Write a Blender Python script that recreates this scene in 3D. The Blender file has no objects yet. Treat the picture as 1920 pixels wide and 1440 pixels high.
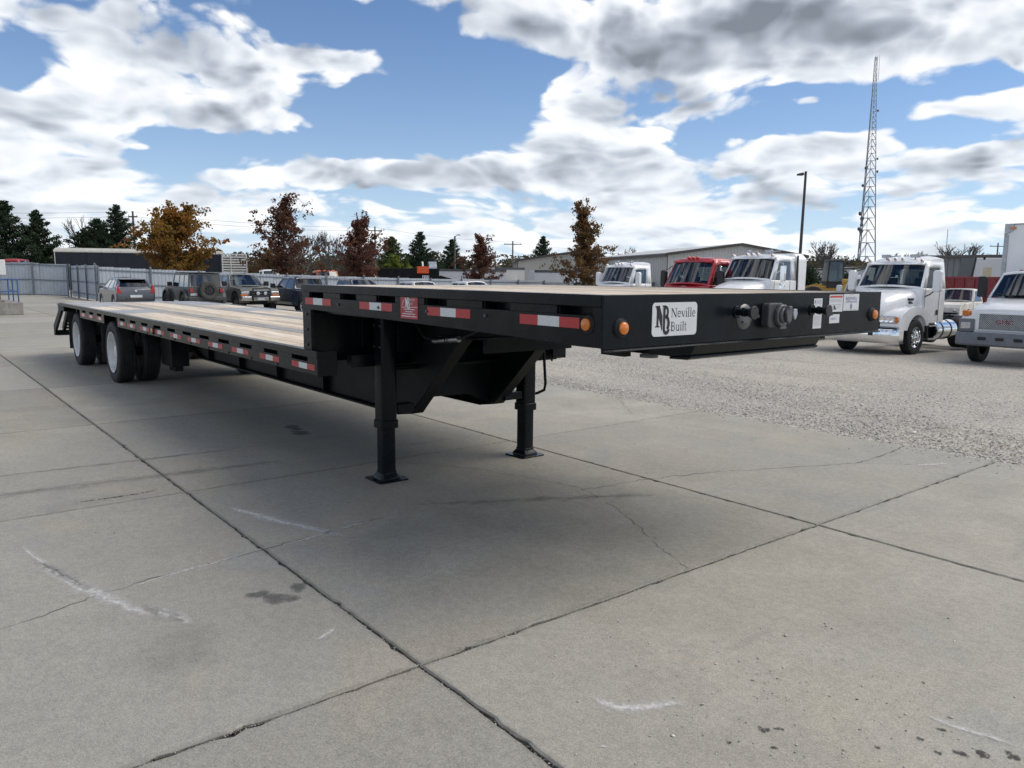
import bpy, bmesh, math, random
import numpy as np
from mathutils import Vector, Matrix

R = math.radians
random.seed(7)
rng = np.random.default_rng(7)
scene = bpy.context.scene
COL = scene.collection

# ------------------------------------------------------------------ camera
cam_data = bpy.data.cameras.new('camera')
cam = bpy.data.objects.new('camera', cam_data)
COL.objects.link(cam)
cam_data.sensor_width = 36.0
cam_data.lens = 1458.58 / 1920 * 36.0
cam_data.clip_start = 0.05
cam_data.clip_end = 6000
cam.matrix_world = (Matrix.Translation((0, 0, 1.677))
                    @ Matrix.Rotation(math.pi / 2 - 0.1387, 4, 'X')
                    @ Matrix.Rotation(0.0095, 4, 'Z'))
scene.camera = cam

# ------------------------------------------------------------------ exposure
vs = scene.view_settings
vs.view_transform = 'Standard'
vs.look = 'None'
vs.exposure = 1.02
vs.gamma = 1.0
vs.use_curve_mapping = False

scene.cycles.max_bounces = 5
scene.cycles.diffuse_bounces = 3
scene.cycles.glossy_bounces = 3
scene.cycles.transparent_max_bounces = 10
scene.cycles.caustics_reflective = False
scene.cycles.caustics_refractive = False

SUN_AZ, SUN_EL = R(84), R(48)      # azimuth measured from +Y towards +X


class NT:
    """small helper that writes node expressions"""
    def __init__(s, tree):
        s.t = tree
        s.L = tree.links

    def node(s, typ, **kw):
        n = s.t.nodes.new(typ)
        for k, v in kw.items():
            setattr(n, k, v)
        return n

    def put(s, sock, val):
        if hasattr(val, 'is_output'):
            s.L.new(val, sock)
        elif val is not None:
            if isinstance(val, (tuple, list)) and len(val) == 3 and sock.type == 'RGBA':
                val = (*val, 1)
            sock.default_value = val

    def m(s, op, a, b=None, c=None, clamp=False):
        n = s.node('ShaderNodeMath', operation=op, use_clamp=clamp)
        s.put(n.inputs[0], a)
        s.put(n.inputs[1], b)
        s.put(n.inputs[2], c)
        return n.outputs[0]

    def v(s, op, a, b=None):
        n = s.node('ShaderNodeVectorMath', operation=op)
        s.put(n.inputs[0], a)
        s.put(n.inputs[1], b)
        return n.outputs['Value'] if op in ('DOT_PRODUCT', 'LENGTH', 'DISTANCE') else n.outputs[0]

    def xyz(s, x, y, z):
        n = s.node('ShaderNodeCombineXYZ')
        for i, q in enumerate((x, y, z)):
            s.put(n.inputs[i], q)
        return n.outputs[0]

    def sep(s, vec):
        n = s.node('ShaderNodeSeparateXYZ')
        s.put(n.inputs[0], vec)
        return n.outputs

    def noise(s, vec, scale, detail=4, rough=0.55, dist=0.0, out=0):
        n = s.node('ShaderNodeTexNoise')
        s.put(n.inputs['Vector'], vec)
        n.inputs['Scale'].default_value = scale
        n.inputs['Detail'].default_value = detail
        n.inputs['Roughness'].default_value = rough
        n.inputs['Distortion'].default_value = dist
        return n.outputs[out]

    def voro(s, vec, scale, out='Distance', feature='F1'):
        n = s.node('ShaderNodeTexVoronoi', feature=feature)
        s.put(n.inputs['Vector'], vec)
        n.inputs['Scale'].default_value = scale
        return n.outputs[out]

    def ramp(s, fac, stops, interp='LINEAR'):
        n = s.node('ShaderNodeValToRGB')
        cr = n.color_ramp
        cr.interpolation = interp
        while len(cr.elements) < len(stops):
            cr.elements.new(0.5)
        for e, (p, c) in zip(cr.elements, stops):
            e.position = p
            e.color = (c, c, c, 1) if isinstance(c, (int, float)) else (*c, 1)
        s.put(n.inputs[0], fac)
        return n.outputs[0]

    def mix(s, fac, a, b, blend='MIX'):
        n = s.node('ShaderNodeMix', data_type='RGBA', blend_type=blend)
        s.put(n.inputs['Factor'], fac)
        s.put(n.inputs['A'], a)
        s.put(n.inputs['B'], b)
        return n.outputs['Result']

    def step(s, x, a, b):
        n = s.node('ShaderNodeMapRange', interpolation_type='SMOOTHSTEP')
        s.put(n.inputs['Value'], x)
        n.inputs['From Min'].default_value = a
        n.inputs['From Max'].default_value = b
        return n.outputs[0]


# ------------------------------------------------------------------ world: blue sky with broken cumulus
world = bpy.data.worlds.new('World')
scene.world = world
world.use_nodes = True
wt = world.node_tree
wt.nodes.clear()
n = NT(wt)
tc = n.node('ShaderNodeTexCoord')
dx, dy, dz = n.sep(n.v('NORMALIZE', tc.outputs['Generated']))
sky = n.node('ShaderNodeTexSky', sky_type='NISHITA')
sky.sun_disc = False
sky.sun_elevation = SUN_EL
sky.sun_rotation = SUN_AZ
sky.altitude = 300
sky.air_density = 1.0
sky.dust_density = 0.35
sky.ozone_density = 1.6
SKY = 0.047
skycol = n.mix(1.0, sky.outputs[0], (SKY * 0.74, SKY * 0.96, SKY * 1.22), 'MULTIPLY')
# cloud layer: the direction is carried onto a flat layer, so clouds flatten towards the horizon
FS = 2.5
COV0 = -0.325  # base cloud cover, raised outside the view to add fill light
up = n.m('MAXIMUM', dz, 0.0)
az = n.m('ARCTAN2', dx, dy)
el = n.m('ARCSINE', dz)
elc = n.m('ADD', n.m('MAXIMUM', el, 0.0), 0.16)
P = n.xyz(n.m('MULTIPLY', dx, 2.7), n.m('MULTIPLY', dy, 2.7), n.m('MULTIPLY', n.m('LOGARITHM', elc, math.e), 1.9))


def sky_noise(vec, *a, out=0):
    o = n.noise(vec, *a, out=out)
    return o


warp = sky_noise(P, 1.6, 2, 0.55, out=1)
Pw = n.v('ADD', P, n.v('SCALE', n.v('SUBTRACT', warp, (0.5, 0.5, 0.5))))
Pw.node.inputs[1].links[0].from_node.inputs['Scale'].default_value = 0.35
big = sky_noise(Pw, 1.1, 1, 0.5)
fine = sky_noise(Pw, FS, 7, 0.57)
fine2 = sky_noise(n.v('ADD', Pw, (0.04, 0.01, 0.10)), FS, 3, 0.5)     # a little higher, towards the sun
soft1 = sky_noise(Pw, FS, 3, 0.5)
vn = n.node('ShaderNodeTexVoronoi', feature='F1')
n.put(vn.inputs['Vector'], Pw)
vn.inputs['Scale'].default_value = 5.0
vn.inputs['Detail'].default_value = 2.0
vn.inputs['Roughness'].default_value = 0.55
puff = n.m('SUBTRACT', 0.42, vn.outputs['Distance'])              # rounded heads
# where this sky has its cloud masses and its blue gaps (azimuth, elevation, half sizes, weight)
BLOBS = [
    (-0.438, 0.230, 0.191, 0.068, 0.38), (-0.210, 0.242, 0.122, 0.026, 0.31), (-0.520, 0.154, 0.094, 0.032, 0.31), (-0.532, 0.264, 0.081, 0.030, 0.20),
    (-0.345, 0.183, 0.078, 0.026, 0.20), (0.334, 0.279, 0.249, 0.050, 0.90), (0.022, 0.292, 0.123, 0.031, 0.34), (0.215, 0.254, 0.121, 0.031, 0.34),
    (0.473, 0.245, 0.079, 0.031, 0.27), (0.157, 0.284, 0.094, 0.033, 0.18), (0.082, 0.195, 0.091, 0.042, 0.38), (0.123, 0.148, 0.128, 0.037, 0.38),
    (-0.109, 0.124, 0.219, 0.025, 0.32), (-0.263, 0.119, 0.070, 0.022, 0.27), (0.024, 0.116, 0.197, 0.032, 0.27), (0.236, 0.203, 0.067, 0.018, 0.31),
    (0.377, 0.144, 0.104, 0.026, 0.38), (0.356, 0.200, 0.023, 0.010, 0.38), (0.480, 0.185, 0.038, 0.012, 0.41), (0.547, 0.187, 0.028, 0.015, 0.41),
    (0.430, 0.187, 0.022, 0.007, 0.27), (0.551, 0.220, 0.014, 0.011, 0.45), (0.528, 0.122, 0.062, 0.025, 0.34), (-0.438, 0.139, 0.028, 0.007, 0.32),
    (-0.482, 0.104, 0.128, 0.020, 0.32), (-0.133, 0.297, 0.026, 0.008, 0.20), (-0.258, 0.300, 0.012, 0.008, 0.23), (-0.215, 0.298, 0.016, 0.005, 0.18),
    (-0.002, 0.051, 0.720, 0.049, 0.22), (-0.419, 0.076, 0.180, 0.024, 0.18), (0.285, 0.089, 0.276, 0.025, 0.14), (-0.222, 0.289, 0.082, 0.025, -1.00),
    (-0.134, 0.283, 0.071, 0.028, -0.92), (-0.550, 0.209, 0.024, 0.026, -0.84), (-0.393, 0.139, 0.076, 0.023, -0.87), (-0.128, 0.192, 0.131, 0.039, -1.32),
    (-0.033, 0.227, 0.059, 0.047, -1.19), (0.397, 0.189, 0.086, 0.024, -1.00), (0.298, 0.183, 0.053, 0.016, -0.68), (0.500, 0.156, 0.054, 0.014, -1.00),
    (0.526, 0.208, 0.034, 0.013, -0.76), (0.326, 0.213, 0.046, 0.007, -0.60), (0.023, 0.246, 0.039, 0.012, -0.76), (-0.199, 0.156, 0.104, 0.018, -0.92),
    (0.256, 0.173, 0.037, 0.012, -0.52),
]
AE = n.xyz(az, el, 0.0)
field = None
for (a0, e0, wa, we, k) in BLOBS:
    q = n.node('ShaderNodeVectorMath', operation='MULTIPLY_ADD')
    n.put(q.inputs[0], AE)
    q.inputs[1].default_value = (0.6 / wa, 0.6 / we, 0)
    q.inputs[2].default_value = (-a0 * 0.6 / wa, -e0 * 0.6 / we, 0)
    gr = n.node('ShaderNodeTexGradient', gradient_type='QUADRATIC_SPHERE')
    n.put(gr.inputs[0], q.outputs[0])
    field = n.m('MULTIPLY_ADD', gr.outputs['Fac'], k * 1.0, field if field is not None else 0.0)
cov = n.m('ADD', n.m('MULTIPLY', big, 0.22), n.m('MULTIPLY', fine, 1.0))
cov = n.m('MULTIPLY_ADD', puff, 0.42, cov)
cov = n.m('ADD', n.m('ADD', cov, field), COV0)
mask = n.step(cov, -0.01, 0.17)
thick = n.m('MULTIPLY_ADD', n.m('SUBTRACT', soft1, fine), 0.5, n.step(cov, 0.05, 0.74))
lit = n.m('MULTIPLY', n.m('SUBTRACT', soft1, fine2), n.m('MULTIPLY_ADD', thick, -1.2, 3.4))          # top edges turned to the sun
tone = n.m('ADD', n.m('ADD', n.m('MULTIPLY', thick, -0.66), lit), 0.74, clamp=True)
ccol = n.ramp(tone, [(0.0, (0.10, 0.115, 0.14)), (0.30, (0.235, 0.26, 0.30)), (0.62, (0.42, 0.44, 0.47)), (0.85, (0.52, 0.525, 0.525)), (1.0, (0.59, 0.585, 0.57))])
ccol = n.mix(n.m('MULTIPLY', n.m('EXPONENT', n.m('MULTIPLY', up, -9.0)), 0.55), ccol, (0.47, 0.51, 0.55))
haze = n.m('MULTIPLY', n.m('EXPONENT', n.m('MULTIPLY', up, -9.0)), 0.85)
base = n.mix(haze, skycol, (0.38, 0.45, 0.54))
full = n.mix(n.m('MULTIPLY', mask, n.step(dz, -0.02, 0.015)), base, ccol)
bg = n.node('ShaderNodeBackground')
n.put(bg.inputs['Color'], full)
bg.inputs['Strength'].default_value = 1.0
out = n.node('ShaderNodeOutputWorld')
n.L.new(bg.outputs[0], out.inputs[0])

world.cycles.sampling_method = 'MANUAL'
world.cycles.sample_map_resolution = 256

# ------------------------------------------------------------------ the sun, softened by thin cloud
sun_data = bpy.data.lights.new('sun', 'SUN')
sun_data.energy = 1.5
sun_data.angle = R(46)
sun_data.color = (1.0, 0.93, 0.82)
sun = bpy.data.objects.new('sun', sun_data)
COL.objects.link(sun)
sd = Vector((math.sin(SUN_AZ) * math.cos(SUN_EL), math.cos(SUN_AZ) * math.cos(SUN_EL), math.sin(SUN_EL)))
sun.rotation_euler = sd.to_track_quat('Z', 'Y').to_euler()
sun.location = (30, 30, 40)

# ------------------------------------------------------------------ helpers
HEAD = 2.2452
OX, OY = 0.4138, 3.596
REAR = (math.cos(HEAD), math.sin(HEAD))
LEFT = (REAR[1], -REAR[0])


def lot(u, v):
    """yard grid: u along the trailer towards its rear, v across to its far side"""
    return (OX + REAR[0] * u + LEFT[0] * v, OY + REAR[1] * u + LEFT[1] * v)


def terr_v(v):
    return 0.0 if v < 5.4 else -0.95 * (1 - math.exp(-(v - 5.4) * 0.05 / 0.95))


def terr(x, y):
    return terr_v((x - OX) * LEFT[0] + (y - OY) * LEFT[1])


def tag(o, label=None, cat=None, group=None, kind=None):
    if label: o['label'] = label
    if cat: o['category'] = cat
    if group: o['group'] = group
    if kind: o['kind'] = kind
    return o


def thing(name, label, cat, loc=(0, 0, 0), rotz=0.0, group=None):
    o = bpy.data.objects.new(name, None)
    o.empty_display_size = 0.2
    COL.objects.link(o)
    o.location = loc
    o.rotation_euler = (0, 0, rotz)
    return tag(o, label, cat, group)


class MB:
    """mesh builder: several shapes joined into one mesh for one part"""
    def __init__(s, flip=False):
        s.v, s.f, s.m, s.mi, s.flip = [], [], [], 0, flip

    def add(s, vs, fs):
        b = len(s.v)
        if s.flip:
            s.v += [(p[0], -p[1], p[2]) for p in vs]
        else:
            s.v += [(p[0], p[1], p[2]) for p in vs]
        s.f += [tuple(b + i for i in f) for f in fs]
        s.m += [s.mi] * len(fs)
        return s

    def box(s, x0, x1, y0, y1, z0, z1):
        v = [(x, y, z) for x in (x0, x1) for y in (y0, y1) for z in (z0, z1)]
        return s.add(v, [(0, 1, 3, 2), (4, 6, 7, 5), (0, 4, 5, 1), (2, 3, 7, 6), (0, 2, 6, 4), (1, 5, 7, 3)])

    def prism(s, poly, axis, a, b):
        """extrude a 2D outline; axis y: (x,z), axis x: (y,z), axis z: (x,y)"""
        def mk(p, t):
            return (p[0], t, p[1]) if axis == 'y' else (t, p[0], p[1]) if axis == 'x' else (p[0], p[1], t)
        k = len(poly)
        v = [mk(p, a) for p in poly] + [mk(p, b) for p in poly]
        f = [tuple(range(k)), tuple(range(2 * k - 1, k - 1, -1))]
        f += [(i, (i + 1) % k, k + (i + 1) % k, k + i) for i in range(k)]
        return s.add(v, f)

    def tprism(s, poly, a, b, poly2):
        """like prism along y, with another outline at the far end"""
        k = len(poly)
        v = [(p[0], a, p[1]) for p in poly] + [(p[0], b, p[1]) for p in poly2]
        f = [tuple(range(k)), tuple(range(2 * k - 1, k - 1, -1))]
        f += [(i, (i + 1) % k, k + (i + 1) % k, k + i) for i in range(k)]
        return s.add(v, f)

    def cyl(s, p0, p1, r0, r1=None, n=12, caps=True):
        r1 = r0 if r1 is None else r1
        p0, p1 = Vector(p0), Vector(p1)
        d = (p1 - p0).normalized()
        a = d.orthogonal().normalized()
        b = d.cross(a)
        v, f = [], []
        for p, r in ((p0, r0), (p1, r1)):
            for i in range(n):
                t = 2 * math.pi * i / n
                v.append(p + a * math.cos(t) * r + b * math.sin(t) * r)
        f = [(i, (i + 1) % n, n + (i + 1) % n, n + i) for i in range(n)]
        if caps:
            f += [tuple(range(n - 1, -1, -1)), tuple(range(n, 2 * n))]
        return s.add(v, f)

    def tube(s, pts, r, n=6):
        pts = [Vector(p) for p in pts]
        v, f = [], []
        for i, p in enumerate(pts):
            d = (pts[min(i + 1, len(pts) - 1)] - pts[max(i - 1, 0)]).normalized()
            a = d.cross(Vector((0.13, 0.21, 0.97))).normalized()
            if a.length < 0.1: a = d.orthogonal().normalized()
            b = d.cross(a)
            for k in range(n):
                t = 2 * math.pi * k / n
                v.append(p + a * math.cos(t) * r + b * math.sin(t) * r)
        for i in range(len(pts) - 1):
            f += [(i * n + k, i * n + (k + 1) % n, (i + 1) * n + (k + 1) % n, (i + 1) * n + k) for k in range(n)]
        f += [tuple(range(n - 1, -1, -1)), tuple(range((len(pts) - 1) * n, len(pts) * n))]
        return s.add(v, f)

    def beam(s, p0, p1, w, h, up=(0, 0, 1)):
        """rectangular bar from p0 to p1"""
        p0, p1 = Vector(p0), Vector(p1)
        d = (p1 - p0).normalized()
        a = d.cross(Vector(up))
        a = a.normalized() if a.length > 1e-4 else d.orthogonal().normalized()
        b = a.cross(d)
        v = [p + a * sa * w / 2 + b * sb * h / 2 for p in (p0, p1) for sa, sb in ((-1, -1), (1, -1), (1, 1), (-1, 1))]
        return s.add(v, [(0, 1, 2, 3), (7, 6, 5, 4), (0, 4, 5, 1), (1, 5, 6, 2), (2, 6, 7, 3), (3, 7, 4, 0)])

    def lathe(s, prof, c=(0, 0, 0), n=32, axis='y', closed=False):
        """prof: (radius, offset along the axis)"""
        v, f = [], []
        k = len(prof)
        for i in range(n):
            t = 2 * math.pi * i / n
            ca, sa = math.cos(t), math.sin(t)
            for r, o in prof:
                q = (r * ca, o, r * sa) if axis == 'y' else (o, r * ca, r * sa) if axis == 'x' else (r * ca, r * sa, o)
                v.append((c[0] + q[0], c[1] + q[1], c[2] + q[2]))
        for i in range(n):
            j = (i + 1) % n
            for q in range(k if closed else k - 1):
                q2 = (q + 1) % k
                f.append((i * k + q, i * k + q2, j * k + q2, j * k + q))
        return s.add(v, f)

    def loft(s, secs, cap=True):
        """secs: list of equally long closed rings of 3D points"""
        k = len(secs[0])
        v = [p for q in secs for p in q]
        f = []
        for i in range(len(secs) - 1):
            f += [(i * k + a, i * k + (a + 1) % k, (i + 1) * k + (a + 1) % k, (i + 1) * k + a) for a in range(k)]
        if cap:
            f += [tuple(range(k - 1, -1, -1)), tuple(range((len(secs) - 1) * k, len(secs) * k))]
        return s.add(v, f)

    def patch(s, q, bulge=0.0, hole=None, nx=6, nz=2, centre=(0, 0, 1.5), off=0.0, only=None):
        """bulged four-sided panel, with a rectangular opening, or only the piece inside it"""
        q = [Vector(p) for p in q]
        nrm = (q[1] - q[0]).cross(q[3] - q[0]).normalized()
        cen = (q[0] + q[1] + q[2] + q[3]) / 4
        if nrm.dot(cen - Vector(centre)) < 0: nrm = -nrm
        S = [i / nx for i in range(nx + 1)]
        T = [i / nz for i in range(nz + 1)]
        h = hole or only
        if h:
            S = sorted(set([round(x, 4) for x in S if abs(x - h[0]) > 0.03 and abs(x - h[1]) > 0.03] + [h[0], h[1]]))
            T = sorted(set([round(x, 4) for x in T if abs(x - h[2]) > 0.05 and abs(x - h[3]) > 0.05] + [h[2], h[3]]))
        if only:
            S = [x for x in S if h[0] <= x <= h[1]]
            T = [x for x in T if h[2] <= x <= h[3]]

        def pt(a, b):
            p = (q[0] * (1 - a) + q[1] * a) * (1 - b) + (q[3] * (1 - a) + q[2] * a) * b
            return p + nrm * (bulge * (1 - (2 * a - 1) ** 2) + off)
        v = [pt(a, b) for b in T for a in S]
        f = []
        w = len(S)
        for j in range(len(T) - 1):
            for i in range(w - 1):
                a, b = (S[i] + S[i + 1]) / 2, (T[j] + T[j + 1]) / 2
                if hole and hole[0] < a < hole[1] and hole[2] < b < hole[3]: continue
                f.append((j * w + i, j * w + i + 1, (j + 1) * w + i + 1, (j + 1) * w + i))
        # orientation
        if f:
            a, b, c = (Vector(v[k]) for k in f[0][:3])
            if (b - a).cross(c - b).dot(nrm) < 0:
                f = [t[::-1] for t in f]
        return s.add(v, f)

    def mesh(s, name, mats, smooth=35, recalc=True):
        me = bpy.data.meshes.new(name)
        me.from_pydata(s.v, [], s.f)
        for m in (mats if isinstance(mats, (list, tuple)) else [mats]):
            me.materials.append(m)
        if len(set(s.m)) > 1:
            me.polygons.foreach_set('material_index', s.m)
        if recalc:
            bm = bmesh.new()
            bm.from_mesh(me)
            bmesh.ops.recalc_face_normals(bm, faces=bm.faces)
            bm.to_mesh(me)
            bm.free()
        if smooth:
            me.shade_smooth()
            me.set_sharp_from_angle(angle=R(smooth))
        me.update()
        return me

    def build(s, name, mats, parent=None, smooth=35, bevel=0.0, seg=2, solid=0.0, recalc=True, loc=None, rot=None, mofs=0, sub=0):
        o = bpy.data.objects.new(name, s.mesh(name, mats, smooth, recalc))
        COL.objects.link(o)
        if parent is not None: o.parent = parent
        if loc: o.location = loc
        if rot: o.rotation_euler = rot
        if solid:
            md = o.modifiers.new('solid', 'SOLIDIFY')
            md.thickness = solid
            md.offset = -1
            md.material_offset = mofs
            md.material_offset_rim = 0
        if sub:
            md = o.modifiers.new('sub', 'SUBSURF')
            md.levels = md.render_levels = sub
        if bevel:
            md = o.modifiers.new('bevel', 'BEVEL')
            md.width = bevel
            md.segments = seg
            md.limit_method = 'ANGLE'
            md.angle_limit = R(40)
        return o


def share(src, name, parent, loc=None, rot=None, scale=None):
    o = src.copy()
    o.name = name
    COL.objects.link(o)
    o.parent = parent
    if loc is not None: o.location = loc
    if rot is not None: o.rotation_euler = rot
    if scale is not None: o.scale = scale
    return o


def copy_tree(o, parent=None):
    c = o.copy()
    COL.objects.link(c)
    c.parent = parent
    for ch in list(o.children):
        copy_tree(ch, c)
    return c


# ------------------------------------------------------------------ materials
MATS = {}


def mat(name, col, rough=0.5, metal=0.0, var=0.12, scale=4.0, bump=0.0, bscale=40.0, coat=0.0, dirt=0.0,
        dirtcol=(0.16, 0.14, 0.12), spec=0.5, rvar=0.1):
    if name in MATS: return MATS[name]
    m = bpy.data.materials.new(name)
    m.use_nodes = True
    t = m.node_tree
    b = t.nodes['Principled BSDF']
    k = NT(t)
    co = k.node('ShaderNodeTexCoord').outputs['Object']
    c = col
    if var:
        f = k.noise(co, scale, 5, 0.6)
        lo = tuple(max(0, x * (1 - var)) for x in col)
        hi = tuple(x * (1 + var) for x in col)
        c = k.mix(k.step(f, 0.3, 0.7), lo, hi)
    if dirt:
        f2 = k.noise(co, scale * 0.6, 7, 0.68, 0.4)
        c = k.mix(k.m('MULTIPLY', k.step(f2, 0.48, 0.72), dirt), c, dirtcol)
    k.put(b.inputs['Base Color'], c)
    if rvar:
        k.put(b.inputs['Roughness'], k.m('ADD', k.m('MULTIPLY', k.m('SUBTRACT', k.noise(co, scale * 2.3, 4, 0.6), 0.5), rvar * 2), rough, clamp=True))
    else:
        b.inputs['Roughness'].default_value = rough
    b.inputs['Metallic'].default_value = metal
    b.inputs['Specular IOR Level'].default_value = spec
    if coat:
        b.inputs['Coat Weight'].default_value = coat
        b.inputs['Coat Roughness'].default_value = 0.06
    if bump:
        bn = k.node('ShaderNodeBump')
        bn.inputs['Strength'].default_value = bump
        bn.inputs['Distance'].default_value = 0.01
        k.put(bn.inputs['Height'], k.noise(co, bscale, 4, 0.6))
        k.L.new(bn.outputs[0], b.inputs['Normal'])
    MATS[name] = m
    return m


def paint(name, col, rough=0.28, coat=0.6, dirt=0.12, var=0.05):
    return mat('paint_' + name, col, rough, 0.0, var, 2.0, coat=coat, dirt=dirt, dirtcol=(0.22, 0.20, 0.17), rvar=0.08)


def emis(name, col, lens=0.3):
    return mat(name, col, 0.22, 0.0, 0.1, 30, spec=0.6)


def glass_mat(name, tint, refl=1.0):
    if name in MATS: return MATS[name]
    m = bpy.data.materials.new(name)
    m.use_nodes = True
    t = m.node_tree
    t.nodes.clear()
    k = NT(t)
    fr = k.node('ShaderNodeFresnel')
    fr.inputs['IOR'].default_value = 1.55
    tr = k.node('ShaderNodeBsdfTransparent')
    k.put(tr.inputs[0], tint)
    gl = k.node('ShaderNodeBsdfGlossy')
    gl.inputs['Roughness'].default_value = 0.03
    gl.inputs['Color'].default_value = (0.95 * refl, 0.97 * refl, refl, 1)
    mx = k.node('ShaderNodeMixShader')
    k.put(mx.inputs[0], k.m('ADD', k.m('MULTIPLY', fr.outputs[0], 1.5), 0.02, clamp=True))
    k.L.new(tr.outputs[0], mx.inputs[1])
    k.L.new(gl.outputs[0], mx.inputs[2])
    o = k.node('ShaderNodeOutputMaterial')
    k.L.new(mx.outputs[0], o.inputs[0])
    MATS[name] = m
    return m


BLACK = mat('black_enamel', (0.0052, 0.0078, 0.0108), 0.26, 0, 0.25, 3.0, bump=0.35, bscale=2.6, dirt=0.4, dirtcol=(0.026, 0.026, 0.025), coat=0.0, spec=0.17)
BLACK2 = mat('black_frame_paint', (0.0065, 0.008, 0.0095), 0.5, 0, 0.25, 3.0, bump=0.06, bscale=60, dirt=0.5, dirtcol=(0.024, 0.023, 0.021), spec=0.2)
RUBBER = mat('tyre_rubber', (0.016, 0.016, 0.017), 0.75, 0, 0.25, 8.0, bump=0.1, bscale=60, dirt=0.5, dirtcol=(0.05, 0.047, 0.043))
DARK = mat('dark_interior', (0.022, 0.022, 0.024), 0.8)
CHROME = mat('chrome', (0.78, 0.79, 0.80), 0.08, 1.0, 0.05, 3.0, rvar=0.03)
ALU = mat('brushed_aluminium', (0.62, 0.63, 0.65), 0.28, 1.0, 0.1, 6.0)
GALV = mat('galvanised_steel', (0.42, 0.44, 0.46), 0.42, 0.7, 0.15, 5.0)
STEELG = mat('grey_steel', (0.12, 0.122, 0.125), 0.36, 0.6, 0.2, 5.0)
WHITEP = mat('white_steel_paint', (0.68, 0.68, 0.66), 0.42, 0, 0.08, 6.0, dirt=0.6, dirtcol=(0.36, 0.33, 0.29))
RED_R = mat('reflector_red', (0.42, 0.028, 0.03), 0.35, 0, 0.12, 60, bump=0.1, bscale=300)
WHT_R = mat('reflector_white', (0.62, 0.64, 0.64), 0.35, 0, 0.08, 60, bump=0.1, bscale=300)
AMBER = mat('amber_lens', (0.62, 0.17, 0.015), 0.2, 0, 0.15, 60, coat=0.6)
REDLENS = mat('red_lens', (0.42, 0.012, 0.015), 0.15, 0, 0.1, 20, coat=0.8)
CLEARLENS = mat('clear_lens', (0.55, 0.57, 0.6), 0.08, 0.6, 0.25, 30)
INK = mat('black_ink', (0.012, 0.012, 0.013), 0.4, 0, 0)
INKB = mat('blue_ink', (0.02, 0.025, 0.16), 0.4, 0, 0)
INKR = mat('red_ink', (0.45, 0.06, 0.04), 0.4, 0, 0)
INKG = mat('grey_ink', (0.28, 0.28, 0.30), 0.5, 0, 0)
INKW = mat('white_ink', (0.75, 0.75, 0.75), 0.5, 0, 0)
PAPER = mat('white_sticker', (0.60, 0.61, 0.63), 0.35, 0, 0.05, 9)
STICKR = mat('red_sticker', (0.36, 0.025, 0.035), 0.35, 0, 0.1, 9)
PLAST = mat('grey_plastic', (0.045, 0.047, 0.05), 0.5, 0, 0.15, 12)
GLASS = glass_mat('window_glass', (0.50, 0.56, 0.55))
GLASSD = glass_mat('tinted_glass', (0.10, 0.11, 0.12))
GLASSM = glass_mat('grey_glass', (0.30, 0.34, 0.35))
# ------------------------------------------------------------------ ground materials
def uv_coords(k):
    """position on the yard grid, in metres"""
    p = k.node('ShaderNodeNewGeometry').outputs['Position']
    q = k.v('SUBTRACT', p, (OX, OY, 0))
    u = k.v('DOT_PRODUCT', q, (REAR[0], REAR[1], 0))
    v = k.v('DOT_PRODUCT', q, (LEFT[0], LEFT[1], 0))
    return p, u, v


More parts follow.
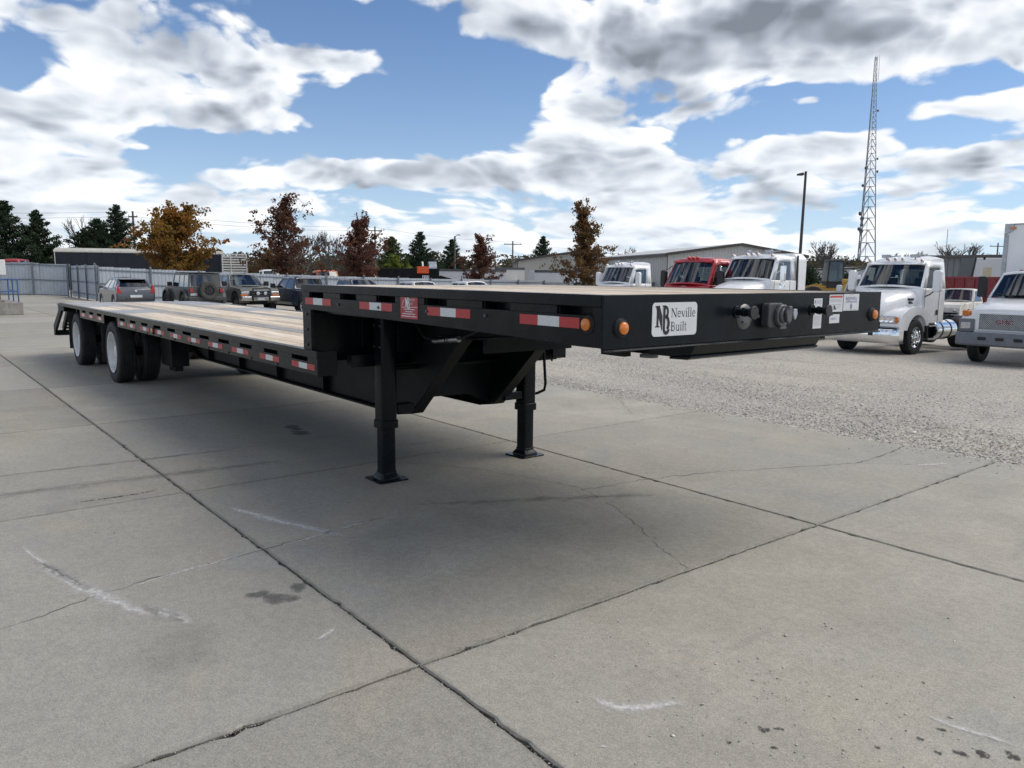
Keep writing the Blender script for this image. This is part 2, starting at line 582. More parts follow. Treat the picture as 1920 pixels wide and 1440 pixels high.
def concrete_material():
    m = bpy.data.materials.new('broom_finished_concrete')
    m.use_nodes = True
    t = m.node_tree
    b = t.nodes['Principled BSDF']
    k = NT(t)
    p, u, v = uv_coords(k)
    P = k.xyz(u, v, 0)
    rnd = k.node('ShaderNodeObjectInfo').outputs['Random']
    large = k.noise(P, 0.28, 4, 0.55)
    mid = k.noise(P, 1.3, 6, 0.62, 0.3)
    fine = k.noise(P, 22, 5, 0.7)
    grit = k.noise(P, 210, 3, 0.8)
    brush = k.noise(k.xyz(k.m('MULTIPLY', u, 2.0), k.m('MULTIPLY', v, 60.0), 0), 1.0, 3, 0.6)
    c = k.ramp(mid, [(0.25, (0.205, 0.193, 0.165)), (0.5, (0.262, 0.248, 0.215)), (0.75, (0.318, 0.302, 0.265))])
    c = k.mix(k.step(large, 0.35, 0.7), c, (0.235, 0.228, 0.208))
    # tan sandy tint and bluish worn patches
    c = k.mix(k.m('MULTIPLY', k.step(k.noise(P, 0.7, 4, 0.6, 0.5), 0.52, 0.7), 0.45), c, (0.292, 0.262, 0.208))
    c = k.mix(k.m('MULTIPLY', k.step(k.noise(k.v('ADD', P, (31, 7, 0)), 0.9, 4, 0.6, 0.5), 0.55, 0.72), 0.55), c, (0.205, 0.212, 0.216))
    # rusty spots
    c = k.mix(k.m('MULTIPLY', k.step(k.noise(k.v('ADD', P, (5, 47, 0)), 1.6, 5, 0.65, 0.6), 0.66, 0.78), 0.35), c, (0.33, 0.21, 0.13))
    # old tyre rubber and grime dragged along the driving direction
    drag = k.noise(k.xyz(k.m('MULTIPLY', u, 1.6), k.m('MULTIPLY', v, 0.35), 3.0), 1.5, 6, 0.7)
    c = k.mix(k.m('MULTIPLY', k.step(drag, 0.58, 0.8), 0.5), c, (0.12, 0.12, 0.12))
    med = k.noise(P, 5.5, 5, 0.65)
    val = k.m('MULTIPLY_ADD', k.step(fine, 0.36, 0.64), 0.13, 0.935)
    grain = k.noise(P, 85, 3, 0.75)
    val = k.m('MULTIPLY_ADD', k.m('SUBTRACT', k.step(grit, 0.36, 0.64), 0.5), 0.50, val)
    val = k.m('MULTIPLY_ADD', k.m('SUBTRACT', k.step(grain, 0.38, 0.62), 0.5), 0.26, val)
    val = k.m('MULTIPLY_ADD', k.m('SUBTRACT', k.step(med, 0.34, 0.66), 0.5), 0.07, val)
    val = k.m('MULTIPLY_ADD', k.m('SUBTRACT', rnd, 0.5), 0.22, val)
    # dark pits and pale specks
    pit = k.step(k.voro(P, 26), 0.0, 0.13)
    val = k.m('MULTIPLY', val, k.m('ADD', k.m('MULTIPLY', pit, 0.35), 0.65))
    speck = k.m('SUBTRACT', 1.0, k.step(k.voro(k.v('ADD', P, (3.3, 1.7, 0)), 17), 0.02, 0.075))
    c = k.mix(1.0, c, k.xyz(val, val, val), 'MULTIPLY')
    c = k.mix(k.m('MULTIPLY', speck, 0.5), c, (0.45, 0.44, 0.41))
    # dirt gathers next to the joints (spacing 3.19 x 3.39 m)
    def joint(w, o, d):
        q = k.m('ABSOLUTE', k.m('SUBTRACT', k.m('FRACT', k.m('ADD', k.m('DIVIDE', k.m('SUBTRACT', w, o), d), 100.5)), 0.5))
        return k.m('MULTIPLY', q, d)
    jd = k.m('MINIMUM', joint(u, 0.17, 3.39), joint(v, -0.89, 3.19))
    jn = k.m('ADD', jd, k.m('MULTIPLY', k.m('SUBTRACT', k.noise(P, 14, 4, 0.7), 0.5), 0.06))
    jm = k.m('SUBTRACT', 1.0, k.step(jn, 0.003, 0.034))
    c = k.mix(k.m('MULTIPLY', jm, 0.5), c, (0.10, 0.098, 0.09))
    c = k.mix(1.0, c, (1.17, 1.15, 1.11), 'MULTIPLY')
    k.put(b.inputs['Base Color'], c)
    k.put(b.inputs['Roughness'], k.m('ADD', k.m('MULTIPLY', mid, 0.25), 0.62))
    bn = k.node('ShaderNodeBump')
    bn.inputs['Strength'].default_value = 0.5
    bn.inputs['Distance'].default_value = 0.006
    h = k.m('ADD', k.m('MULTIPLY', fine, 0.6), k.m('ADD', k.m('MULTIPLY', grit, 0.5), k.m('MULTIPLY', pit, 0.5)))
    k.put(bn.inputs['Height'], k.m('ADD', h, k.m('MULTIPLY', brush, 0.25)))
    k.L.new(bn.outputs[0], b.inputs['Normal'])
    return m


def gravel_material():
    m = bpy.data.materials.new('crushed_limestone_gravel')
    m.use_nodes = True
    t = m.node_tree
    b = t.nodes['Principled BSDF']
    k = NT(t)
    p, u, v = uv_coords(k)
    P = k.xyz(u, v, 0)
    cell = k.voro(P, 38, 'Color')
    d1 = k.voro(P, 38)
    d2 = k.voro(P, 60)
    big = k.noise(P, 0.22, 4, 0.6)
    mid = k.noise(P, 1.6, 5, 0.65)
    cs = k.sep(cell)
    val = k.m('ADD', k.m('MULTIPLY', cs[0], 0.55), 0.75)
    val = k.m('MULTIPLY', val, k.m('SUBTRACT', 1.15, k.m('MULTIPLY', d1, 0.55)))
    c = k.mix(k.step(big, 0.38, 0.64), (0.355, 0.342, 0.32), (0.415, 0.396, 0.36))
    c = k.mix(k.m('MULTIPLY', k.step(mid, 0.5, 0.75), 0.45), c, (0.24, 0.225, 0.205))
    trk = k.noise(k.xyz(k.m('MULTIPLY', u, 0.10), k.m('MULTIPLY', v, 0.9), 4.0), 1.0, 4, 0.6)
    c = k.mix(k.m('MULTIPLY', k.step(trk, 0.52, 0.68), 0.5), c, (0.30, 0.275, 0.24))
    c = k.mix(1.0, c, k.xyz(val, val, val), 'MULTIPLY')
    c = k.mix(k.m('MULTIPLY', k.step(cs[1], 0.82, 0.9), 0.5), c, (0.6, 0.59, 0.56))
    c = k.mix(1.0, c, (1.05, 1.01, 0.95), 'MULTIPLY')
    k.put(b.inputs['Base Color'], c)
    b.inputs['Roughness'].default_value = 0.9
    bn = k.node('ShaderNodeBump')
    bn.inputs['Strength'].default_value = 0.6
    bn.inputs['Distance'].default_value = 0.02
    h = k.m('ADD', k.m('MULTIPLY', k.m('SUBTRACT', 1.0, d1), 0.8), k.m('ADD', k.m('MULTIPLY', k.m('SUBTRACT', 1.0, d2), 0.35), k.m('MULTIPLY', cs[2], 0.5)))
    k.put(bn.inputs['Height'], h)
    k.L.new(bn.outputs[0], b.inputs['Normal'])
    return m


CONC = concrete_material()
GRAV = gravel_material()
DIRT = mat('joint_dirt', (0.035, 0.032, 0.028), 0.95, 0, 0.4, 9, bump=0.5, bscale=60)
CONCW = mat('cast_concrete', (0.27, 0.255, 0.23), 0.85, 0, 0.2, 3, bump=0.2, bscale=40, dirt=0.5, dirtcol=(0.13, 0.125, 0.11))

# ground sheet: flat below the slabs, then gravel falling away from the slab edge
us = [-900, -300, -120, -60, -30, -15, -8, -4, 0, 4, 8, 12, 16, 20, 26, 32, 40, 50, 60, 75, 100, 140, 200, 300, 500, 900, 1800]
vv = [-900, -300, -100, -40, -16, 5.25, 5.40, 6, 7, 8, 9.5, 11, 13, 15, 18, 21, 25, 30, 36, 44, 54, 70, 90, 120, 170, 250, 400, 700, 1500]
gv, gf = [], []
for vq in vv:
    for uq in us:
        x, y = lot(uq, vq)
        z = -0.14 if vq < 5.3 else (-0.012 if vq < 5.5 else terr_v(vq) - 0.012)
        if 5.6 < vq < 40 and -20 < uq < 45: z += random.uniform(-0.012, 0.012)
        gv.append((x, y, z))
w = len(us)
gf = [(j * w + i, j * w + i + 1, (j + 1) * w + i + 1, (j + 1) * w + i) for j in range(len(vv) - 1) for i in range(w - 1)]
g = MB()
g.add(gv, gf)
ground = tag(g.build('ground', GRAV, smooth=0), kind='structure')

# loose stones of the gravel, densest along the slab edge
def stones(name, mats, pts, sizes, kindlabel, parent=None, squash=0.45):
    n = len(pts)
    base = np.array([(1, 0, 0), (-1, 0, 0), (0, 1, 0), (0, -1, 0), (0, 0, 1), (0, 0, -0.6)], float)
    faces = np.array([(0, 2, 4), (2, 1, 4), (1, 3, 4), (3, 0, 4), (2, 0, 5), (1, 2, 5), (3, 1, 5), (0, 3, 5)])
    ang = rng.uniform(0, 6.28, n)
    tilt = rng.uniform(-0.6, 0.6, n)
    V = np.repeat(base[None], n, 0) * rng.uniform(0.6, 1.25, (n, 6, 1))
    V *= rng.uniform(0.65, 1.3, (n, 1, 3))
    V[:, :, 2] *= squash
    ct, st = np.cos(tilt)[:, None], np.sin(tilt)[:, None]
    x, z = V[:, :, 0] * ct - V[:, :, 2] * st, V[:, :, 0] * st + V[:, :, 2] * ct
    ca, sa = np.cos(ang)[:, None], np.sin(ang)[:, None]
    X = x * ca - V[:, :, 1] * sa
    Y = x * sa + V[:, :, 1] * ca
    Q = np.stack([X, Y, z], 2) * sizes[:, None, None] + pts[:, None, :]
    F = faces[None] + (np.arange(n) * 6)[:, None, None]
    me = bpy.data.meshes.new(name)
    me.vertices.add(n * 6)
    me.vertices.foreach_set('co', Q.reshape(-1))
    me.loops.add(n * 24)
    me.loops.foreach_set('vertex_index', F.reshape(-1).astype(np.int32))
    me.polygons.add(n * 8)
    me.polygons.foreach_set('loop_start', np.arange(0, n * 24, 3, dtype=np.int32))
    for m_ in mats: me.materials.append(m_)
    if len(mats) > 1:
        mi = np.repeat(rng.integers(0, len(mats), n), 8).astype(np.int32)
        me.polygons.foreach_set('material_index', mi)
    me.update(calc_edges=True)
    me.validate()
    o = bpy.data.objects.new(name, me)
    COL.objects.link(o)
    if parent: o.parent = parent
    if kindlabel: tag(o, kindlabel, name, kind='stuff')
    return o


ST = [mat('limestone_chip_' + a, c, 0.9, 0, 0.15, 30) for a, c in
      (('pale', (0.56, 0.545, 0.51)), ('tan', (0.42, 0.385, 0.335)), ('grey', (0.38, 0.37, 0.352)), ('dark', (0.30, 0.285, 0.265)), ('mid', (0.44, 0.425, 0.395)))]
N = 70000
sv = 5.38 + rng.exponential(2.8, N)
su = rng.uniform(-5, 16, N)
ok = sv < 16
sv, su = sv[ok], su[ok]
sp = np.zeros((len(su), 3))
sp[:, 0] = OX + REAR[0] * su + LEFT[0] * sv
sp[:, 1] = OY + REAR[1] * su + LEFT[1] * sv
sp[:, 2] = np.array([terr_v(q) for q in sv]) - 0.010 + rng.uniform(-0.004, 0.004, len(su))
ssz = rng.lognormal(math.log(0.0088), 0.42, len(su)).clip(0.004, 0.034)
stones('gravel', ST, sp, ssz, 'loose crushed limestone lying along the concrete edge')

# ------------------------------------------------------------------ concrete pavement, slab by slab
pave = thing('pavement', None, None, (OX, OY, 0), HEAD)
pave['kind'] = 'structure'
b_ = MB(True)
b_.box(-10, 62.5, -13.9, 5.36, -0.10, -0.016)
b_.build('joint_bed', DIRT, pave, smooth=0)
UE = [0.17 + 3.39 * i for i in range(-3, 18)] + [61.4]
VE = [-13.65, -10.46, -7.27, -4.08, -0.89, 2.30, 5.41]


def slab_mesh(lu, lv, fine, seed, ragged_far=False):
    r = random.Random(seed)
    step = 0.05 if fine else 0.6
    amp = 0.0035 if fine else 0.003
    ring = []

    def side(a, bq, nrm, ragged=False):
        L = math.dist(a, bq)
        k = max(2, int(L / step))
        ph = r.uniform(0, 9)
        for i in range(k):
            t = i / k
            wob = amp * math.sin(t * L * 7 + ph) * 0.6 + r.uniform(-amp, amp)
            if fine and r.random() < 0.07: wob -= r.uniform(0.005, 0.020)        # spalled edge
            if ragged: wob -= abs(r.gauss(0, 0.022)) + 0.02 * math.sin(t * 9 + ph)
            ring.append((a[0] + (bq[0] - a[0]) * t + nrm[0] * wob, a[1] + (bq[1] - a[1]) * t + nrm[1] * wob))
    g_ = 0.006
    x0, x1, y0, y1 = g_, lu - g_, g_, lv - g_
    side((x0, y0), (x1, y0), (0, -1))
    side((x1, y0), (x1, y1), (1, 0))
    side((x1, y1), (x0, y1), (0, 1), ragged_far)
    side((x0, y1), (x0, y0), (-1, 0))
    k = len(ring)
    cx, cy = lu / 2, lv / 2
    inner = []
    for (x, y) in ring:
        d = math.hypot(x - cx, y - cy)
        s = 1 - (0.007 + (r.uniform(0, 0.006) if fine else 0)) / d
        inner.append((cx + (x - cx) * s, cy + (y - cy) * s))
    mb = MB(True)
    v = [(x, y, 0) for x, y in inner] + [(x, y, -0.007) for x, y in ring] + [(x, y, -0.06) for x, y in ring]
    f = [tuple(range(k))]
    for a in range(2):
        f += [(a * k + i, a * k + (i + 1) % k, (a + 1) * k + (i + 1) % k, (a + 1) * k + i) for i in range(k)]
    mb.add(v, f)
    return mb.mesh('slab', CONC, smooth=0)


cache = {}
for j in range(len(VE) - 1):
    for i in range(len(UE) - 1):
        lu, lv = UE[i + 1] - UE[i], VE[j + 1] - VE[j]
        near = UE[i] < 7.5 and VE[j] > -4.2
        far_edge = j == len(VE) - 2
        key = (round(lu, 2), round(lv, 2), near and (i, j), far_edge)
        if key not in cache: cache[key] = slab_mesh(lu, lv, near, 100 + len(cache), far_edge)
        o = bpy.data.objects.new('slab', cache[key])
        COL.objects.link(o)
        o.parent = pave
        o.location = (UE[i], -VE[j], random.uniform(-0.0022, 0.0))

# ------------------------------------------------------------------ marks on the concrete: cracks, chalk scuffs, damp stains
def alpha_mat(name, col, scale, lo, hi, strength, rough=0.85, stretch=(1, 1, 1)):
    m = bpy.data.materials.new(name)
    m.use_nodes = True
    t = m.node_tree
    b = t.nodes['Principled BSDF']
    k = NT(t)
    b.inputs['Base Color'].default_value = (*col, 1)
    b.inputs['Roughness'].default_value = rough
    co = k.node('ShaderNodeTexCoord').outputs['Object']
    q = k.v('MULTIPLY', co, stretch)
    at_ = k.node('ShaderNodeAttribute', attribute_name='edge').outputs['Fac']
    f = k.m('ADD', k.noise(q, scale, 7, 0.72), k.m('MULTIPLY', k.m('SUBTRACT', at_, 1.0), 0.55))
    a = k.m('MULTIPLY', k.step(f, lo, hi), strength)
    a = k.m('MULTIPLY', a, k.step(at_, 0.0, 0.25))
    k.put(b.inputs['Alpha'], a)
    return m


CHALK = alpha_mat('chalk_scuff', (0.56, 0.55, 0.53), 34, 0.10, 0.66, 0.95, stretch=(1, 1, 1))
STAIN = alpha_mat('damp_oil_stain', (0.10, 0.097, 0.09), 9, 0.10, 0.5, 0.52, 0.55)
SOOT = alpha_mat('dark_grime', (0.045, 0.042, 0.038), 30, 0.38, 0.52, 0.85)
CRACK = mat('crack_dirt', (0.05, 0.047, 0.042), 0.95, 0, 0.3, 20)


def strip(name, pts, width, m, z=0.0015, taper=True, jit=0.0, step=0.06):
    """soft-edged streak lying on the slabs; the attribute edge falls to 0 at its rim"""
    r = random.Random(len(pts) * 31 + int(abs(pts[0][0]) * 100))
    P = []
    for a, bq in zip(pts[:-1], pts[1:]):
        L = math.dist(a, bq)
        k = max(1, int(L / step))
        for i in range(k):
            t = i / k
            P.append((a[0] + (bq[0] - a[0]) * t + r.uniform(-jit, jit), a[1] + (bq[1] - a[1]) * t + r.uniform(-jit, jit)))
    P.append(pts[-1])
    v, f, e = [], [], []
    for i, p in enumerate(P):
        d = Vector((P[min(i + 1, len(P) - 1)][0] - P[max(i - 1, 0)][0], P[min(i + 1, len(P) - 1)][1] - P[max(i - 1, 0)][1]))
        d.normalize()
        nn = (-d.y, d.x)
        t = i / (len(P) - 1)
        ww = width * (1 if not taper else (0.35 + 0.65 * math.sin(math.pi * min(max(t, 0.02), 0.98)))) * r.uniform(0.8, 1.2)
        for s, ed in ((-1, 0), (0, 1), (1, 0)):
            v.append((p[0] + nn[0] * ww * s / 2, p[1] + nn[1] * ww * s / 2, z))
            e.append(ed * min(1, t * 6, (1 - t) * 6) if taper else ed)
    for i in range(len(P) - 1):
        for s in range(2):
            f.append((i * 3 + s, i * 3 + s + 1, i * 3 + 4 + s, i * 3 + 3 + s))
    mb = MB(True)
    mb.add(v, f)
    o = mb.build(name, m, pave, smooth=0)
    at_ = o.data.attributes.new('edge', 'FLOAT', 'POINT')
    at_.data.foreach_set('value', e)
    return o


def blob(name, c, ru, rv, m, z=0.0017, rot=0.0, n_=40):
    r = random.Random(int(c[0] * 977 + c[1] * 131))
    ph = [r.uniform(0, 6.28) for _ in range(4)]
    v, f, e = [(c[0], c[1], z)], [], [1.0]
    for ring, ed in ((0.45, 0.9), (0.8, 0.55), (1.0, 0.0)):
        for i in range(n_):
            a = 2 * math.pi * i / n_
            k = 1 + 0.16 * math.sin(2 * a + ph[0]) + 0.12 * math.sin(3 * a + ph[1]) + 0.07 * math.sin(5 * a + ph[2])
            x, y = ru * k * ring * math.cos(a), rv * k * ring * math.sin(a)
            v.append((c[0] + x * math.cos(rot) - y * math.sin(rot), c[1] + x * math.sin(rot) + y * math.cos(rot), z))
            e.append(ed)
    for i in range(n_):
        f.append((0, 1 + i, 1 + (i + 1) % n_))
        for q in range(2):
            a0 = 1 + q * n_
            f.append((a0 + i, a0 + n_ + i, a0 + n_ + (i + 1) % n_, a0 + (i + 1) % n_))
    mb = MB(True)
    mb.add(v, f)
    o = mb.build(name, m, pave, smooth=0)
    at_ = o.data.attributes.new('edge', 'FLOAT', 'POINT')
    at_.data.foreach_set('value', e)
    return o


strip('chalk_scuff', [(2.98, -2.07), (2.45, -1.97), (1.93, -1.85)], 0.10, CHALK, jit=0.006)
strip('chalk_scuff', [(2.70, -2.06), (1.93, -1.86), (1.55, -1.74), (1.22, -1.58)], 0.24, CHALK, jit=0.01)
strip('chalk_scuff', [(1.60, -1.70), (1.35, -1.60), (1.15, -1.52)], 0.20, CHALK, jit=0.01)
strip('chalk_scuff', [(3.09, -0.80), (2.5, -0.62), (2.02, -0.44), (1.75, -0.36)], 0.22, CHALK, jit=0.01)
strip('chalk_scuff', [(1.95, -0.85), (2.03, -0.42), (2.09, 0.01)], 0.07, CHALK, jit=0.004)
strip('chalk_scuff', [(1.80, -1.75), (1.88, -1.5), (1.96, -0.95)], 0.06, CHALK, jit=0.004)
strip('chalk_scuff', [(0.62, -1.20), (0.70, -1.05), (0.76, -0.95)], 0.09, CHALK, jit=0.008)
strip('chalk_scuff', [(-1.334, 0.444), (-1.48, 0.468), (-1.662, 0.512)], 0.10, CHALK, jit=0.006)
strip('chalk_scuff', [(-0.70, -0.731), (-0.74, -0.68), (-0.795, -0.636)], 0.035, CHALK, jit=0.006)
strip('chalk_scuff', [(-0.45, -0.5), (-0.6, -0.45), (-0.75, -0.2)], 0.18, CHALK, jit=0.01)
strip('chalk_scuff', [(0.55, 4.6), (0.45, 4.85), (0.40, 5.0)], 0.16, CHALK, jit=0.01)
GRIME = alpha_mat('tyre_grime', (0.10, 0.10, 0.10), 6, 0.2, 0.75, 0.42, 0.7, (2, 0.6, 1))
strip('tyre_grime', [(4.35, -3.4), (4.25, -1.6), (4.05, 0.6)], 0.50, GRIME)
strip('tyre_grime', [(5.0, -2.6), (4.9, -1.4), (4.8, 0.2)], 0.22, GRIME, z=0.0022)
strip('tyre_grime', [(3.75, -1.7), (3.72, -1.2), (3.78, -0.95)], 0.14, SOOT)
strip('tyre_grime', [(2.3, 0.2), (1.6, 1.5), (1.2, 2.2)], 0.35, GRIME)
blob('damp_stain', (1.20, -1.10), 0.085, 0.115, STAIN, rot=0.3)
blob('damp_stain', (1.29, -0.96), 0.08, 0.06, STAIN)
blob('damp_stain', (1.33, -1.17), 0.055, 0.07, STAIN, z=0.0019)
blob('damp_stain', (5.50, 0.80), 0.20, 0.10, STAIN)
blob('damp_stain', (5.18, 0.74), 0.16, 0.12, STAIN)
blob('damp_stain', (0.95, -1.7), 0.35, 0.28, alpha_mat('faint_damp', (0.15, 0.148, 0.14), 3, 0.15, 0.8, 0.22, 0.6))
for (du, dv, a, bq) in ((-1.03, -0.13, .045, .035), (-1.06, -0.08, .03, .025), (-1.55, 0.30, .05, .03), (-1.60, 0.36, .035, .05), (-1.67, 0.43, .05, .035),
                        (-1.50, 0.24, .03, .02), (-1.42, 0.27, .025, .03), (-1.12, -0.2, .02, .015), (-1.0, -0.3, .018, .02), (-1.35, 0.1, .02, .018), (-1.44, 0.40, .03, .02)):
    blob('mud_spot', (du, dv), a, bq, SOOT, n_=18)


def crack(pts, width):
    r = random.Random(int(pts[0][0] * 991))
    P = []
    for a, bq in zip(pts[:-1], pts[1:]):
        L = math.dist(a, bq)
        k = max(1, int(L / 0.045))
        for i in range(k):
            t = i / k
            P.append((a[0] + (bq[0] - a[0]) * t + r.gauss(0, 0.011), a[1] + (bq[1] - a[1]) * t + r.gauss(0, 0.011)))
    P.append(pts[-1])
    v, f = [], []
    for i, p in enumerate(P):
        q0, q1 = P[max(i - 1, 0)], P[min(i + 1, len(P) - 1)]
        d = Vector((q1[0] - q0[0], q1[1] - q0[1]))
        d.normalize()
        ww = width * r.uniform(0.25, 1.5)
        v += [(p[0] - d.y * ww, p[1] + d.x * ww, 0.0012), (p[0] + d.y * ww, p[1] - d.x * ww, 0.0012)]
    f = [(2 * i, 2 * i + 1, 2 * i + 3, 2 * i + 2) for i in range(len(P) - 1)]
    mb = MB(True)
    mb.add(v, f)
    mb.build('crack', CRACK, pave, smooth=0)


crack([(3.48, 0.9), (2.78, 1.35), (2.2, 1.55), (1.82, 1.64), (1.55, 1.56)], 0.0022)
crack([(1.78, 1.61), (1.70, 2.2), (1.5, 2.93), (1.2, 3.6), (0.911, 4.286)], 0.003)
crack([(0.911, 4.286), (0.93, 4.8), (1.0, 5.37)], 0.0045)
crack([(0.911, 4.286), (0.62, 4.6), (0.447, 4.847)], 0.002)
crack([(1.42, 1.52), (1.24, 1.46), (0.855, 1.27), (0.5, 1.07), (0.191, 0.947)], 0.0017)
crack([(5.01, 5.36), (4.3, 4.8), (3.9, 4.5)], 0.002)
crack([(1.62, -2.4), (1.87, -1.65), (1.96, -0.90)], 0.0028)
crack([(1.97, -0.88), (2.05, -0.3), (2.09, 0.02)], 0.003)
crack([(5.15, -4.0), (4.85, -0.9), (4.84, 2.25)], 0.002)
crack([(8.6, -4.0), (8.55, -0.9), (8.6, 2.2)], 0.002)

# pebbles, grit and crumbs scattered on the slabs
N = 1700
pu, pv = rng.uniform(-2.2, 9, N), rng.uniform(-3.2, 5.3, N)
pu[:420] = rng.normal(-1.0, 0.45, 420)
pv[:420] = rng.normal(0.1, 0.45, 420)
pu[420:1300] = rng.uniform(-1, 8, 880)
pv[420:1300] = 5.38 - rng.exponential(0.16, 880)
pp = np.stack([OX + REAR[0] * pu + LEFT[0] * pv, OY + REAR[1] * pu + LEFT[1] * pv, np.full(N, 0.001)], 1)
psz = rng.lognormal(math.log(0.0034), 0.5, N).clip(0.0015, 0.013)
psz[420:1300] = rng.lognormal(math.log(0.0050), 0.5, 880).clip(0.002, 0.02)
stones('pebbles', ST, pp, psz, 'small pebbles and crumbs strewn over the concrete slabs')
jn_ = 5200
ju = rng.uniform(-1.5, 9, jn_)
jv = np.where(rng.random(jn_) < 0.55, -0.89, 2.30) + rng.normal(0, 0.007, jn_)
sel = rng.random(jn_) < 0.45
ju2 = np.where(rng.random(jn_) < 0.75, 0.17, 3.56) + rng.normal(0, 0.006, jn_)
jv2 = rng.uniform(-3.2, 5.2, jn_)
ju, jv = np.where(sel, ju2, ju), np.where(sel, jv2, jv)
jp = np.stack([OX + REAR[0] * ju + LEFT[0] * jv, OY + REAR[1] * ju + LEFT[1] * jv, np.full(jn_, -0.010)], 1)
stones('joint_grit', [ST[3], DIRT, ST[2]], jp, rng.lognormal(math.log(0.0035), 0.45, jn_).clip(0.0015, 0.009), 'dark grit filling the joints between the slabs')
# ------------------------------------------------------------------ lettering
def text_geo(body, size):
    cu = bpy.data.curves.new('txt', 'FONT')
    cu.body = body
    cu.size = size
    cu.resolution_u = 3
    ob = bpy.data.objects.new('txt', cu)
    me = bpy.data.meshes.new_from_object(ob)
    v = [tuple(q.co) for q in me.vertices]
    f = [tuple(p.vertices) for p in me.polygons]
    bpy.data.objects.remove(ob)
    bpy.data.curves.remove(cu)
    bpy.data.meshes.remove(me)
    return v, f


def ribbon(pts, w, closed=False):
    """flat stroke along a 2D polyline -> (verts, faces)"""
    v, f = [], []
    k = len(pts)
    ws = w if isinstance(w, (list, tuple)) else [w] * k
    for i, p in enumerate(pts):
        a, b = pts[max(i - 1, 0)], pts[min(i + 1, k - 1)]
        d = Vector((b[0] - a[0], b[1] - a[1]))
        d.normalize()
        v += [(p[0] - d.y * ws[i] / 2, p[1] + d.x * ws[i] / 2), (p[0] + d.y * ws[i] / 2, p[1] - d.x * ws[i] / 2)]
    f = [(2 * i, 2 * i + 1, 2 * i + 3, 2 * i + 2) for i in range(k - 1)]
    return v, f


def arc(cx, cy, rx, ry, a0, a1, n_=14):
    return [(cx + rx * math.cos(R(a0 + (a1 - a0) * i / n_)), cy + ry * math.sin(R(a0 + (a1 - a0) * i / n_))) for i in range(n_ + 1)]


TK, TN = 0.115, 0.055
GLY = {
    'N': (0.80, [([(.12, 0), (.12, .72)], TN), ([(.12, .72), (.66, 0)], TK), ([(.66, 0), (.66, .72)], TN), ([(0, .70), (.2, .70)], .04), ([(.02, .02), (.24, .02)], .04), ([(.54, .70), (.8, .70)], .04)]),
    'B': (0.62, [([(.14, 0), (.14, .72)], TK), ([(.14, .70)] + arc(.30, .545, .17, .155, 90, -90) + [(.14, .39)], TN), ([(.14, .39)] + arc(.32, .205, .20, .185, 90, -90) + [(.14, .02)], .07), ([(0, .70), (.2, .70)], .04), ([(0, .02), (.2, .02)], .04)]),
    'e': (0.50, [(arc(.25, .25, .19, .23, 5, 320), .075), ([(.06, .27), (.44, .27)], .045)]),
    'v': (0.52, [([(.06, .48), (.26, 0)], TK * .9), ([(.26, 0), (.46, .48)], TN), ([(-.02, .47), (.16, .47)], .035), ([(.36, .47), (.54, .47)], .035)]),
    'i': (0.26, [([(.13, 0), (.13, .48)], TK * .85), ([(.13, .60), (.13, .70)], .10), ([(.02, .02), (.24, .02)], .035), ([(.03, .47), (.13, .47)], .035)]),
    'l': (0.26, [([(.13, 0), (.13, .76)], TK * .85), ([(.02, .02), (.24, .02)], .035), ([(.03, .75), (.13, .75)], .035)]),
    'u': (0.54, [([(.10, .48), (.10, .16)] + arc(.25, .16, .15, .14, 180, 340), .075), ([(.42, .48), (.42, 0)], TK * .8), ([(0, .47), (.1, .47)], .035), ([(.32, .47), (.42, .47)], .035), ([(.42, .02), (.52, .02)], .035)]),
    't': (0.32, [([(.13, .66), (.13, .10)] + arc(.22, .10, .09, .09, 180, 320, 6), .075), ([(0, .47), (.28, .47)], .045)]),
}


def serif_text(body, x, y, size):
    V, F = [], []
    for ch in body:
        adv, st = GLY[ch]
        for pts, w in st:
            v, f = ribbon([(x + p[0] * size, y + p[1] * size) for p in pts], w * size)
            b = len(V)
            V += v
            F += [tuple(i + b for i in q) for q in f]
        x += (adv + 0.03) * size
    return V, F


# ------------------------------------------------------------------ the drop-deck trailer
TRL = thing('drop_deck_trailer', 'long black drop deck semi trailer with wooden decks standing on its landing legs', 'trailer', (OX, OY, 0), HEAD)
W = 2.59
H1, H2 = 1.590, 1.077


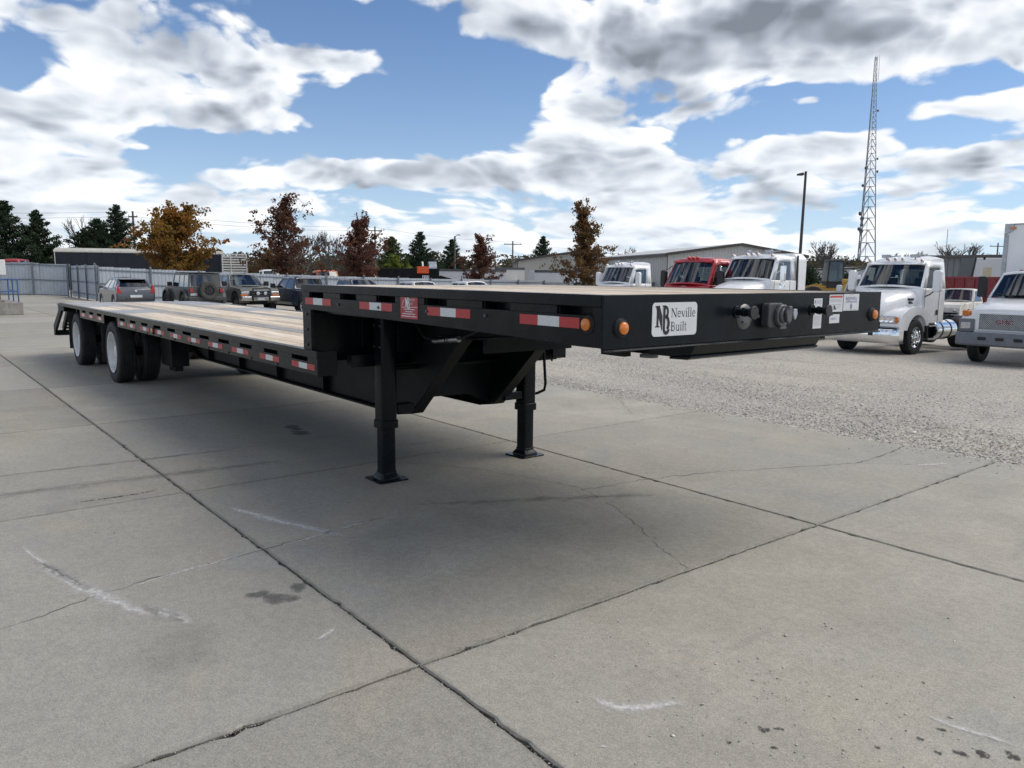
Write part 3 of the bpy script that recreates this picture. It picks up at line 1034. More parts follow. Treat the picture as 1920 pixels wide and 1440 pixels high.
def plank_material(name, cols, rot=0):
    m = bpy.data.materials.new(name)
    m.use_nodes = True
    t = m.node_tree
    b = t.nodes['Principled BSDF']
    k = NT(t)
    co = k.node('ShaderNodeTexCoord').outputs['Object']
    rnd = k.node('ShaderNodeObjectInfo').outputs['Random']
    q = k.v('ADD', co, k.xyz(k.m('MULTIPLY', rnd, 37.0), k.m('MULTIPLY', rnd, 91.0), 0))
    q1 = k.v('MULTIPLY', q, (0.7, 9.0, 3.0))
    g1 = k.noise(q1, 3.0, 6, 0.62, 0.6)
    g2 = k.noise(k.v('MULTIPLY', q, (1.2, 60.0, 8.0)), 2.0, 4, 0.6)
    bl = k.noise(q, 1.1, 4, 0.6)
    c = k.ramp(g1, [(0.28, cols[0]), (0.5, cols[1]), (0.72, cols[2])])
    c = k.mix(k.m('MULTIPLY', k.step(bl, 0.48, 0.68), 0.6), c, cols[3])
    val = k.m('ADD', k.m('MULTIPLY', k.m('SUBTRACT', g2, 0.5), 0.6), k.m('ADD', 0.76, k.m('MULTIPLY', rnd, 0.42)))
    c = k.mix(1.0, c, k.xyz(val, val, val), 'MULTIPLY')
    # knots and nail heads
    kn = k.m('SUBTRACT', 1.0, k.step(k.voro(k.v('MULTIPLY', q, (1.0, 3.0, 1.0)), 1.6), 0.03, 0.10))
    c = k.mix(k.m('MULTIPLY', kn, 0.45), c, (0.16, 0.10, 0.06))
    k.put(b.inputs['Base Color'], c)
    b.inputs['Roughness'].default_value = 0.75
    bn = k.node('ShaderNodeBump')
    bn.inputs['Strength'].default_value = 0.4
    bn.inputs['Distance'].default_value = 0.004
    k.put(bn.inputs['Height'], k.m('ADD', g2, g1))
    k.L.new(bn.outputs[0], b.inputs['Normal'])
    return m


WOOD = plank_material('weathered_pine_planks', [(0.44, 0.345, 0.25), (0.60, 0.505, 0.395), (0.70, 0.61, 0.50), (0.59, 0.54, 0.475)])
DECKSTEEL = mat('worn_deck_steel', (0.34, 0.345, 0.355), 0.42, 0.25, 0.2, 3.0, dirt=0.6, dirtcol=(0.44, 0.41, 0.37), bump=0.08, bscale=30)

# --- decks
b = MB(True)
b.box(0.015, 3.30, 0.07, W - 0.07, 1.528, 1.545)
for uu in [0.35 + 0.40 * i for i in range(8)]:
    b.box(uu, uu + 0.05, 0.10, W - 0.10, 1.425, 1.527)
updeck = b.build('upper_deck', BLACK2, TRL, smooth=0)
b = MB(True)
b.box(3.36, 14.2, 0.07, W - 0.07, 1.018, 1.032)
for uu in [3.6 + 0.45 * i for i in range(23)]:
    b.box(uu, uu + 0.05, 0.10, W - 0.10, 0.935, 1.017)
lowdeck = b.build('lower_deck', BLACK2, TRL, smooth=0)


def plank(u0, u1, v0, v1, z1, parent, zt=0.038):
    mb = MB(True)
    L, ww = (u1 - u0) / 2, (v1 - v0) / 2
    j = random.uniform(-0.0015, 0.0015)
    nseg = max(2, int((u1 - u0) / 0.8))
    secs = []
    for i in range(nseg + 1):
        x = -L + 2 * L * i / nseg
        dz = random.uniform(-0.0012, 0.0012) + j
        dv = random.uniform(-0.0012, 0.0012)
        secs.append([(x, -ww + dv, -zt), (x, ww + dv, -zt), (x, ww + dv, dz), (x, -ww + dv, dz)])
    mb.loft(secs)
    return mb.build('plank', WOOD, parent, smooth=0, bevel=0.003, seg=1, loc=((u0 + u1) / 2, -(v0 + v1) / 2, z1))


vs_ = np.linspace(0.062, W - 0.062, 16)
for a, c in zip(vs_[:-1], vs_[1:]):
    plank(0.012 + random.uniform(0, 0.006), 3.300, a + 0.003, c - 0.003, 1.587, updeck)
def split(a, c, k):
    q = np.linspace(a, c, k + 1)
    return list(zip(q[:-1], q[1:]))
for a, c in split(0.060, 0.712, 4) + split(0.908, 1.682, 5) + split(1.878, W - 0.060, 4):
    outer = c < 0.75 or a > 1.8
    cut = random.choice((7.3, 7.9, 8.5))
    plank(3.365, cut, a + 0.003, c - 0.003, 1.072, lowdeck)
    plank(cut + 0.004, 9.86 if outer else 14.15, a + 0.003, c - 0.003, 1.072, lowdeck)
    if outer:
        plank(11.06, 12.44, a + 0.003, c - 0.003, 1.072, lowdeck)
for v0 in (0.715, 1.685):
    b = MB(True)
    b.box(3.365, 14.15, v0, v0 + 0.19, 1.04, 1.0735)
    b.build('steel_strip', mat('dusty_steel_strip', (0.30, 0.285, 0.265), 0.55, 0.15, 0.2, 3.0, dirt=0.6, dirtcol=(0.40, 0.36, 0.31)), lowdeck, smooth=0, bevel=0.003)
for (u0, u1) in ((9.86, 11.06), (12.44, 13.90)):
    for (v0, v1) in ((0.060, 0.712), (1.878, W - 0.060)):
        b = MB(True)
        b.box(u0 + 0.004, u1 - 0.004, v0, v1, 1.045, 1.0765)
        b.build('wheel_plate', DECKSTEEL, lowdeck, smooth=0, bevel=0.003)
b = MB(True)
b.box(13.905, 14.75, 0.06, W - 0.06, 1.03, 1.070)
b.build('tail_plate', DECKSTEEL, lowdeck, smooth=0, bevel=0.004)


# --- side rails with stake pockets
def tape(rail, u0, u1, w0, w1, v, sgn):
    mb = MB(True)
    q = [u0, u0 + (u1 - u0) * 0.32, u0 + (u1 - u0) * 0.68, u1]
    for i in range(3):
        mb.mi = 1 if i == 1 else 0
        mb.box(q[i] + 0.0005, q[i + 1] - 0.0005, min(v, v + sgn * 0.002), max(v, v + sgn * 0.002), w0, w1)
    return mb.build('reflective_tape', [RED_R, WHT_R], rail, smooth=0)


def upper_rail(v0, sgn):
    """v0: outer face; sgn: direction to the outside (-1 near side, +1 far side)"""
    o = -sgn
    def bx(mb, u0, u1, a, c, w0, w1):
        mb.box(u0, u1, min(v0 + o * a, v0 + o * c), max(v0 + o * a, v0 + o * c), w0, w1)
    mb = MB(True)
    bx(mb, 0.0, 3.335, -0.010, 0.058, 1.536, 1.5915)
    pk = [3.08, 2.55, 2.01, 1.41, 0.81, 0.19]
    edges = [3.335]
    for c in pk: edges += [c + 0.125, c - 0.125]
    edges.append(0.05)
    for i in range(0, len(edges), 2):
        bx(mb, edges[i + 1], edges[i], 0.0, 0.012, 1.4932, 1.5358)
    for c in pk:                                   # pocket cheeks
        for e in (c - 0.128, c + 0.116):
            bx(mb, e, e + 0.012, 0.0122, 0.088, 1.44, 1.5356)
    a, c = v0, v0 + o * 0.012
    mb.prism([(0.05, 1.347), (3.335, 1.402), (3.335, 1.493), (0.05, 1.493)], 'y', min(a, c), max(a, c))
    a, c = v0 + o * 0.0125, v0 + o * 0.07
    mb.prism([(0.05, 1.347), (3.335, 1.402), (3.335, 1.412), (0.05, 1.357)], 'y', min(a, c), max(a, c))
    bx(mb, 0.06, 3.33, 0.089, 0.097, 1.37, 1.5355)
    return mb.build('side_rail', BLACK, TRL, smooth=0, bevel=0.0025)


rail = upper_rail(0.0, -1)
for t0 in (0.150, 1.045, 1.922, 2.825):
    tape(rail, t0, t0 + 0.452, 1.428 + 0.004 * t0, 1.479 + 0.004 * t0, 0.0, -1)
railf = upper_rail(W, 1)
for t0 in (0.150, 1.045, 1.922, 2.825):
    tape(railf, t0, t0 + 0.452, 1.43, 1.48, W, 1)


def lower_rail(v0, sgn):
    o = -sgn
    def bx(mb, u0, u1, a, c, w0, w1):
        mb.box(u0, u1, min(v0 + o * a, v0 + o * c), max(v0 + o * a, v0 + o * c), w0, w1)
    mb = MB(True)
    bx(mb, 3.08, 14.62, -0.010, 0.058, 1.022, 1.0795)
    for (s0, s1) in ((3.09, 9.83), (10.72, 12.62)):
        bx(mb, s0, s1, 0.0, 0.012, 0.885, 0.984)
        bx(mb, s0, s1, 0.0125, 0.065, 0.885, 0.895)
        uu = s0 + 0.18
        bx(mb, s0, uu, 0.0, 0.012, 0.9842, 1.0218)
        while uu + 0.61 < s1 + 0.2:
            e = min(uu + 0.61, s1)
            if e > uu + 0.31: bx(mb, uu + 0.31, e, 0.0, 0.012, 0.9842, 1.0218)
            for q in (uu - 0.006, uu + 0.31):
                bx(mb, q, q + 0.010, 0.0122, 0.085, 0.90, 1.0216)
            uu += 0.61
        bx(mb, s0, s1, 0.086, 0.094, 0.90, 1.0217)
    bx(mb, 3.07, 3.089, -0.008, 0.16, 0.882, 1.078)         # front end plate
    return mb.build('side_rail', BLACK, TRL, smooth=0, bevel=0.0025)


rail2 = lower_rail(0.0, -1)
LT = [3.135, 3.845, 4.57, 5.285, 6.0, 6.69, 7.38, 8.07, 8.77, 9.33, 10.80, 11.48, 12.12]
for t0 in LT:
    tape(rail2, t0, t0 + 0.445, 0.922, 0.968, 0.0, -1)
rail2f = lower_rail(W, 1)
for t0 in LT[::2]:
    tape(rail2f, t0, t0 + 0.445, 0.922, 0.968, W, 1)


def lamp(parent, c, axis, r=0.034, name='marker_lamp'):
    """round amber marker in a black rubber grommet; axis points outwards (trailer coordinates)"""
    mb = MB(True)
    c, a = Vector(c), Vector(axis)
    mb.cyl(c, c + a * 0.012, r * 1.5, r * 1.38, 24)
    mb.cyl(c + a * 0.010, c + a * 0.020, r * 1.25, r * 1.1, 24)
    o = mb.build(name, RUBBER, parent, smooth=40)
    m2 = MB(True)
    m2.cyl(c + a * 0.018, c + a * 0.027, r, r * 0.92, 24)
    m2.cyl(c + a * 0.026, c + a * 0.034, r * 0.92, r * 0.45, 24)
    m2.build('lens', AMBER, o, smooth=40)
    return o


lamp(TRL, (0.088, 0.0, 1.452), (0, -1, 0), 0.030)
lamp(TRL, (7.86, 0.0, 0.950), (0, -1, 0), 0.034)

# --- front bulkhead plate
b = MB(True)
b.box(-0.012, 0.0, -0.008, W + 0.008, 1.338, 1.5925)
b.box(0.0005, 0.05, -0.006, 0.0, 1.345, 1.535)
b.box(0.0005, 0.05, W, W + 0.006, 1.345, 1.535)
plate = b.build('front_plate', BLACK, TRL, smooth=0, bevel=0.003)
b = MB(True)
b.prism([(-0.026, 1.326), (-0.026, 1.331), (-0.0125, 1.337), (0.0, 1.337), (0.0, 1.326)], 'y', -0.006, W + 0.006)
b.build('bottom_flange', BLACK, plate, smooth=0, bevel=0.003)
lamp(plate, (-0.012, 0.110, 1.437), (-1, 0, 0), 0.031)
lamp(plate, (-0.012, 2.490, 1.445), (-1, 0, 0), 0.031)


def rounded(x0, x1, y0, y1, r, n_=6):
    p = []
    for cx, cy, a in ((x1 - r, y1 - r, 0), (x0 + r, y1 - r, 90), (x0 + r, y0 + r, 180), (x1 - r, y0 + r, 270)):
        p += arc(cx, cy, r, r, a, a + 90, n_)
    return p


def flat(parent, name, V, F, m, u=-0.0150):
    """flat print on the front plate; x runs across (v), y runs up (w)"""
    mb = MB(True)
    mb.add([(u, p[0], p[1]) for p in V], F)
    return mb.build(name, m, parent, smooth=0)


b = MB(True)
b.prism(rounded(0.327, 0.669, 1.386, 1.552, 0.022), 'x', -0.0145, -0.0121)
logo = b.build('logo_plate', PAPER, plate, smooth=0)
V, F = serif_text('Neville', 0.462, 1.478, 0.062)
flat(logo, 'lettering', [(0.466 + (p[0] - 0.462) * 0.94, p[1]) for p in V], F, INK, -0.0149)
V, F = serif_text('Built', 0.462, 1.410, 0.062)
flat(logo, 'lettering', [(0.466 + (p[0] - 0.462) * 0.94, p[1]) for p in V], F, INK, -0.0149)
# monogram: an N whose last stroke is the stem of a hooked b
def strokes(lst):
    V, F = [], []
    for pts, w_ in lst:
        v, f = ribbon(pts, w_)
        k = len(V)
        V += v
        F += [tuple(i + k for i in q) for q in f]
    return V, F
NB1 = [([(0.366, 1.437), (0.366, 1.532)], 0.015), ([(0.366, 1.534), (0.412, 1.420)], 0.029),
       ([(0.350, 1.434), (0.384, 1.434)], 0.006), ([(0.348, 1.533), (0.374, 1.533)], 0.006)]
NB2 = [([(0.414, 1.535), (0.414, 1.425)] + arc(0.432, 1.425, 0.018, 0.024, 180, 350, 10), 0.018),
       ([(0.418, 1.529)] + arc(0.425, 1.505, 0.016, 0.024, 80, -70, 10) + [(0.424, 1.483)], 0.015),
       ([(0.424, 1.483)] + arc(0.424, 1.448, 0.024, 0.035, 70, -50, 10), 0.019), ([(0.400, 1.535), (0.424, 1.535)], 0.006)]
V, F = strokes(NB1)
flat(logo, 'monogram', V, F, INK, -0.0149)
V, F = strokes([(p, w_ + 0.006) for p, w_ in NB2])
flat(logo, 'monogram_outline', V, F, PAPER, -0.0152)
V, F = strokes(NB2)
flat(logo, 'monogram', V, F, INK, -0.0155)


def sticker(name, v0, v1, w0, w1, u=-0.0135):
    mb = MB(True)
    mb.box(u, -0.0121, v0, v1, w0, w1)
    return mb.build(name, PAPER, plate, smooth=0)


def lines(parent, rows, m, name='print', u=-0.0139):
    V, F = [], []
    for (x0, x1, y, h) in rows:
        k = len(V)
        V += [(x0, y), (x1, y), (x1, y + h), (x0, y + h)]
        F.append((k, k + 1, k + 2, k + 3))
    o = flat(parent, name, V, F, m, u)
    return tag(o, kind='stuff') if len(rows) > 1 else o


s1 = sticker('warning_sticker', 1.948, 2.108, 1.472, 1.578)
lines(s1, [(1.954, 2.102, 1.559, 0.013)], INKR)
lines(s1, [(1.96, 2.09, 1.549 - 0.008 * i, 0.0025) for i in range(3)] + [(1.97, 2.085, 1.516, 0.0025), (1.965, 2.0, 1.504, 0.002), (2.03, 2.09, 1.504, 0.002), (2.03, 2.07, 1.492, 0.002)], INKG)
lines(s1, [(2.0, 2.018, 1.486, 0.026), (2.022, 2.030, 1.484, 0.016)], INK)
s2 = sticker('maker_sticker', 2.116, 2.306, 1.476, 1.581)
def text_flat(parent, body, x, y, size, m, width=None, u=-0.0139, shear=0.0):
    V, F = text_geo(body, size)
    xs = [p[0] for p in V]
    k = (width / (max(xs) - min(xs))) if width else 1.0
    mn = min(xs)
    return flat(parent, 'lettering', [(x + (p[0] - mn) * k + p[1] * shear, y + p[1]) for p in V], F, m, u)
text_flat(s2, 'RIDEWELL', 2.140, 1.542, 0.030, INKB, 0.142, shear=0.15)
text_flat(s2, 'SUSPENSIONS', 2.140, 1.526, 0.017, INKB, 0.142, shear=0.1)
V, F = ribbon(arc(2.211, 1.502, 0.011, 0.017, 0, 360, 18), 0.004)
flat(s2, 'emblem', V, F, INKB, -0.0139)
V, F = strokes([([(2.205, 1.512), (2.211, 1.492)], 0.004), ([(2.217, 1.512), (2.211, 1.492)], 0.004)])
flat(s2, 'emblem', V, F, INKB, -0.0141)
lines(s2, [(2.14, 2.285, 1.480, 0.002), (2.18, 2.24, 1.574, 0.002)], INKG)
s3 = sticker('small_sticker', 1.960, 2.078, 1.402, 1.457)
V, F = strokes([([(1.974, 1.427), (1.985, 1.437), (1.978, 1.42), (1.998, 1.436), (1.992, 1.422), (2.012, 1.436), (2.008, 1.424), (2.03, 1.437), (2.024, 1.423), (2.045, 1.432)], 0.0025)])
flat(s3, 'handwriting', V, F, INKB, -0.0139)
s4 = sticker('data_sticker', 1.775, 1.868, 1.376, 1.557)
lines(s4, [(1.783, 1.795, 1.527, 0.018)] + [(1.80, 1.855, 1.545 - 0.007 * i, 0.002) for i in range(4)] + [(1.783, 1.858, 1.450 - 0.0075 * i, 0.002) for i in range(9)], INKG)


def gladhand(v, w, plate_too):
    """brake-hose coupling standing out of the front plate"""
    mb = MB(True)
    mb.cyl((-0.012, v, w), (-0.020, v, w), 0.034, 0.034, 18)
    mb.cyl((-0.020, v, w), (-0.055, v, w), 0.018, 0.018, 12)
    mb.cyl((-0.050, v, w), (-0.070, v, w), 0.026, 0.026, 6)
    mb.cyl((-0.068, v, w), (-0.100, v, w), 0.020, 0.023, 16)
    o = mb.build('gladhand', BLACK, plate, smooth=40, bevel=0.002)
    m2 = MB(True)
    m2.cyl((-0.098, v, w), (-0.118, v, w), 0.027, 0.030, 18)
    m2.cyl((-0.118, v, w), (-0.126, v, w), 0.036, 0.036, 20)
    m2.box(-0.122, -0.112, v + 0.01, v + 0.05, w - 0.028, w - 0.012)
    m2.build('coupling_ring', mat('dark_cast_steel', (0.05, 0.05, 0.052), 0.35, 0.7, 0.2, 20), o, smooth=40, bevel=0.002)
    if plate_too:
        m3 = MB(True)
        m3.lathe([(0.0, -0.022), (0.04, -0.024), (0.064, -0.018), (0.070, -0.0125), (0.062, -0.012)], (0, v + 0.072, w - 0.028), 28, 'x')
        m3.box(-0.034, -0.012, v + 0.035, v + 0.085, w - 0.06, w - 0.05)
        m3.build('dust_cover', STEELG, o, smooth=50)
    return o


gladhand(1.010, 1.493, True)
gladhand(1.755, 1.488, False)
b = MB(True)
b.prism(rounded(1.235, 1.385, 1.402, 1.538, 0.025), 'x', -0.062, -0.012)
nose = b.build('electrical_box', PLAST, plate, smooth=0, bevel=0.006)
b = MB(True)
oc = [(1.345 + 0.062 * math.cos(R(22.5 + 45 * i)), 1.468 + 0.066 * math.sin(R(22.5 + 45 * i))) for i in range(8)]
b.prism(oc, 'x', -0.086, -0.0625)
b.cyl((-0.086, 1.345, 1.468), (-0.100, 1.345, 1.468), 0.043, 0.040, 20)
sock = b.build('socket', STEELG, nose, smooth=30, bevel=0.004)
b = MB(True)
b.prism([(1.330, 1.512), (1.372, 1.512), (1.384, 1.485), (1.376, 1.440), (1.356, 1.424), (1.336, 1.440), (1.326, 1.485)], 'x', -0.118, -0.1005)
b.box(-0.125, -0.10, 1.335, 1.368, 1.505, 1.522)
b.build('socket_lid', STEELG, sock, smooth=0, bevel=0.004)
b = MB(True)
b.box(-0.090, -0.065, 1.315, 1.372, 1.393, 1.407)
b.build('socket_foot', STEELG, sock, smooth=0, bevel=0.003)
b = MB(True)
b.cyl((-0.012, 1.475, 1.474), (-0.060, 1.475, 1.474), 0.026, 0.026, 18)
sm = b.build('small_socket', STEELG, plate, smooth=40, bevel=0.002)
b = MB(True)
b.prism([(1.462, 1.503), (1.492, 1.503), (1.500, 1.478), (1.490, 1.452), (1.478, 1.440), (1.466, 1.452), (1.455, 1.478)], 'x', -0.078, -0.0605)
b.build('socket_lid', GALV, sm, smooth=0, bevel=0.003)

# --- red maker's sticker on the near side rail
def side_flat(parent, name, V, F, m, v=-0.0035):
    mb = MB(True)
    mb.add([(p[0], v, p[1]) for p in V], F)
    return mb.build(name, m, parent, smooth=0)
b = MB(True)
b.box(1.606, 1.813, -0.0022, -0.0003, 1.3985, 1.4928)
b.box(1.606, 1.813, -0.0022, -0.0003, 1.4934, 1.5340)
stk = b.build('maker_sticker', STICKR, rail, smooth=0)
SX = lambda x: 1.806 - x                      # text runs towards the front of the trailer
V, F = serif_text('Neville', 0.100, 1.512, 0.024)
side_flat(stk, 'lettering', [(SX(0.1 + (p[0] - 0.1) * 0.85), p[1]) for p in V], F, INKW)
V, F = serif_text('Built', 0.100, 1.488, 0.024)
side_flat(stk, 'lettering', [(SX(0.1 + (p[0] - 0.1) * 0.85), p[1]) for p in V], F, INKW)
V, F = strokes([(([(SX(0.052 + (p[0] - 0.35) * 0.52), 1.470 + (p[1] - 1.42) * 0.52) for p in pts]), w_ * 0.55) for pts, w_ in NB1 + NB2])
side_flat(stk, 'monogram', V, F, INKW)
V, F = strokes([([(SX(0.01), 1.478), (SX(0.045), 1.525)], 0.004), ([(SX(0.008), 1.470), (SX(0.20), 1.4745)], 0.003)])
side_flat(stk, 'print', V, F, INKW)
for y, x, wd in ((1.4585, 0.035, 0.13), (1.444, 0.055, 0.09), (1.4295, 0.02, 0.155), (1.4145, 0.01, 0.18)):   # rows of small print
    xx, L = x, []
    while xx < x + wd:
        l = random.uniform(0.006, 0.02)
        L.append(([(SX(xx), y), (SX(min(xx + l, x + wd)), y)], 0.006))
        xx += l + 0.004
    V, F = strokes(L)
    tag(side_flat(stk, 'small_print', V, F, INKW), kind='stuff')

# --- coupler underneath the nose
b = MB(True)
b.prism([(0.012, 1.3255), (0.045, 1.268), (0.16, 1.252), (1.30, 1.252), (1.45, 1.3255)], 'y', 0.70, 1.93)
b.prism([(0.040, 1.268), (0.036, 1.256), (0.06, 1.244), (0.18, 1.240), (0.18, 1.2515)], 'y', 0.695, 1.935)
coup = b.build('coupler_plate', BLACK, TRL, smooth=0, bevel=0.004)
b = MB(True)
b.cyl((0.85, W / 2, 1.252), (0.85, W / 2, 1.16), 0.045, 0.045, 20)
b.cyl((0.85, W / 2, 1.175), (0.85, W / 2, 1.155), 0.06, 0.06, 20)
b.build('kingpin', STEELG, coup, smooth=40)
b = MB(True)
b.box(0.42, 0.60, 0.60, 0.655, 1.235, 1.30)
b.build('lock_bracket', BLACK2, coup, smooth=0)
b = MB(True)
b.box(0.05, 3.30, 0.12, 0.30, 1.380, 1.424)
b.box(0.05, 3.30, W - 0.30, W - 0.12, 1.380, 1.424)
b.box(0.02, 0.12, 0.10, W - 0.10, 1.345, 1.50)
b.build('nose_frame', BLACK2, TRL, smooth=0)

# --- main beams with gooseneck
WEB = [(0.35, 1.50), (3.36, 1.50), (3.36, 1.015), (14.2, 1.015), (14.2, 0.80), (9.5, 0.76), (8.7, 0.50), (3.2, 0.50), (3.02, 0.53), (2.30, 1.20), (1.5, 1.27), (0.35, 1.30)]
for vc in (0.86, 1.73):
    b = MB(True)
    b.prism(WEB, 'y', vc - 0.007, vc + 0.007)
    low = [(14.2, 0.80), (9.5, 0.76), (8.7, 0.50), (3.2, 0.50), (3.02, 0.53), (2.30, 1.20), (1.5, 1.27), (0.35, 1.30)]
    for p, q in zip(low[:-1], low[1:]):
        b.prism([(p[0], p[1] - 0.001), (q[0], q[1] - 0.001), (q[0], q[1] - 0.017), (p[0], p[1] - 0.017)], 'y', vc - (0.06 if q[0] < 3.1 else 0.085), vc + (0.06 if q[0] < 3.1 else 0.085))
    for uu in (3.5, 4.7, 5.9, 7.1, 8.3):
        b.box(uu, uu + 0.012, vc - 0.07, vc + 0.07, 0.501, 0.93)
    b.build('main_beam', BLACK2, TRL, smooth=0, bevel=0.003)
b = MB(True)
b.prism([(0.868, 1.0), (0.868, 0.54), (0.98, 0.62), (1.45, 0.615), (1.60, 0.57), (1.722, 0.53), (1.722, 1.0)], 'x', 3.13, 3.15)
b.box(3.40, 3.46, 0.868, 1.722, 0.60, 1.0)
b.box(2.05, 2.10, 0.868, 1.722, 1.10, 1.5)
b.build('neck_cross_plate', BLACK2, TRL, smooth=0)
# step riser between the decks
b = MB(True)
b.box(3.305, 3.335, 0.032, W - 0.032, 0.985, 1.528)
b.box(3.185, 3.336, 0.0, 0.030, 1.0805, 1.4015)
b.box(3.185, 3.336, W - 0.030, W, 1.0805, 1.4015)
b.box(3.10, 3.185, 0.30, W - 0.30, 0.93, 1.03)
for vv_ in (0.45, 1.29, 2.1):
    b.box(3.20, 3.304, vv_, vv_ + 0.06, 1.08, 1.50)
b.build('step_riser', BLACK, TRL, smooth=0, bevel=0.003)
b = MB(True)
b.cyl((2.50, 0.70, 1.172), (2.17, 0.70, 1.208), 0.024, 0.024, 16)
tubeh = b.build('document_tube', ALU, TRL, smooth=40)
b = MB(True)
b.cyl((2.33, 0.70, 1.1905), (2.32, 0.70, 1.1916), 0.026, 0.026, 16)
b.cyl((2.30, 0.70, 1.1938), (2.29, 0.70, 1.1949), 0.026, 0.026, 16)
b.box(2.18, 2.5, 0.73, 0.85, 1.20, 1.21)
b.build('clamp', RUBBER, tubeh, smooth=40)
b = MB(True)
b.box(3.15, 3.55, 2.30, 2.555, 0.86, 1.0)
b.box(2.95, 3.52, 2.34, 2.50, 1.0, 1.39)
b.cyl((3.2, 2.53, 0.86), (3.2, 2.53, 0.84), 0.012, 0.012, 8)
b.build('tool_box', BLACK2, TRL, smooth=0, bevel=0.006)

# --- air and electric lines slung below the neck
for pts in ([(2.16, 0.70, 1.21), (2.02, 0.72, 1.26), (1.85, 0.74, 1.33), (1.70, 0.76, 1.37)], [(2.52, 0.71, 1.17), (2.70, 0.73, 1.19), (2.86, 0.76, 1.27), (2.95, 0.78, 1.36)],
            [(1.95, 0.66, 1.30), (2.3, 0.62, 1.325), (2.7, 0.60, 1.33), (3.1, 0.60, 1.36)]):
    b = MB(True)
    b.tube(pts, 0.009, 6)
    b.build('air_line', RUBBER, TRL, smooth=60)
BOLT = mat('bolt_steel', (0.10, 0.10, 0.105), 0.45, 0.6, 0.2, 8)
bolt_me = None
for (uu, vv_, ww_, ax) in [(2.94, 0.470, 1.27, 1), (3.03, 0.470, 1.27, 1), (2.94, 0.470, 1.10, 1), (3.03, 0.470, 1.10, 1)] + [(0.9 + 0.6 * i, -0.0008, 1.455, 1) for i in range(4)] + [(3.26, -0.0008, 1.12 + 0.12 * i, 1) for i in range(3)] + [(3.9 + 0.61 * i, -0.0008, 0.903, 1) for i in range(9)]:
    if bolt_me is None:
        b = MB(True)
        b.cyl((0, 0.002, 0), (0, -0.009, 0), 0.011, 0.010, 6)
        bolt_me = b.mesh('bolt', BOLT, 30)
    o = bpy.data.objects.new('bolt', bolt_me)
    COL.objects.link(o)
    o.parent = TRL
    o.location = (uu, -vv_, ww_)
# --- landing gear
for vc, far in ((0.54, False), (2.02, True)):
    uc = 2.985
    b = MB(True)
    b.prism(rounded(uc - 0.070, uc + 0.070, vc - 0.070, vc + 0.070, 0.022, 4), 'z', 0.485, 1.345)
    b.prism(rounded(uc - 0.079, uc + 0.079, vc - 0.079, vc + 0.079, 0.024, 4), 'z', 0.435, 0.500)
    v_b = 0.62 if not far else 1.94
    b.box(uc - 0.05, uc + 0.05, min(v_b, 0.78 if not far else 1.74), max(v_b, 0.78 if not far else 1.74), 0.55, 0.62)
    b.box(uc - 0.06, uc + 0.06, min(v_b, 0.85 if not far else 1.74), max(v_b, 0.85 if not far else 1.74), 1.05, 1.30)
    leg = b.build('landing_leg', BLACK, TRL, smooth=40, bevel=0.003)
    b = MB(True)
    b.prism(rounded(uc - 0.061, uc + 0.061, vc - 0.061, vc + 0.061, 0.024, 4), 'z', 0.03, 0.486)
    b.build('inner_tube', BLACK, leg, smooth=40)
    b = MB(True)
    a0, a1 = rounded(uc - 0.092, uc + 0.092, vc - 0.092, vc + 0.092, 0.03, 4), rounded(uc - 0.066, uc + 0.066, vc - 0.066, vc + 0.066, 0.024, 4)
    b.loft([[(p[0], p[1], 0.012) for p in a0], [(p[0], p[1], 0.030) for p in rounded(uc - 0.088, uc + 0.088, vc - 0.088, vc + 0.088, 0.03, 4)], [(p[0], p[1], 0.058) for p in a1], [(p[0], p[1], 0.075) for p in a1]])
    b.prism(rounded(uc - 0.135, uc + 0.135, vc - 0.135, vc + 0.135, 0.02, 3), 'z', 0.001, 0.012)
    b.build('foot', STEELG if False else BLACK, leg, smooth=40, bevel=0.002)
b = MB(True)
b.tube([(3.02, 2.22, 1.34), (3.009, 2.25, 1.068), (2.968, 2.25, 0.66), (2.985, 2.25, 0.60), (3.079, 2.25, 0.559), (3.22, 2.25, 0.52), (3.285, 2.25, 0.48), (3.31, 2.25, 0.42), (3.31, 2.25, 0.296)], 0.014, 8)
b.build('crank_handle', BLACK, TRL, smooth=60)
b = MB(True)
b.cyl((2.985, 0.6, 0.92), (2.985, 1.96, 0.92), 0.022, 0.022, 10)
b.build('cross_shaft', BLACK2, TRL, smooth=40)

# --- wheels, axles, suspension
def tyre_profile(r, w, rimr, ribs=4):
    h = w / 2
    p = [(rimr, -h * 0.80), (rimr + (r - rimr) * 0.35, -h * 0.97), (rimr + (r - rimr) * 0.60, -h), (r - 0.035, -h * 0.97), (r - 0.010, -h * 0.90), (r, -h * 0.80)]
    if ribs:
        xs = np.linspace(-h * 0.74, h * 0.74, ribs + 1)
        for i in range(ribs):
            if i:
                p += [(r + 0.002, xs[i] - 0.005), (r - 0.012, xs[i] - 0.003), (r - 0.012, xs[i] + 0.003), (r + 0.002, xs[i] + 0.005)]
    p += [(r, h * 0.80), (r - 0.010, h * 0.90), (r - 0.035, h * 0.97), (rimr + (r - rimr) * 0.60, h), (rimr + (r - rimr) * 0.35, h * 0.97), (rimr, h * 0.80)]
    return p


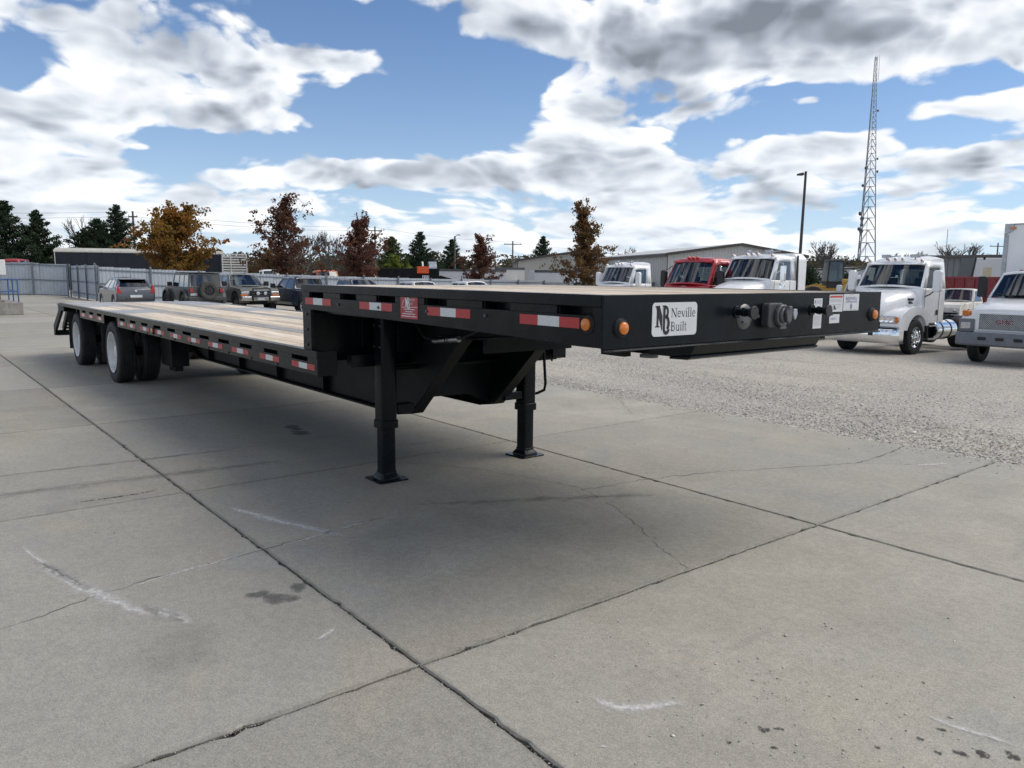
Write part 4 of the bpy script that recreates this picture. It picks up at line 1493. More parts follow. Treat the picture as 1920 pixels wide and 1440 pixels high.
tm = MB()
tm.lathe(tyre_profile(0.465, 0.250, 0.300, 5), n=56)
TYRE_ME = tm.mesh('wheel', RUBBER, 40)
rm = MB()
rm.lathe([(0.300, 0.112), (0.312, 0.118), (0.312, 0.126), (0.300, 0.124), (0.290, 0.112), (0.283, 0.05), (0.262, 0.0), (0.225, -0.03), (0.165, -0.035), (0.15, -0.02), (0.145, 0.02), (0.10, 0.03), (0.098, 0.075), (0.06, 0.085), (0.0, 0.085)], n=48)
for i in range(10):
    a = 2 * math.pi * i / 10
    rm.cyl((0.185 * math.cos(a), -0.034, 0.185 * math.sin(a)), (0.185 * math.cos(a), -0.005, 0.185 * math.sin(a)), 0.015, 0.013, 6)
rm.lathe([(0.300, -0.100), (0.283, -0.05), (0.262, 0.0)], n=48)
RIM_ME = rm.mesh('rim', WHITEP, 35)
ri = MB()
ri.lathe([(0.300, 0.100), (0.283, 0.04), (0.20, 0.03), (0.0, 0.03)], n=32)
ri.lathe([(0.300, -0.100), (0.283, -0.04), (0.20, 0.03)], n=32)
RIMI_ME = ri.mesh('rim', WHITEP, 35)
for ua in (10.46, 13.30):
    for side in (0, 1):
        for inner in (0, 1):
            vc = 0.155 + inner * 0.345
            if side: vc = W - vc
            wh = bpy.data.objects.new('wheel', TYRE_ME)
            COL.objects.link(wh)
            wh.parent = TRL
            wh.location = (ua, -vc, 0.462)
            wh.rotation_euler = (0, random.uniform(0, 6), math.pi if side else 0)
            rr = bpy.data.objects.new('rim', RIMI_ME if inner else RIM_ME)
            COL.objects.link(rr)
            rr.parent = wh
    b = MB(True)
    b.cyl((ua, 0.25, 0.462), (ua, W - 0.25, 0.462), 0.064, 0.064, 14)
    for vc in (0.86, 1.73):
        b.box(ua - 0.75, ua - 0.55, vc - 0.05, vc + 0.05, 0.42, 0.78)
        b.beam((ua - 0.65, vc, 0.47), (ua + 0.42, vc, 0.47), 0.08, 0.11)
        b.cyl((ua + 0.36, vc, 0.52), (ua + 0.36, vc, 0.78), 0.13, 0.13, 16)
    for vc in (0.70, 1.89):
        b.cyl((ua - 0.2, vc, 0.46), (ua - 0.38, vc, 0.46), 0.085, 0.085, 14)
    b.build('axle', BLACK2, TRL, smooth=40)
    for vc in (0.02, W - 0.62):
        b = MB(True)
        b.box(ua + 0.62, ua + 0.632, vc, vc + 0.60, 0.25, 0.93)
        b.build('mud_flap', RUBBER, TRL, smooth=0)
b = MB(True)
b.cyl((8.6, 0.9, 0.72), (8.6, 1.7, 0.72), 0.13, 0.13, 18)
b.cyl((9.1, 0.9, 0.72), (9.1, 1.7, 0.72), 0.13, 0.13, 18)
b.build('air_tank', BLACK2, TRL, smooth=40)
b = MB(True)
b.box(9.2, 9.75, 0.55, 0.80, 0.32, 0.80)
b.box(9.3, 9.6, 0.62, 0.74, 0.24, 0.33)
b.build('suspension_hanger', BLACK2, TRL, smooth=0, bevel=0.01)

# --- tail: gussets, folded ramps, bumper
for v0, v1 in ((0.0, 0.045), (W - 0.045, W)):
    b = MB(True)
    b.prism([(14.20, 0.93), (14.20, 1.0215), (14.62, 1.0215), (14.625, 1.05), (14.93, 1.05), (14.86, 0.90), (15.50, 0.60), (15.50, 0.40), (15.36, 0.40), (15.30, 0.52), (14.62, 0.86), (14.5, 0.93)], 'y', v0, v1)
    b.build('tail_gusset', BLACK2, TRL, smooth=0, bevel=0.004)
b = MB(True)
b.box(14.80, 14.905, -0.002, 0.0, 0.915, 1.035)
b.build('reflective_tape', WHT_R, TRL, smooth=0)
for v0 in (0.18, 1.62):
    b = MB(True)
    for vv_ in (v0, v0 + 0.74):
        b.beam((14.80, vv_, 0.98), (15.52, vv_, 0.50), 0.05, 0.12, up=(0.55, 0, 0.83))
    for i in range(7):
        t = 0.08 + i * 0.14
        b.box(14.80 + 0.72 * t - 0.02, 14.80 + 0.72 * t + 0.02, v0 + 0.03, v0 + 0.71, 0.98 - 0.48 * t - 0.02, 0.98 - 0.48 * t + 0.02)
    b.build('loading_ramp', BLACK2, TRL, smooth=0)
b = MB(True)
b.box(15.37, 15.47, 0.046, W - 0.046, 0.395, 0.50)
b.box(14.70, 14.80, 0.06, W - 0.06, 0.90, 1.06)
b.build('rear_bumper', BLACK2, TRL, smooth=0, bevel=0.006)
b = MB(True)
b.box(13.95, 15.36, 0.30, 0.40, 0.42, 0.50)
b.box(13.95, 15.36, W - 0.40, W - 0.30, 0.42, 0.50)
b.box(13.95, 14.05, 0.30, 0.40, 0.50, 0.94)
b.box(13.95, 14.05, W - 0.40, W - 0.30, 0.50, 0.94)
b.build('bumper_bracket', BLACK2, TRL, smooth=0)
# ------------------------------------------------------------------ vehicle kit (local x forward, y left, z up, ground at z = 0)
HD_A = HEAD                      # facing away, along the trailer
HD_B = HEAD - math.pi            # facing the camera side, along the trailer
HD_C = math.atan2(-LEFT[1], -LEFT[0])   # truck row: noses towards the slab edge


def wheel_set(root, spots, r, w, rimr, rimmat, style='spoke', n_=28, tyre=None):
    """each wheel is a tyre mesh that carries its rim; spots: (x, y, side)"""
    mb = MB()
    mb.lathe(tyre_profile(r, w, rimr, 4 if w > 0.22 else 0), n=n_)
    tme = mb.mesh('wheel', tyre or RUBBER, 40)
    mb = MB()
    h = w / 2
    if style == 'spoke':
        mb.lathe([(rimr, h * 0.75), (rimr * 0.97, h * 0.9), (rimr * 0.90, h * 0.7), (rimr * 0.86, h * 0.1)], n=24)
        mb.lathe([(rimr * 0.28, h * 0.75), (rimr * 0.22, h * 0.85), (0.0, h * 0.85)], n=16)
        for i in range(6):
            a = 2 * math.pi * i / 6
            mb.beam((rimr * 0.2 * math.cos(a), h * 0.62, rimr * 0.2 * math.sin(a)), (rimr * 0.93 * math.cos(a), h * 0.70, rimr * 0.93 * math.sin(a)), rimr * 0.24, 0.03, up=(0, 1, 0))
        mb.lathe([(rimr * 0.95, h * 0.05), (0, h * 0.05)], n=16)
    elif style == 'truck':
        mb.lathe([(rimr, h * 0.80), (rimr * 1.04, h * 0.94), (rimr * 0.98, h * 0.90), (rimr * 0.93, h * 0.55), (rimr * 0.80, h * 0.72), (rimr * 0.66, h * 0.92), (rimr * 0.42, h * 0.95), (rimr * 0.38, h * 1.15), (rimr * 0.25, h * 1.28), (0, h * 1.3)], n=32)
        for i in range(10):
            a = 2 * math.pi * i / 10
            mb.cyl((rimr * 0.55 * math.cos(a), h * 0.9, rimr * 0.55 * math.sin(a)), (rimr * 0.55 * math.cos(a), h * 1.2, rimr * 0.55 * math.sin(a)), 0.017, 0.012, 6)
    else:
        mb.lathe([(rimr, h * 0.75), (rimr * 0.97, h * 0.9), (rimr * 0.90, h * 0.5), (rimr * 0.5, h * 0.6), (rimr * 0.3, h * 0.8), (0, h * 0.85)], n=24)
    rme = mb.mesh('rim', rimmat, 35)
    hole = None
    if style == 'truck':
        mb = MB()
        for i in range(10):
            a = 2 * math.pi * (i + 0.5) / 10
            c, s = math.cos(a), math.sin(a)
            mb.cyl((rimr * 0.76 * c, h * 0.70, rimr * 0.76 * s), (rimr * 0.76 * c, h * 0.86, rimr * 0.76 * s), rimr * 0.095, rimr * 0.095, 10)
        hole = mb.mesh('hand_holes', DARK, 35)
    for (x, y, sd_) in spots:
        o = bpy.data.objects.new('wheel', tme)
        COL.objects.link(o)
        o.parent = root
        o.location = (x, y, r - 0.006)
        o.rotation_euler = (0, random.uniform(0, 6), 0 if sd_ > 0 else math.pi)
        q = bpy.data.objects.new('rim', rme)
        COL.objects.link(q)
        q.parent = o
        if hole:
            q2 = bpy.data.objects.new('hand_holes', hole)
            COL.objects.link(q2)
            q2.parent = o


def arch(cx, cz, r, a0=0, a1=180, n_=10):
    return arc(cx, cz, r, r, a0, a1, n_)


def greenhouse(root, name, pm, belt, roof, windows, glass=None, crown=0.05, bulge=0.05, sbulge=0.03, frame=0.03, inner=None, centre=None, pillars=None, rear=(0.08, 0.92, 0.10, 0.86), front=(0.05, 0.95, 0.06, 0.92), gfront=None, grear=None, gmats=None):
    """cab upper: belt = (xf, xr, half, z), roof = (xf, xr, half, z); windows: openings of the side as (s0, s1, t0, t1) from rear to front"""
    glass = glass or GLASSM
    xf, xr, hw, zb = belt
    rf, rr, rh, zr = roof
    cen = centre or ((xf + xr) / 2, 0, (zb + zr) / 2)
    FL, FR, RL, RR_ = (xf, hw, zb), (xf, -hw, zb), (xr, hw, zb), (xr, -hw, zb)
    TFL, TFR, TRL_, TRR = (rf, rh, zr), (rf, -rh, zr), (rr, rh, zr), (rr, -rh, zr)
    faces = {'f': [FR, FL, TFL, TFR], 'r': [RL, RR_, TRR, TRL_], 'L': [RL, FL, TFL, TRL_], 'R': [RR_, FR, TFR, TRR]}
    mb = MB()
    mb.patch(faces['f'], bulge, front, 8, 2, cen)
    mb.patch(faces['r'], sbulge * 0.5, rear, 6, 2, cen)
    # side panels: vertical strips between several openings
    for k in 'LR':
        if not windows:
            mb.patch(faces[k], 0.0, None, 4, 2, cen)
            continue
        q = [Vector(p) for p in faces[k]]
        cuts = [0.0]
        for a, c in zip(windows[:-1], windows[1:]): cuts.append((a[1] + c[0]) / 2)
        cuts.append(1.0)
        for i, wn in enumerate(windows):
            c0, c1 = cuts[i], cuts[i + 1]
            sub = [q[0].lerp(q[1], c0), q[0].lerp(q[1], c1), q[3].lerp(q[2], c1), q[3].lerp(q[2], c0)]
            h = ((wn[0] - c0) / (c1 - c0), (wn[1] - c0) / (c1 - c0), wn[2], wn[3])
            mb.patch(sub, 0.0, h, 3, 2, cen)
    # roof with a little crown
    nx, ny = 6, 6
    v, f = [], []
    for j in range(ny + 1):
        for i in range(nx + 1):
            s, t = i / nx, j / ny
            p = (Vector(TRL_).lerp(Vector(TFL), s)).lerp(Vector(TRR).lerp(Vector(TFR), s), t)
            p.z += crown * (1 - (2 * t - 1) ** 4) * (0.35 + 0.65 * (1 - (2 * s - 1) ** 4))
            if i == nx: p.x += bulge * (1 - (2 * t - 1) ** 2)
            v.append(p)
    w_ = nx + 1
    f = [(j * w_ + i, (j + 1) * w_ + i, (j + 1) * w_ + i + 1, j * w_ + i + 1) for j in range(ny) for i in range(nx)]
    a, b2, c = (Vector(v[k]) for k in f[0][:3])
    if (b2 - a).cross(c - b2).z < 0: f = [t[::-1] for t in f]
    mb.add(v, f)
    cabin = mb.build(name, [pm, inner or DARK], root, smooth=40, solid=frame, recalc=False, mofs=1)
    # panes
    g = MB()
    g.patch(faces['f'], bulge, None, 8, 2, cen, -0.006, only=front)
    g.build('windshield', gfront or glass, cabin, smooth=40, recalc=False)
    if rear:
        g = MB()
        g.patch(faces['r'], sbulge * 0.5, None, 6, 2, cen, -0.006, only=rear)
        g.build('rear_window', grear or glass, cabin, smooth=40, recalc=False)
    for k in 'LR':
        for wi, wn in enumerate(windows):
            g = MB()
            g.patch(faces[k], 0.0, None, 4, 2, cen, -0.006, only=wn)
            gm = glass if not gmats else gmats[wi]
            g.build('side_window', gm, cabin, smooth=40, recalc=False)
    return cabin


def body(root, name, prof, hw, pm, bevel=0.05, tuck=None, bm=None, seg=3):
    """lower body: a side outline carried across the width"""
    mb = MB()
    mb.prism(prof, 'y', -hw, hw)
    return mb.build(name, [pm], root, smooth=35, bevel=bevel, seg=seg)


def quick_box(root, name, m, *dims, bevel=0.01, smooth=35):
    mb = MB()
    mb.box(*dims)
    return mb.build(name, m, root, smooth=smooth, bevel=bevel)


def seats(root, spots, z, m=None):
    for (x, y) in spots:
        mb = MB()
        mb.box(x - 0.25, x + 0.25, y - 0.24, y + 0.24, z - 0.35, z - 0.2)
        mb.prism([(x - 0.25, z - 0.2), (x - 0.1, z - 0.2), (x - 0.24, z + 0.38), (x - 0.34, z + 0.38)], 'y', y - 0.23, y + 0.23)
        mb.box(x - 0.35, x - 0.26, y - 0.13, y + 0.13, z + 0.40, z + 0.58)
        mb.build('seat', m or DARK, root, smooth=35, bevel=0.03)


# ------------------------------------------------------------------ hatchback
def hatchback(loc, rotz):
    t = thing('hatchback', 'small grey hatchback with red tail lamps seen from behind', 'car', loc, rotz)
    pm = paint('grey_metallic', (0.078, 0.085, 0.105), 0.3, 0.7, 0.15)
    hw = 0.84
    prof = [(-2.02, 0.42), (-2.06, 0.62), (-2.03, 0.86), (-1.98, 1.0), (-1.6, 0.98), (0.75, 0.98), (1.7, 0.84), (2.02, 0.70), (2.08, 0.5), (2.04, 0.25), (1.68, 0.2)]
    prof += arch(1.33, 0.31, 0.36, 0, 180) + [(0.95, 0.2), (-0.9, 0.2)] + arch(-1.27, 0.31, 0.36, 0, 180) + [(-1.66, 0.22)]
    body(t, 'body', prof, hw, pm, 0.07)
    greenhouse(t, 'cabin', pm, (1.05, -1.96, 0.82, 0.97), (0.25, -1.38, 0.60, 1.44),
               [(0.10, 0.24, 0.15, 0.75), (0.28, 0.57, 0.06, 0.86), (0.61, 0.88, 0.06, 0.82)], GLASSD, crown=0.035, bulge=0.08, rear=(0.08, 0.92, 0.18, 0.90))
    mb = MB()
    mb.prism([(-1.40, 1.44), (-1.60, 1.415), (-1.62, 1.40), (-1.38, 1.41)], 'y', -0.58, 0.58)
    mb.build('spoiler', pm, t, smooth=0, bevel=0.008)
    for s in (-1, 1):
        mb = MB()
        mb.prism([(s * 0.58, 0.74), (s * 0.845, 0.78), (s * 0.80, 1.05), (s * 0.74, 1.16), (s * 0.70, 0.98)], 'x', -2.05, -1.86)
        mb.build('tail_lamp', REDLENS, t, smooth=0, bevel=0.015)
        mb = MB()
        mb.box(0.78, 0.95, s * 0.84, s * 1.02, 0.96, 1.10)
        mb.build('mirror', pm, t, smooth=35, bevel=0.03)
    mb = MB()
    mb.box(-2.085, -2.05, -0.42, 0.42, 0.40, 0.55)
    mb.build('bumper_insert', PLAST, t, smooth=0, bevel=0.01)
    mb = MB()
    mb.lathe([(0.055, -2.055), (0.05, -2.065), (0, -2.068)], (0, 0, 0.86), 16, 'x')
    mb.build('badge', CHROME, t)
    mb = MB()
    mb.tube([(-1.1, 0, 1.46), (-1.35, 0, 1.62)], 0.006, 5)
    mb.build('antenna', INK, t)
    mb = MB()
    mb.box(-2.075, -2.062, -0.26, 0.26, 0.56, 0.68)
    mb.build('number_plate', PAPER, t, smooth=0)
    wheel_set(t, [(1.33, 0.73, 1), (1.33, -0.73, -1), (-1.27, 0.73, 1), (-1.27, -0.73, -1)], 0.31, 0.19, 0.20, ALU)
    seats(t, [(0.1, 0.36), (0.1, -0.36), (-0.8, 0.3), (-0.8, -0.3)], 0.85)
    return t


# ------------------------------------------------------------------ boxy off-road car
def offroader(loc, rotz):
    t = thing('off_road_car', 'boxy dusty grey off-road car with a spare wheel on its tailgate', 'car', loc, rotz)
    pm = paint('dusty_grey', (0.085, 0.085, 0.083), 0.45, 0.3, 0.5)
    top = mat('black_soft_top', (0.018, 0.018, 0.02), 0.7, bump=0.1, bscale=80)
    hw = 0.78
    prof = [(-2.05, 0.62), (-2.07, 1.16), (0.62, 1.16), (0.75, 1.20), (1.85, 1.12), (1.92, 0.72), (1.9, 0.60)]
    prof += [(1.85, 0.58)] + arch(1.35, 0.50, 0.47, 0, 180)[::1] + [(0.85, 0.52), (-1.05, 0.52)] + arch(-1.50, 0.50, 0.45, 0, 180) + [(-2.0, 0.58)]
    body(t, 'body', prof, hw, pm, 0.04)
    greenhouse(t, 'cabin', pm, (0.66, -2.05, 0.78, 1.15), (0.42, -1.92, 0.70, 1.82),
               [(0.05, 0.28, 0.06, 0.86), (0.32, 0.58, 0.06, 0.86), (0.62, 0.93, 0.06, 0.86)], GLASSD, crown=0.03, bulge=0.02, rear=(0.06, 0.94, 0.08, 0.88))
    mb = MB()
    mb.box(-1.99, 0.30, -0.715, 0.715, 1.835, 1.862)
    mb.box(-2.065, -1.99, -0.71, 0.71, 1.17, 1.19)
    mb.build('hard_top', top, t, smooth=0, bevel=0.01)
    for s in (-1, 1):
        for xc in (1.35, -1.50):
            mb = MB()
            o_, i_ = arch(xc, 0.50, 0.56, -8, 188, 12), arch(xc, 0.50, 0.47, -8, 188, 12)
            mb.prism(o_ + i_[::-1], 'y', min(s * 0.74, s * 0.95), max(s * 0.74, s * 0.95))
            mb.build('fender_flare', PLAST, t, smooth=30, bevel=0.02)
        mb = MB()
        mb.box(-2.13, -2.06, min(s * 0.60, s * 0.77), max(s * 0.60, s * 0.77), 0.92, 1.12)
        tl = mb.build('tail_lamp', PLAST, t, smooth=0, bevel=0.012)
        m2 = MB()
        m2.box(-2.14, -2.131, min(s * 0.615, s * 0.755), max(s * 0.615, s * 0.755), 0.94, 1.10)
        m2.build('lens', REDLENS, tl, smooth=0, bevel=0.01)
        mb = MB()
        mb.box(0.50, 0.62, min(s * 0.80, s * 1.02), max(s * 0.80, s * 1.02), 1.20, 1.40)
        mb.build('mirror', INK, t, smooth=0, bevel=0.03)
    mb = MB()
    mb.box(-2.30, -2.08, -0.86, 0.86, 0.56, 0.74)
    mb.box(-2.2, -2.0, -0.5, 0.5, 0.48, 0.56)
    mb.build('rear_bumper', PLAST, t, smooth=0, bevel=0.03)
    mb = MB()
    mb.box(-2.09, -2.075, 0.42, 0.72, 0.78, 0.90)
    mb.build('number_plate', PAPER, t, smooth=0)
    mb = MB()
    mb.box(1.93, 2.05, -0.75, 0.75, 0.55, 0.72)
    mb.box(1.915, 1.935, -0.6, 0.6, 0.75, 1.08)
    mb.build('front_bumper', PLAST, t, smooth=0, bevel=0.02)
    tyre = mat('dusty_tyre', (0.05, 0.048, 0.045), 0.85, 0, 0.25, 8, dirt=0.7, dirtcol=(0.11, 0.10, 0.09))
    dk = mat('dark_rim', (0.03, 0.03, 0.03), 0.35)
    wheel_set(t, [(1.35, 0.78, 1), (1.35, -0.78, -1), (-1.50, 0.78, 1), (-1.50, -0.78, -1)], 0.43, 0.28, 0.23, dk, tyre=tyre)
    # spare wheel on the tailgate
    mb = MB()
    mb.lathe(tyre_profile(0.42, 0.27, 0.22, 0), n=32, axis='x', c=(-2.28, 0, 0))
    sp = mb.build('spare_wheel', tyre, t, loc=(0, -0.05, 1.02))
    mb = MB()
    mb.lathe([(0.22, -2.36), (0.21, -2.40), (0.19, -2.35), (0.05, -2.36), (0, -2.38)], (0, 0, 0), 24, 'x')
    for i in range(8):
        a = 2 * math.pi * i / 8
        mb.beam((-2.385, 0.03 * math.cos(a), 0.03 * math.sin(a)), (-2.385, 0.2 * math.cos(a), 0.2 * math.sin(a)), 0.045, 0.03, up=(1, 0, 0))
    mb.build('rim', dk, sp)
    mb = MB()
    mb.box(-2.15, -2.06, -0.25, 0.15, 0.85, 1.15)
    mb.build('spare_carrier', INK, t, smooth=0)
    seats(t, [(0.0, 0.36), (0.0, -0.36)], 1.05)
    return t


# ------------------------------------------------------------------ pick-up trucks
def pickup(label, loc, rotz, pm, group, modern=True, crew=True, lift=0.0, glass=None, marker=False, guard=False, crown=0.035, bedlen=1.75):
    t = thing('pickup_truck', label, 'pickup', loc, rotz, group)
    z = lift
    hw = 0.94
    cl = 2.15 if crew else 1.75                     # cab length at the belt
    xf = 1.10                                        # cowl
    xr = xf - cl - 0.25
    xb = xr - 0.03 - bedlen
    fx, rx = 1.95, xb + 0.72
    hz = 1.18 if modern else 1.10
    rad = 0.44 if not lift else 0.50
    wz = rad
    front = [(2.82, 0.50 + z), (2.86, 0.80 + z), (2.83, hz - 0.10 + z), (2.72, hz + z)]
    prof = [(xr, 1.28 + z)] if False else []
    prof = front + [(xf + 0.05, hz + 0.07 + z), (xr, hz + 0.07 + z), (xr, 0.48 + z)]
    prof += [(fx - rad - 0.10, 0.48 + z)] + arch(fx, wz, rad + 0.10, 180, 0, 10) + [(fx + rad + 0.15, 0.48 + z)]
    prof = [p for p in prof]
    body(t, 'body', prof, hw, pm, 0.06)
    # bed with an open box
    zt = hz + 0.04 + z
    bp = [(xr - 0.03, 0.50 + z), (xr - 0.03, zt), (xb, zt), (xb, 0.55 + z), (rx - rad - 0.12, 0.52 + z)] + arch(rx, wz, rad + 0.09, 180, 0, 10)
    for s in (-1, 1):
        mb = MB()
        mb.prism(bp, 'y', min(s * hw, s * (hw - 0.09)), max(s * hw, s * (hw - 0.09)))
        mb.build('bed_side', pm, t, smooth=35, bevel=0.025)
    mb = MB()
    mb.box(xb, xr - 0.03, -hw + 0.09, hw - 0.09, 0.66 + z, 0.74 + z)
    mb.box(xr - 0.09, xr - 0.03, -hw + 0.09, hw - 0.09, 0.74 + z, zt - 0.01)
    mb.build('bed_floor', DARK, t, smooth=0)
    mb = MB()
    mb.box(xb - 0.02, xb + 0.05, -hw + 0.095, hw - 0.095, 0.70 + z, zt)
    mb.build('tailgate', pm, t, smooth=0, bevel=0.015)
    mb = MB()
    mb.box(xb - 0.12, xb - 0.025, -hw * 0.95, hw * 0.95, 0.50 + z, 0.68 + z)
    mb.build('rear_bumper', CHROME, t, smooth=0, bevel=0.03)
    for s in (-1, 1):
        mb = MB()
        mb.box(xb - 0.012, xb + 0.03, min(s * 0.78, s * (hw + 0.004)), max(s * 0.78, s * (hw + 0.004)), 0.86 + z, zt - 0.05)
        mb.build('tail_lamp', REDLENS, t, smooth=0, bevel=0.01)
    wins = [(0.07, 0.42, 0.08, 0.84), (0.47, 0.86, 0.08, 0.82)] if crew else [(0.08, 0.30, 0.10, 0.84), (0.36, 0.84, 0.08, 0.82)]
    greenhouse(t, 'cabin', pm, (xf, xr + 0.03, 0.90, hz + 0.06 + z), (xf - 0.72, xr + 0.22, 0.70, hz + 0.66 + z), wins, glass or GLASSM, crown=crown, bulge=0.07, rear=(0.08, 0.92, 0.12, 0.84))
    # nose
    mb = MB()
    mb.box(2.845, 2.885, -0.50, 0.50, 0.80 + z, hz - 0.12 + z)
    gr = mb.build('grille', DARK, t, smooth=0, bevel=0.01)
    for i in range(2):
        mb = MB()
        mb.box(2.886, 2.90, -0.48, 0.48, 0.86 + z + i * 0.12, 0.885 + z + i * 0.12)
        mb.build('grille_bar', CHROME, gr, smooth=0)
    mb = MB()
    mb.box(2.84, 2.98, -0.95, 0.95, 0.52 + z, 0.73 + z)
    bp_ = mb.build('front_bumper', CHROME, t, smooth=0, bevel=0.03)
    mb = MB()
    mb.box(2.981, 2.99, -0.16, 0.16, 0.56 + z, 0.70 + z)
    mb.build('number_plate', PAPER, bp_, smooth=0)
    for s in (-1, 1):
        mb = MB()
        mb.box(2.78, 2.875, min(s * 0.55, s * 0.93), max(s * 0.55, s * 0.93), 0.84 + z, hz - 0.14 + z)
        hl = mb.build('headlamp', CLEARLENS, t, smooth=0, bevel=0.02)
        mb = MB()
        mb.box(2.72, 2.872, min(s * 0.60, s * 0.945), max(s * 0.60, s * 0.945), 0.76 + z, 0.832 + z)
        mb.build('turn_signal', AMBER, hl, smooth=0, bevel=0.01)
        mb = MB()
        mb.box(xf - 0.28, xf - 0.12, min(s * 0.95, s * 1.18), max(s * 0.95, s * 1.18), hz + 0.10 + z, hz + 0.34 + z)
        mb.box(xf - 0.24, xf - 0.18, min(s * 0.86, s * 0.96), max(s * 0.86, s * 0.96), hz + 0.16 + z, hz + 0.22 + z)
        mb.build('mirror', INK, t, smooth=0, bevel=0.025)
        mb = MB()
        mb.box(xf - 0.75, xf - 0.60, min(s * hw, s * (hw + 0.02)), max(s * hw, s * (hw + 0.02)), hz - 0.10 + z, hz - 0.06 + z)
        mb.build('door_handle', CHROME if not modern else pm, t, smooth=0)
    if guard:
        mb = MB()
        for y in (-0.42, 0.42):
            mb.beam((3.03, y, 0.50 + z), (3.03, y, 1.12 + z), 0.05, 0.05)
        for zz in (0.74, 1.10):
            mb.beam((3.03, -0.45, zz + z), (3.03, 0.45, zz + z), 0.05, 0.05)
        mb.build('brush_guard', INK, t, smooth=0)
        for y in (-0.18, 0.18):
            mb = MB()
            mb.lathe([(0.0, 3.04), (0.07, 3.045), (0.085, 3.07), (0.0, 3.085)], (0, y, 0.88 + z), 16, 'x')
            mb.build('spot_lamp', CLEARLENS, t)
    if marker:
        for i in range(5):
            mb = MB()
            y = (i - 2) * 0.22
            mb.box(xf - 0.82, xf - 0.72, y - 0.04, y + 0.04, hz + 0.66 + z, hz + 0.725 + z)
            mb.build('roof_marker', AMBER, t, smooth=0, bevel=0.01)
    mb = MB()
    mb.box(xb + 0.2, 2.6, -0.45, 0.45, 0.34 + z * 0.8, 0.50 + z)
    mb.build('chassis', BLACK2, t, smooth=0)
    wheel_set(t, [(fx, 0.78, 1), (fx, -0.78, -1), (rx, 0.78, 1), (rx, -0.78, -1)], rad, 0.27, 0.25, ALU if modern else STEELG)
    seats(t, [(0.1, 0.42), (0.1, -0.42)] + ([(-0.85, 0.42), (-0.85, -0.42)] if crew else []), hz + 0.02 + z)
    return t


def at_lot(x, y, dz=0.0):
    return (x, y, terr(x, y) - 0.012 + dz)


hatchback((-18.9, 38.2, -0.075), HD_A)
offroader(at_lot(-15.7, 38.4), HD_A)
PG = 'pickups parked along the fence'
pickup('lifted olive grey pickup with chrome bumper and brush guard', at_lot(-14.1, 40.4, 0.0), HD_B, paint('olive_grey', (0.10, 0.10, 0.088), 0.32, 0.5, 0.4), PG, modern=False, crew=False, lift=0.10, guard=True, glass=GLASS)
pickup('dark blue crew cab pickup seen from behind beside the olive grey one', at_lot(-11.05, 40.6), HD_A, paint('dark_blue', (0.012, 0.022, 0.055), 0.25, 0.8, 0.1), PG, glass=GLASSD)
pickup('black crew cab pickup with pale windshield glare behind the upper deck', at_lot(-8.75, 44.4), HD_B, paint('black', (0.012, 0.012, 0.014), 0.2, 0.9, 0.1), PG, glass=GLASSM)
pickup('light silver pickup between the black and the white pickup', at_lot(-5.5, 46.2, -0.03), HD_B, paint('light_silver', (0.55, 0.56, 0.57), 0.3, 0.6, 0.1), PG, crew=True)
pickup('white pickup with amber marker lamps on its roof', at_lot(-2.55, 48.4, 0.05), HD_B, paint('fleet_white', (0.74, 0.74, 0.73), 0.3, 0.5, 0.1), PG, marker=True, glass=GLASSM)


def saloon(loc, rotz):
    t = thing('saloon_car', 'dark saloon car of which only the roof shows above the deck', 'car', loc, rotz)
    pm = paint('charcoal', (0.03, 0.032, 0.036), 0.25, 0.8, 0.1)
    prof = [(-2.3, 0.4), (-2.36, 0.7), (-2.3, 1.02), (-1.7, 1.06), (0.8, 1.04), (1.9, 0.92), (2.3, 0.72), (2.34, 0.42), (2.0, 0.24)]
    prof += arch(1.45, 0.33, 0.38, 0, 180) + [(1.0, 0.22), (-1.0, 0.22)] + arch(-1.4, 0.33, 0.38, 0, 180) + [(-1.85, 0.24)]
    body(t, 'body', prof, 0.9, pm, 0.08)
    greenhouse(t, 'cabin', pm, (1.15, -1.75, 0.86, 1.03), (0.3, -1.0, 0.62, 1.50), [(0.16, 0.46, 0.06, 0.82), (0.52, 0.84, 0.06, 0.82)], GLASSD, crown=0.04, bulge=0.08)
    wheel_set(t, [(1.45, 0.78, 1), (1.45, -0.78, -1), (-1.4, 0.78, 1), (-1.4, -0.78, -1)], 0.33, 0.2, 0.21, ALU)
    for s in (-1, 1):
        mb = MB()
        mb.box(2.15, 2.33, min(s * 0.5, s * 0.86), max(s * 0.5, s * 0.86), 0.66, 0.80)
        mb.build('headlamp', CLEARLENS, t, smooth=0, bevel=0.03)
    return t


saloon(at_lot(2.2, 50.2, 0.20), HD_B)
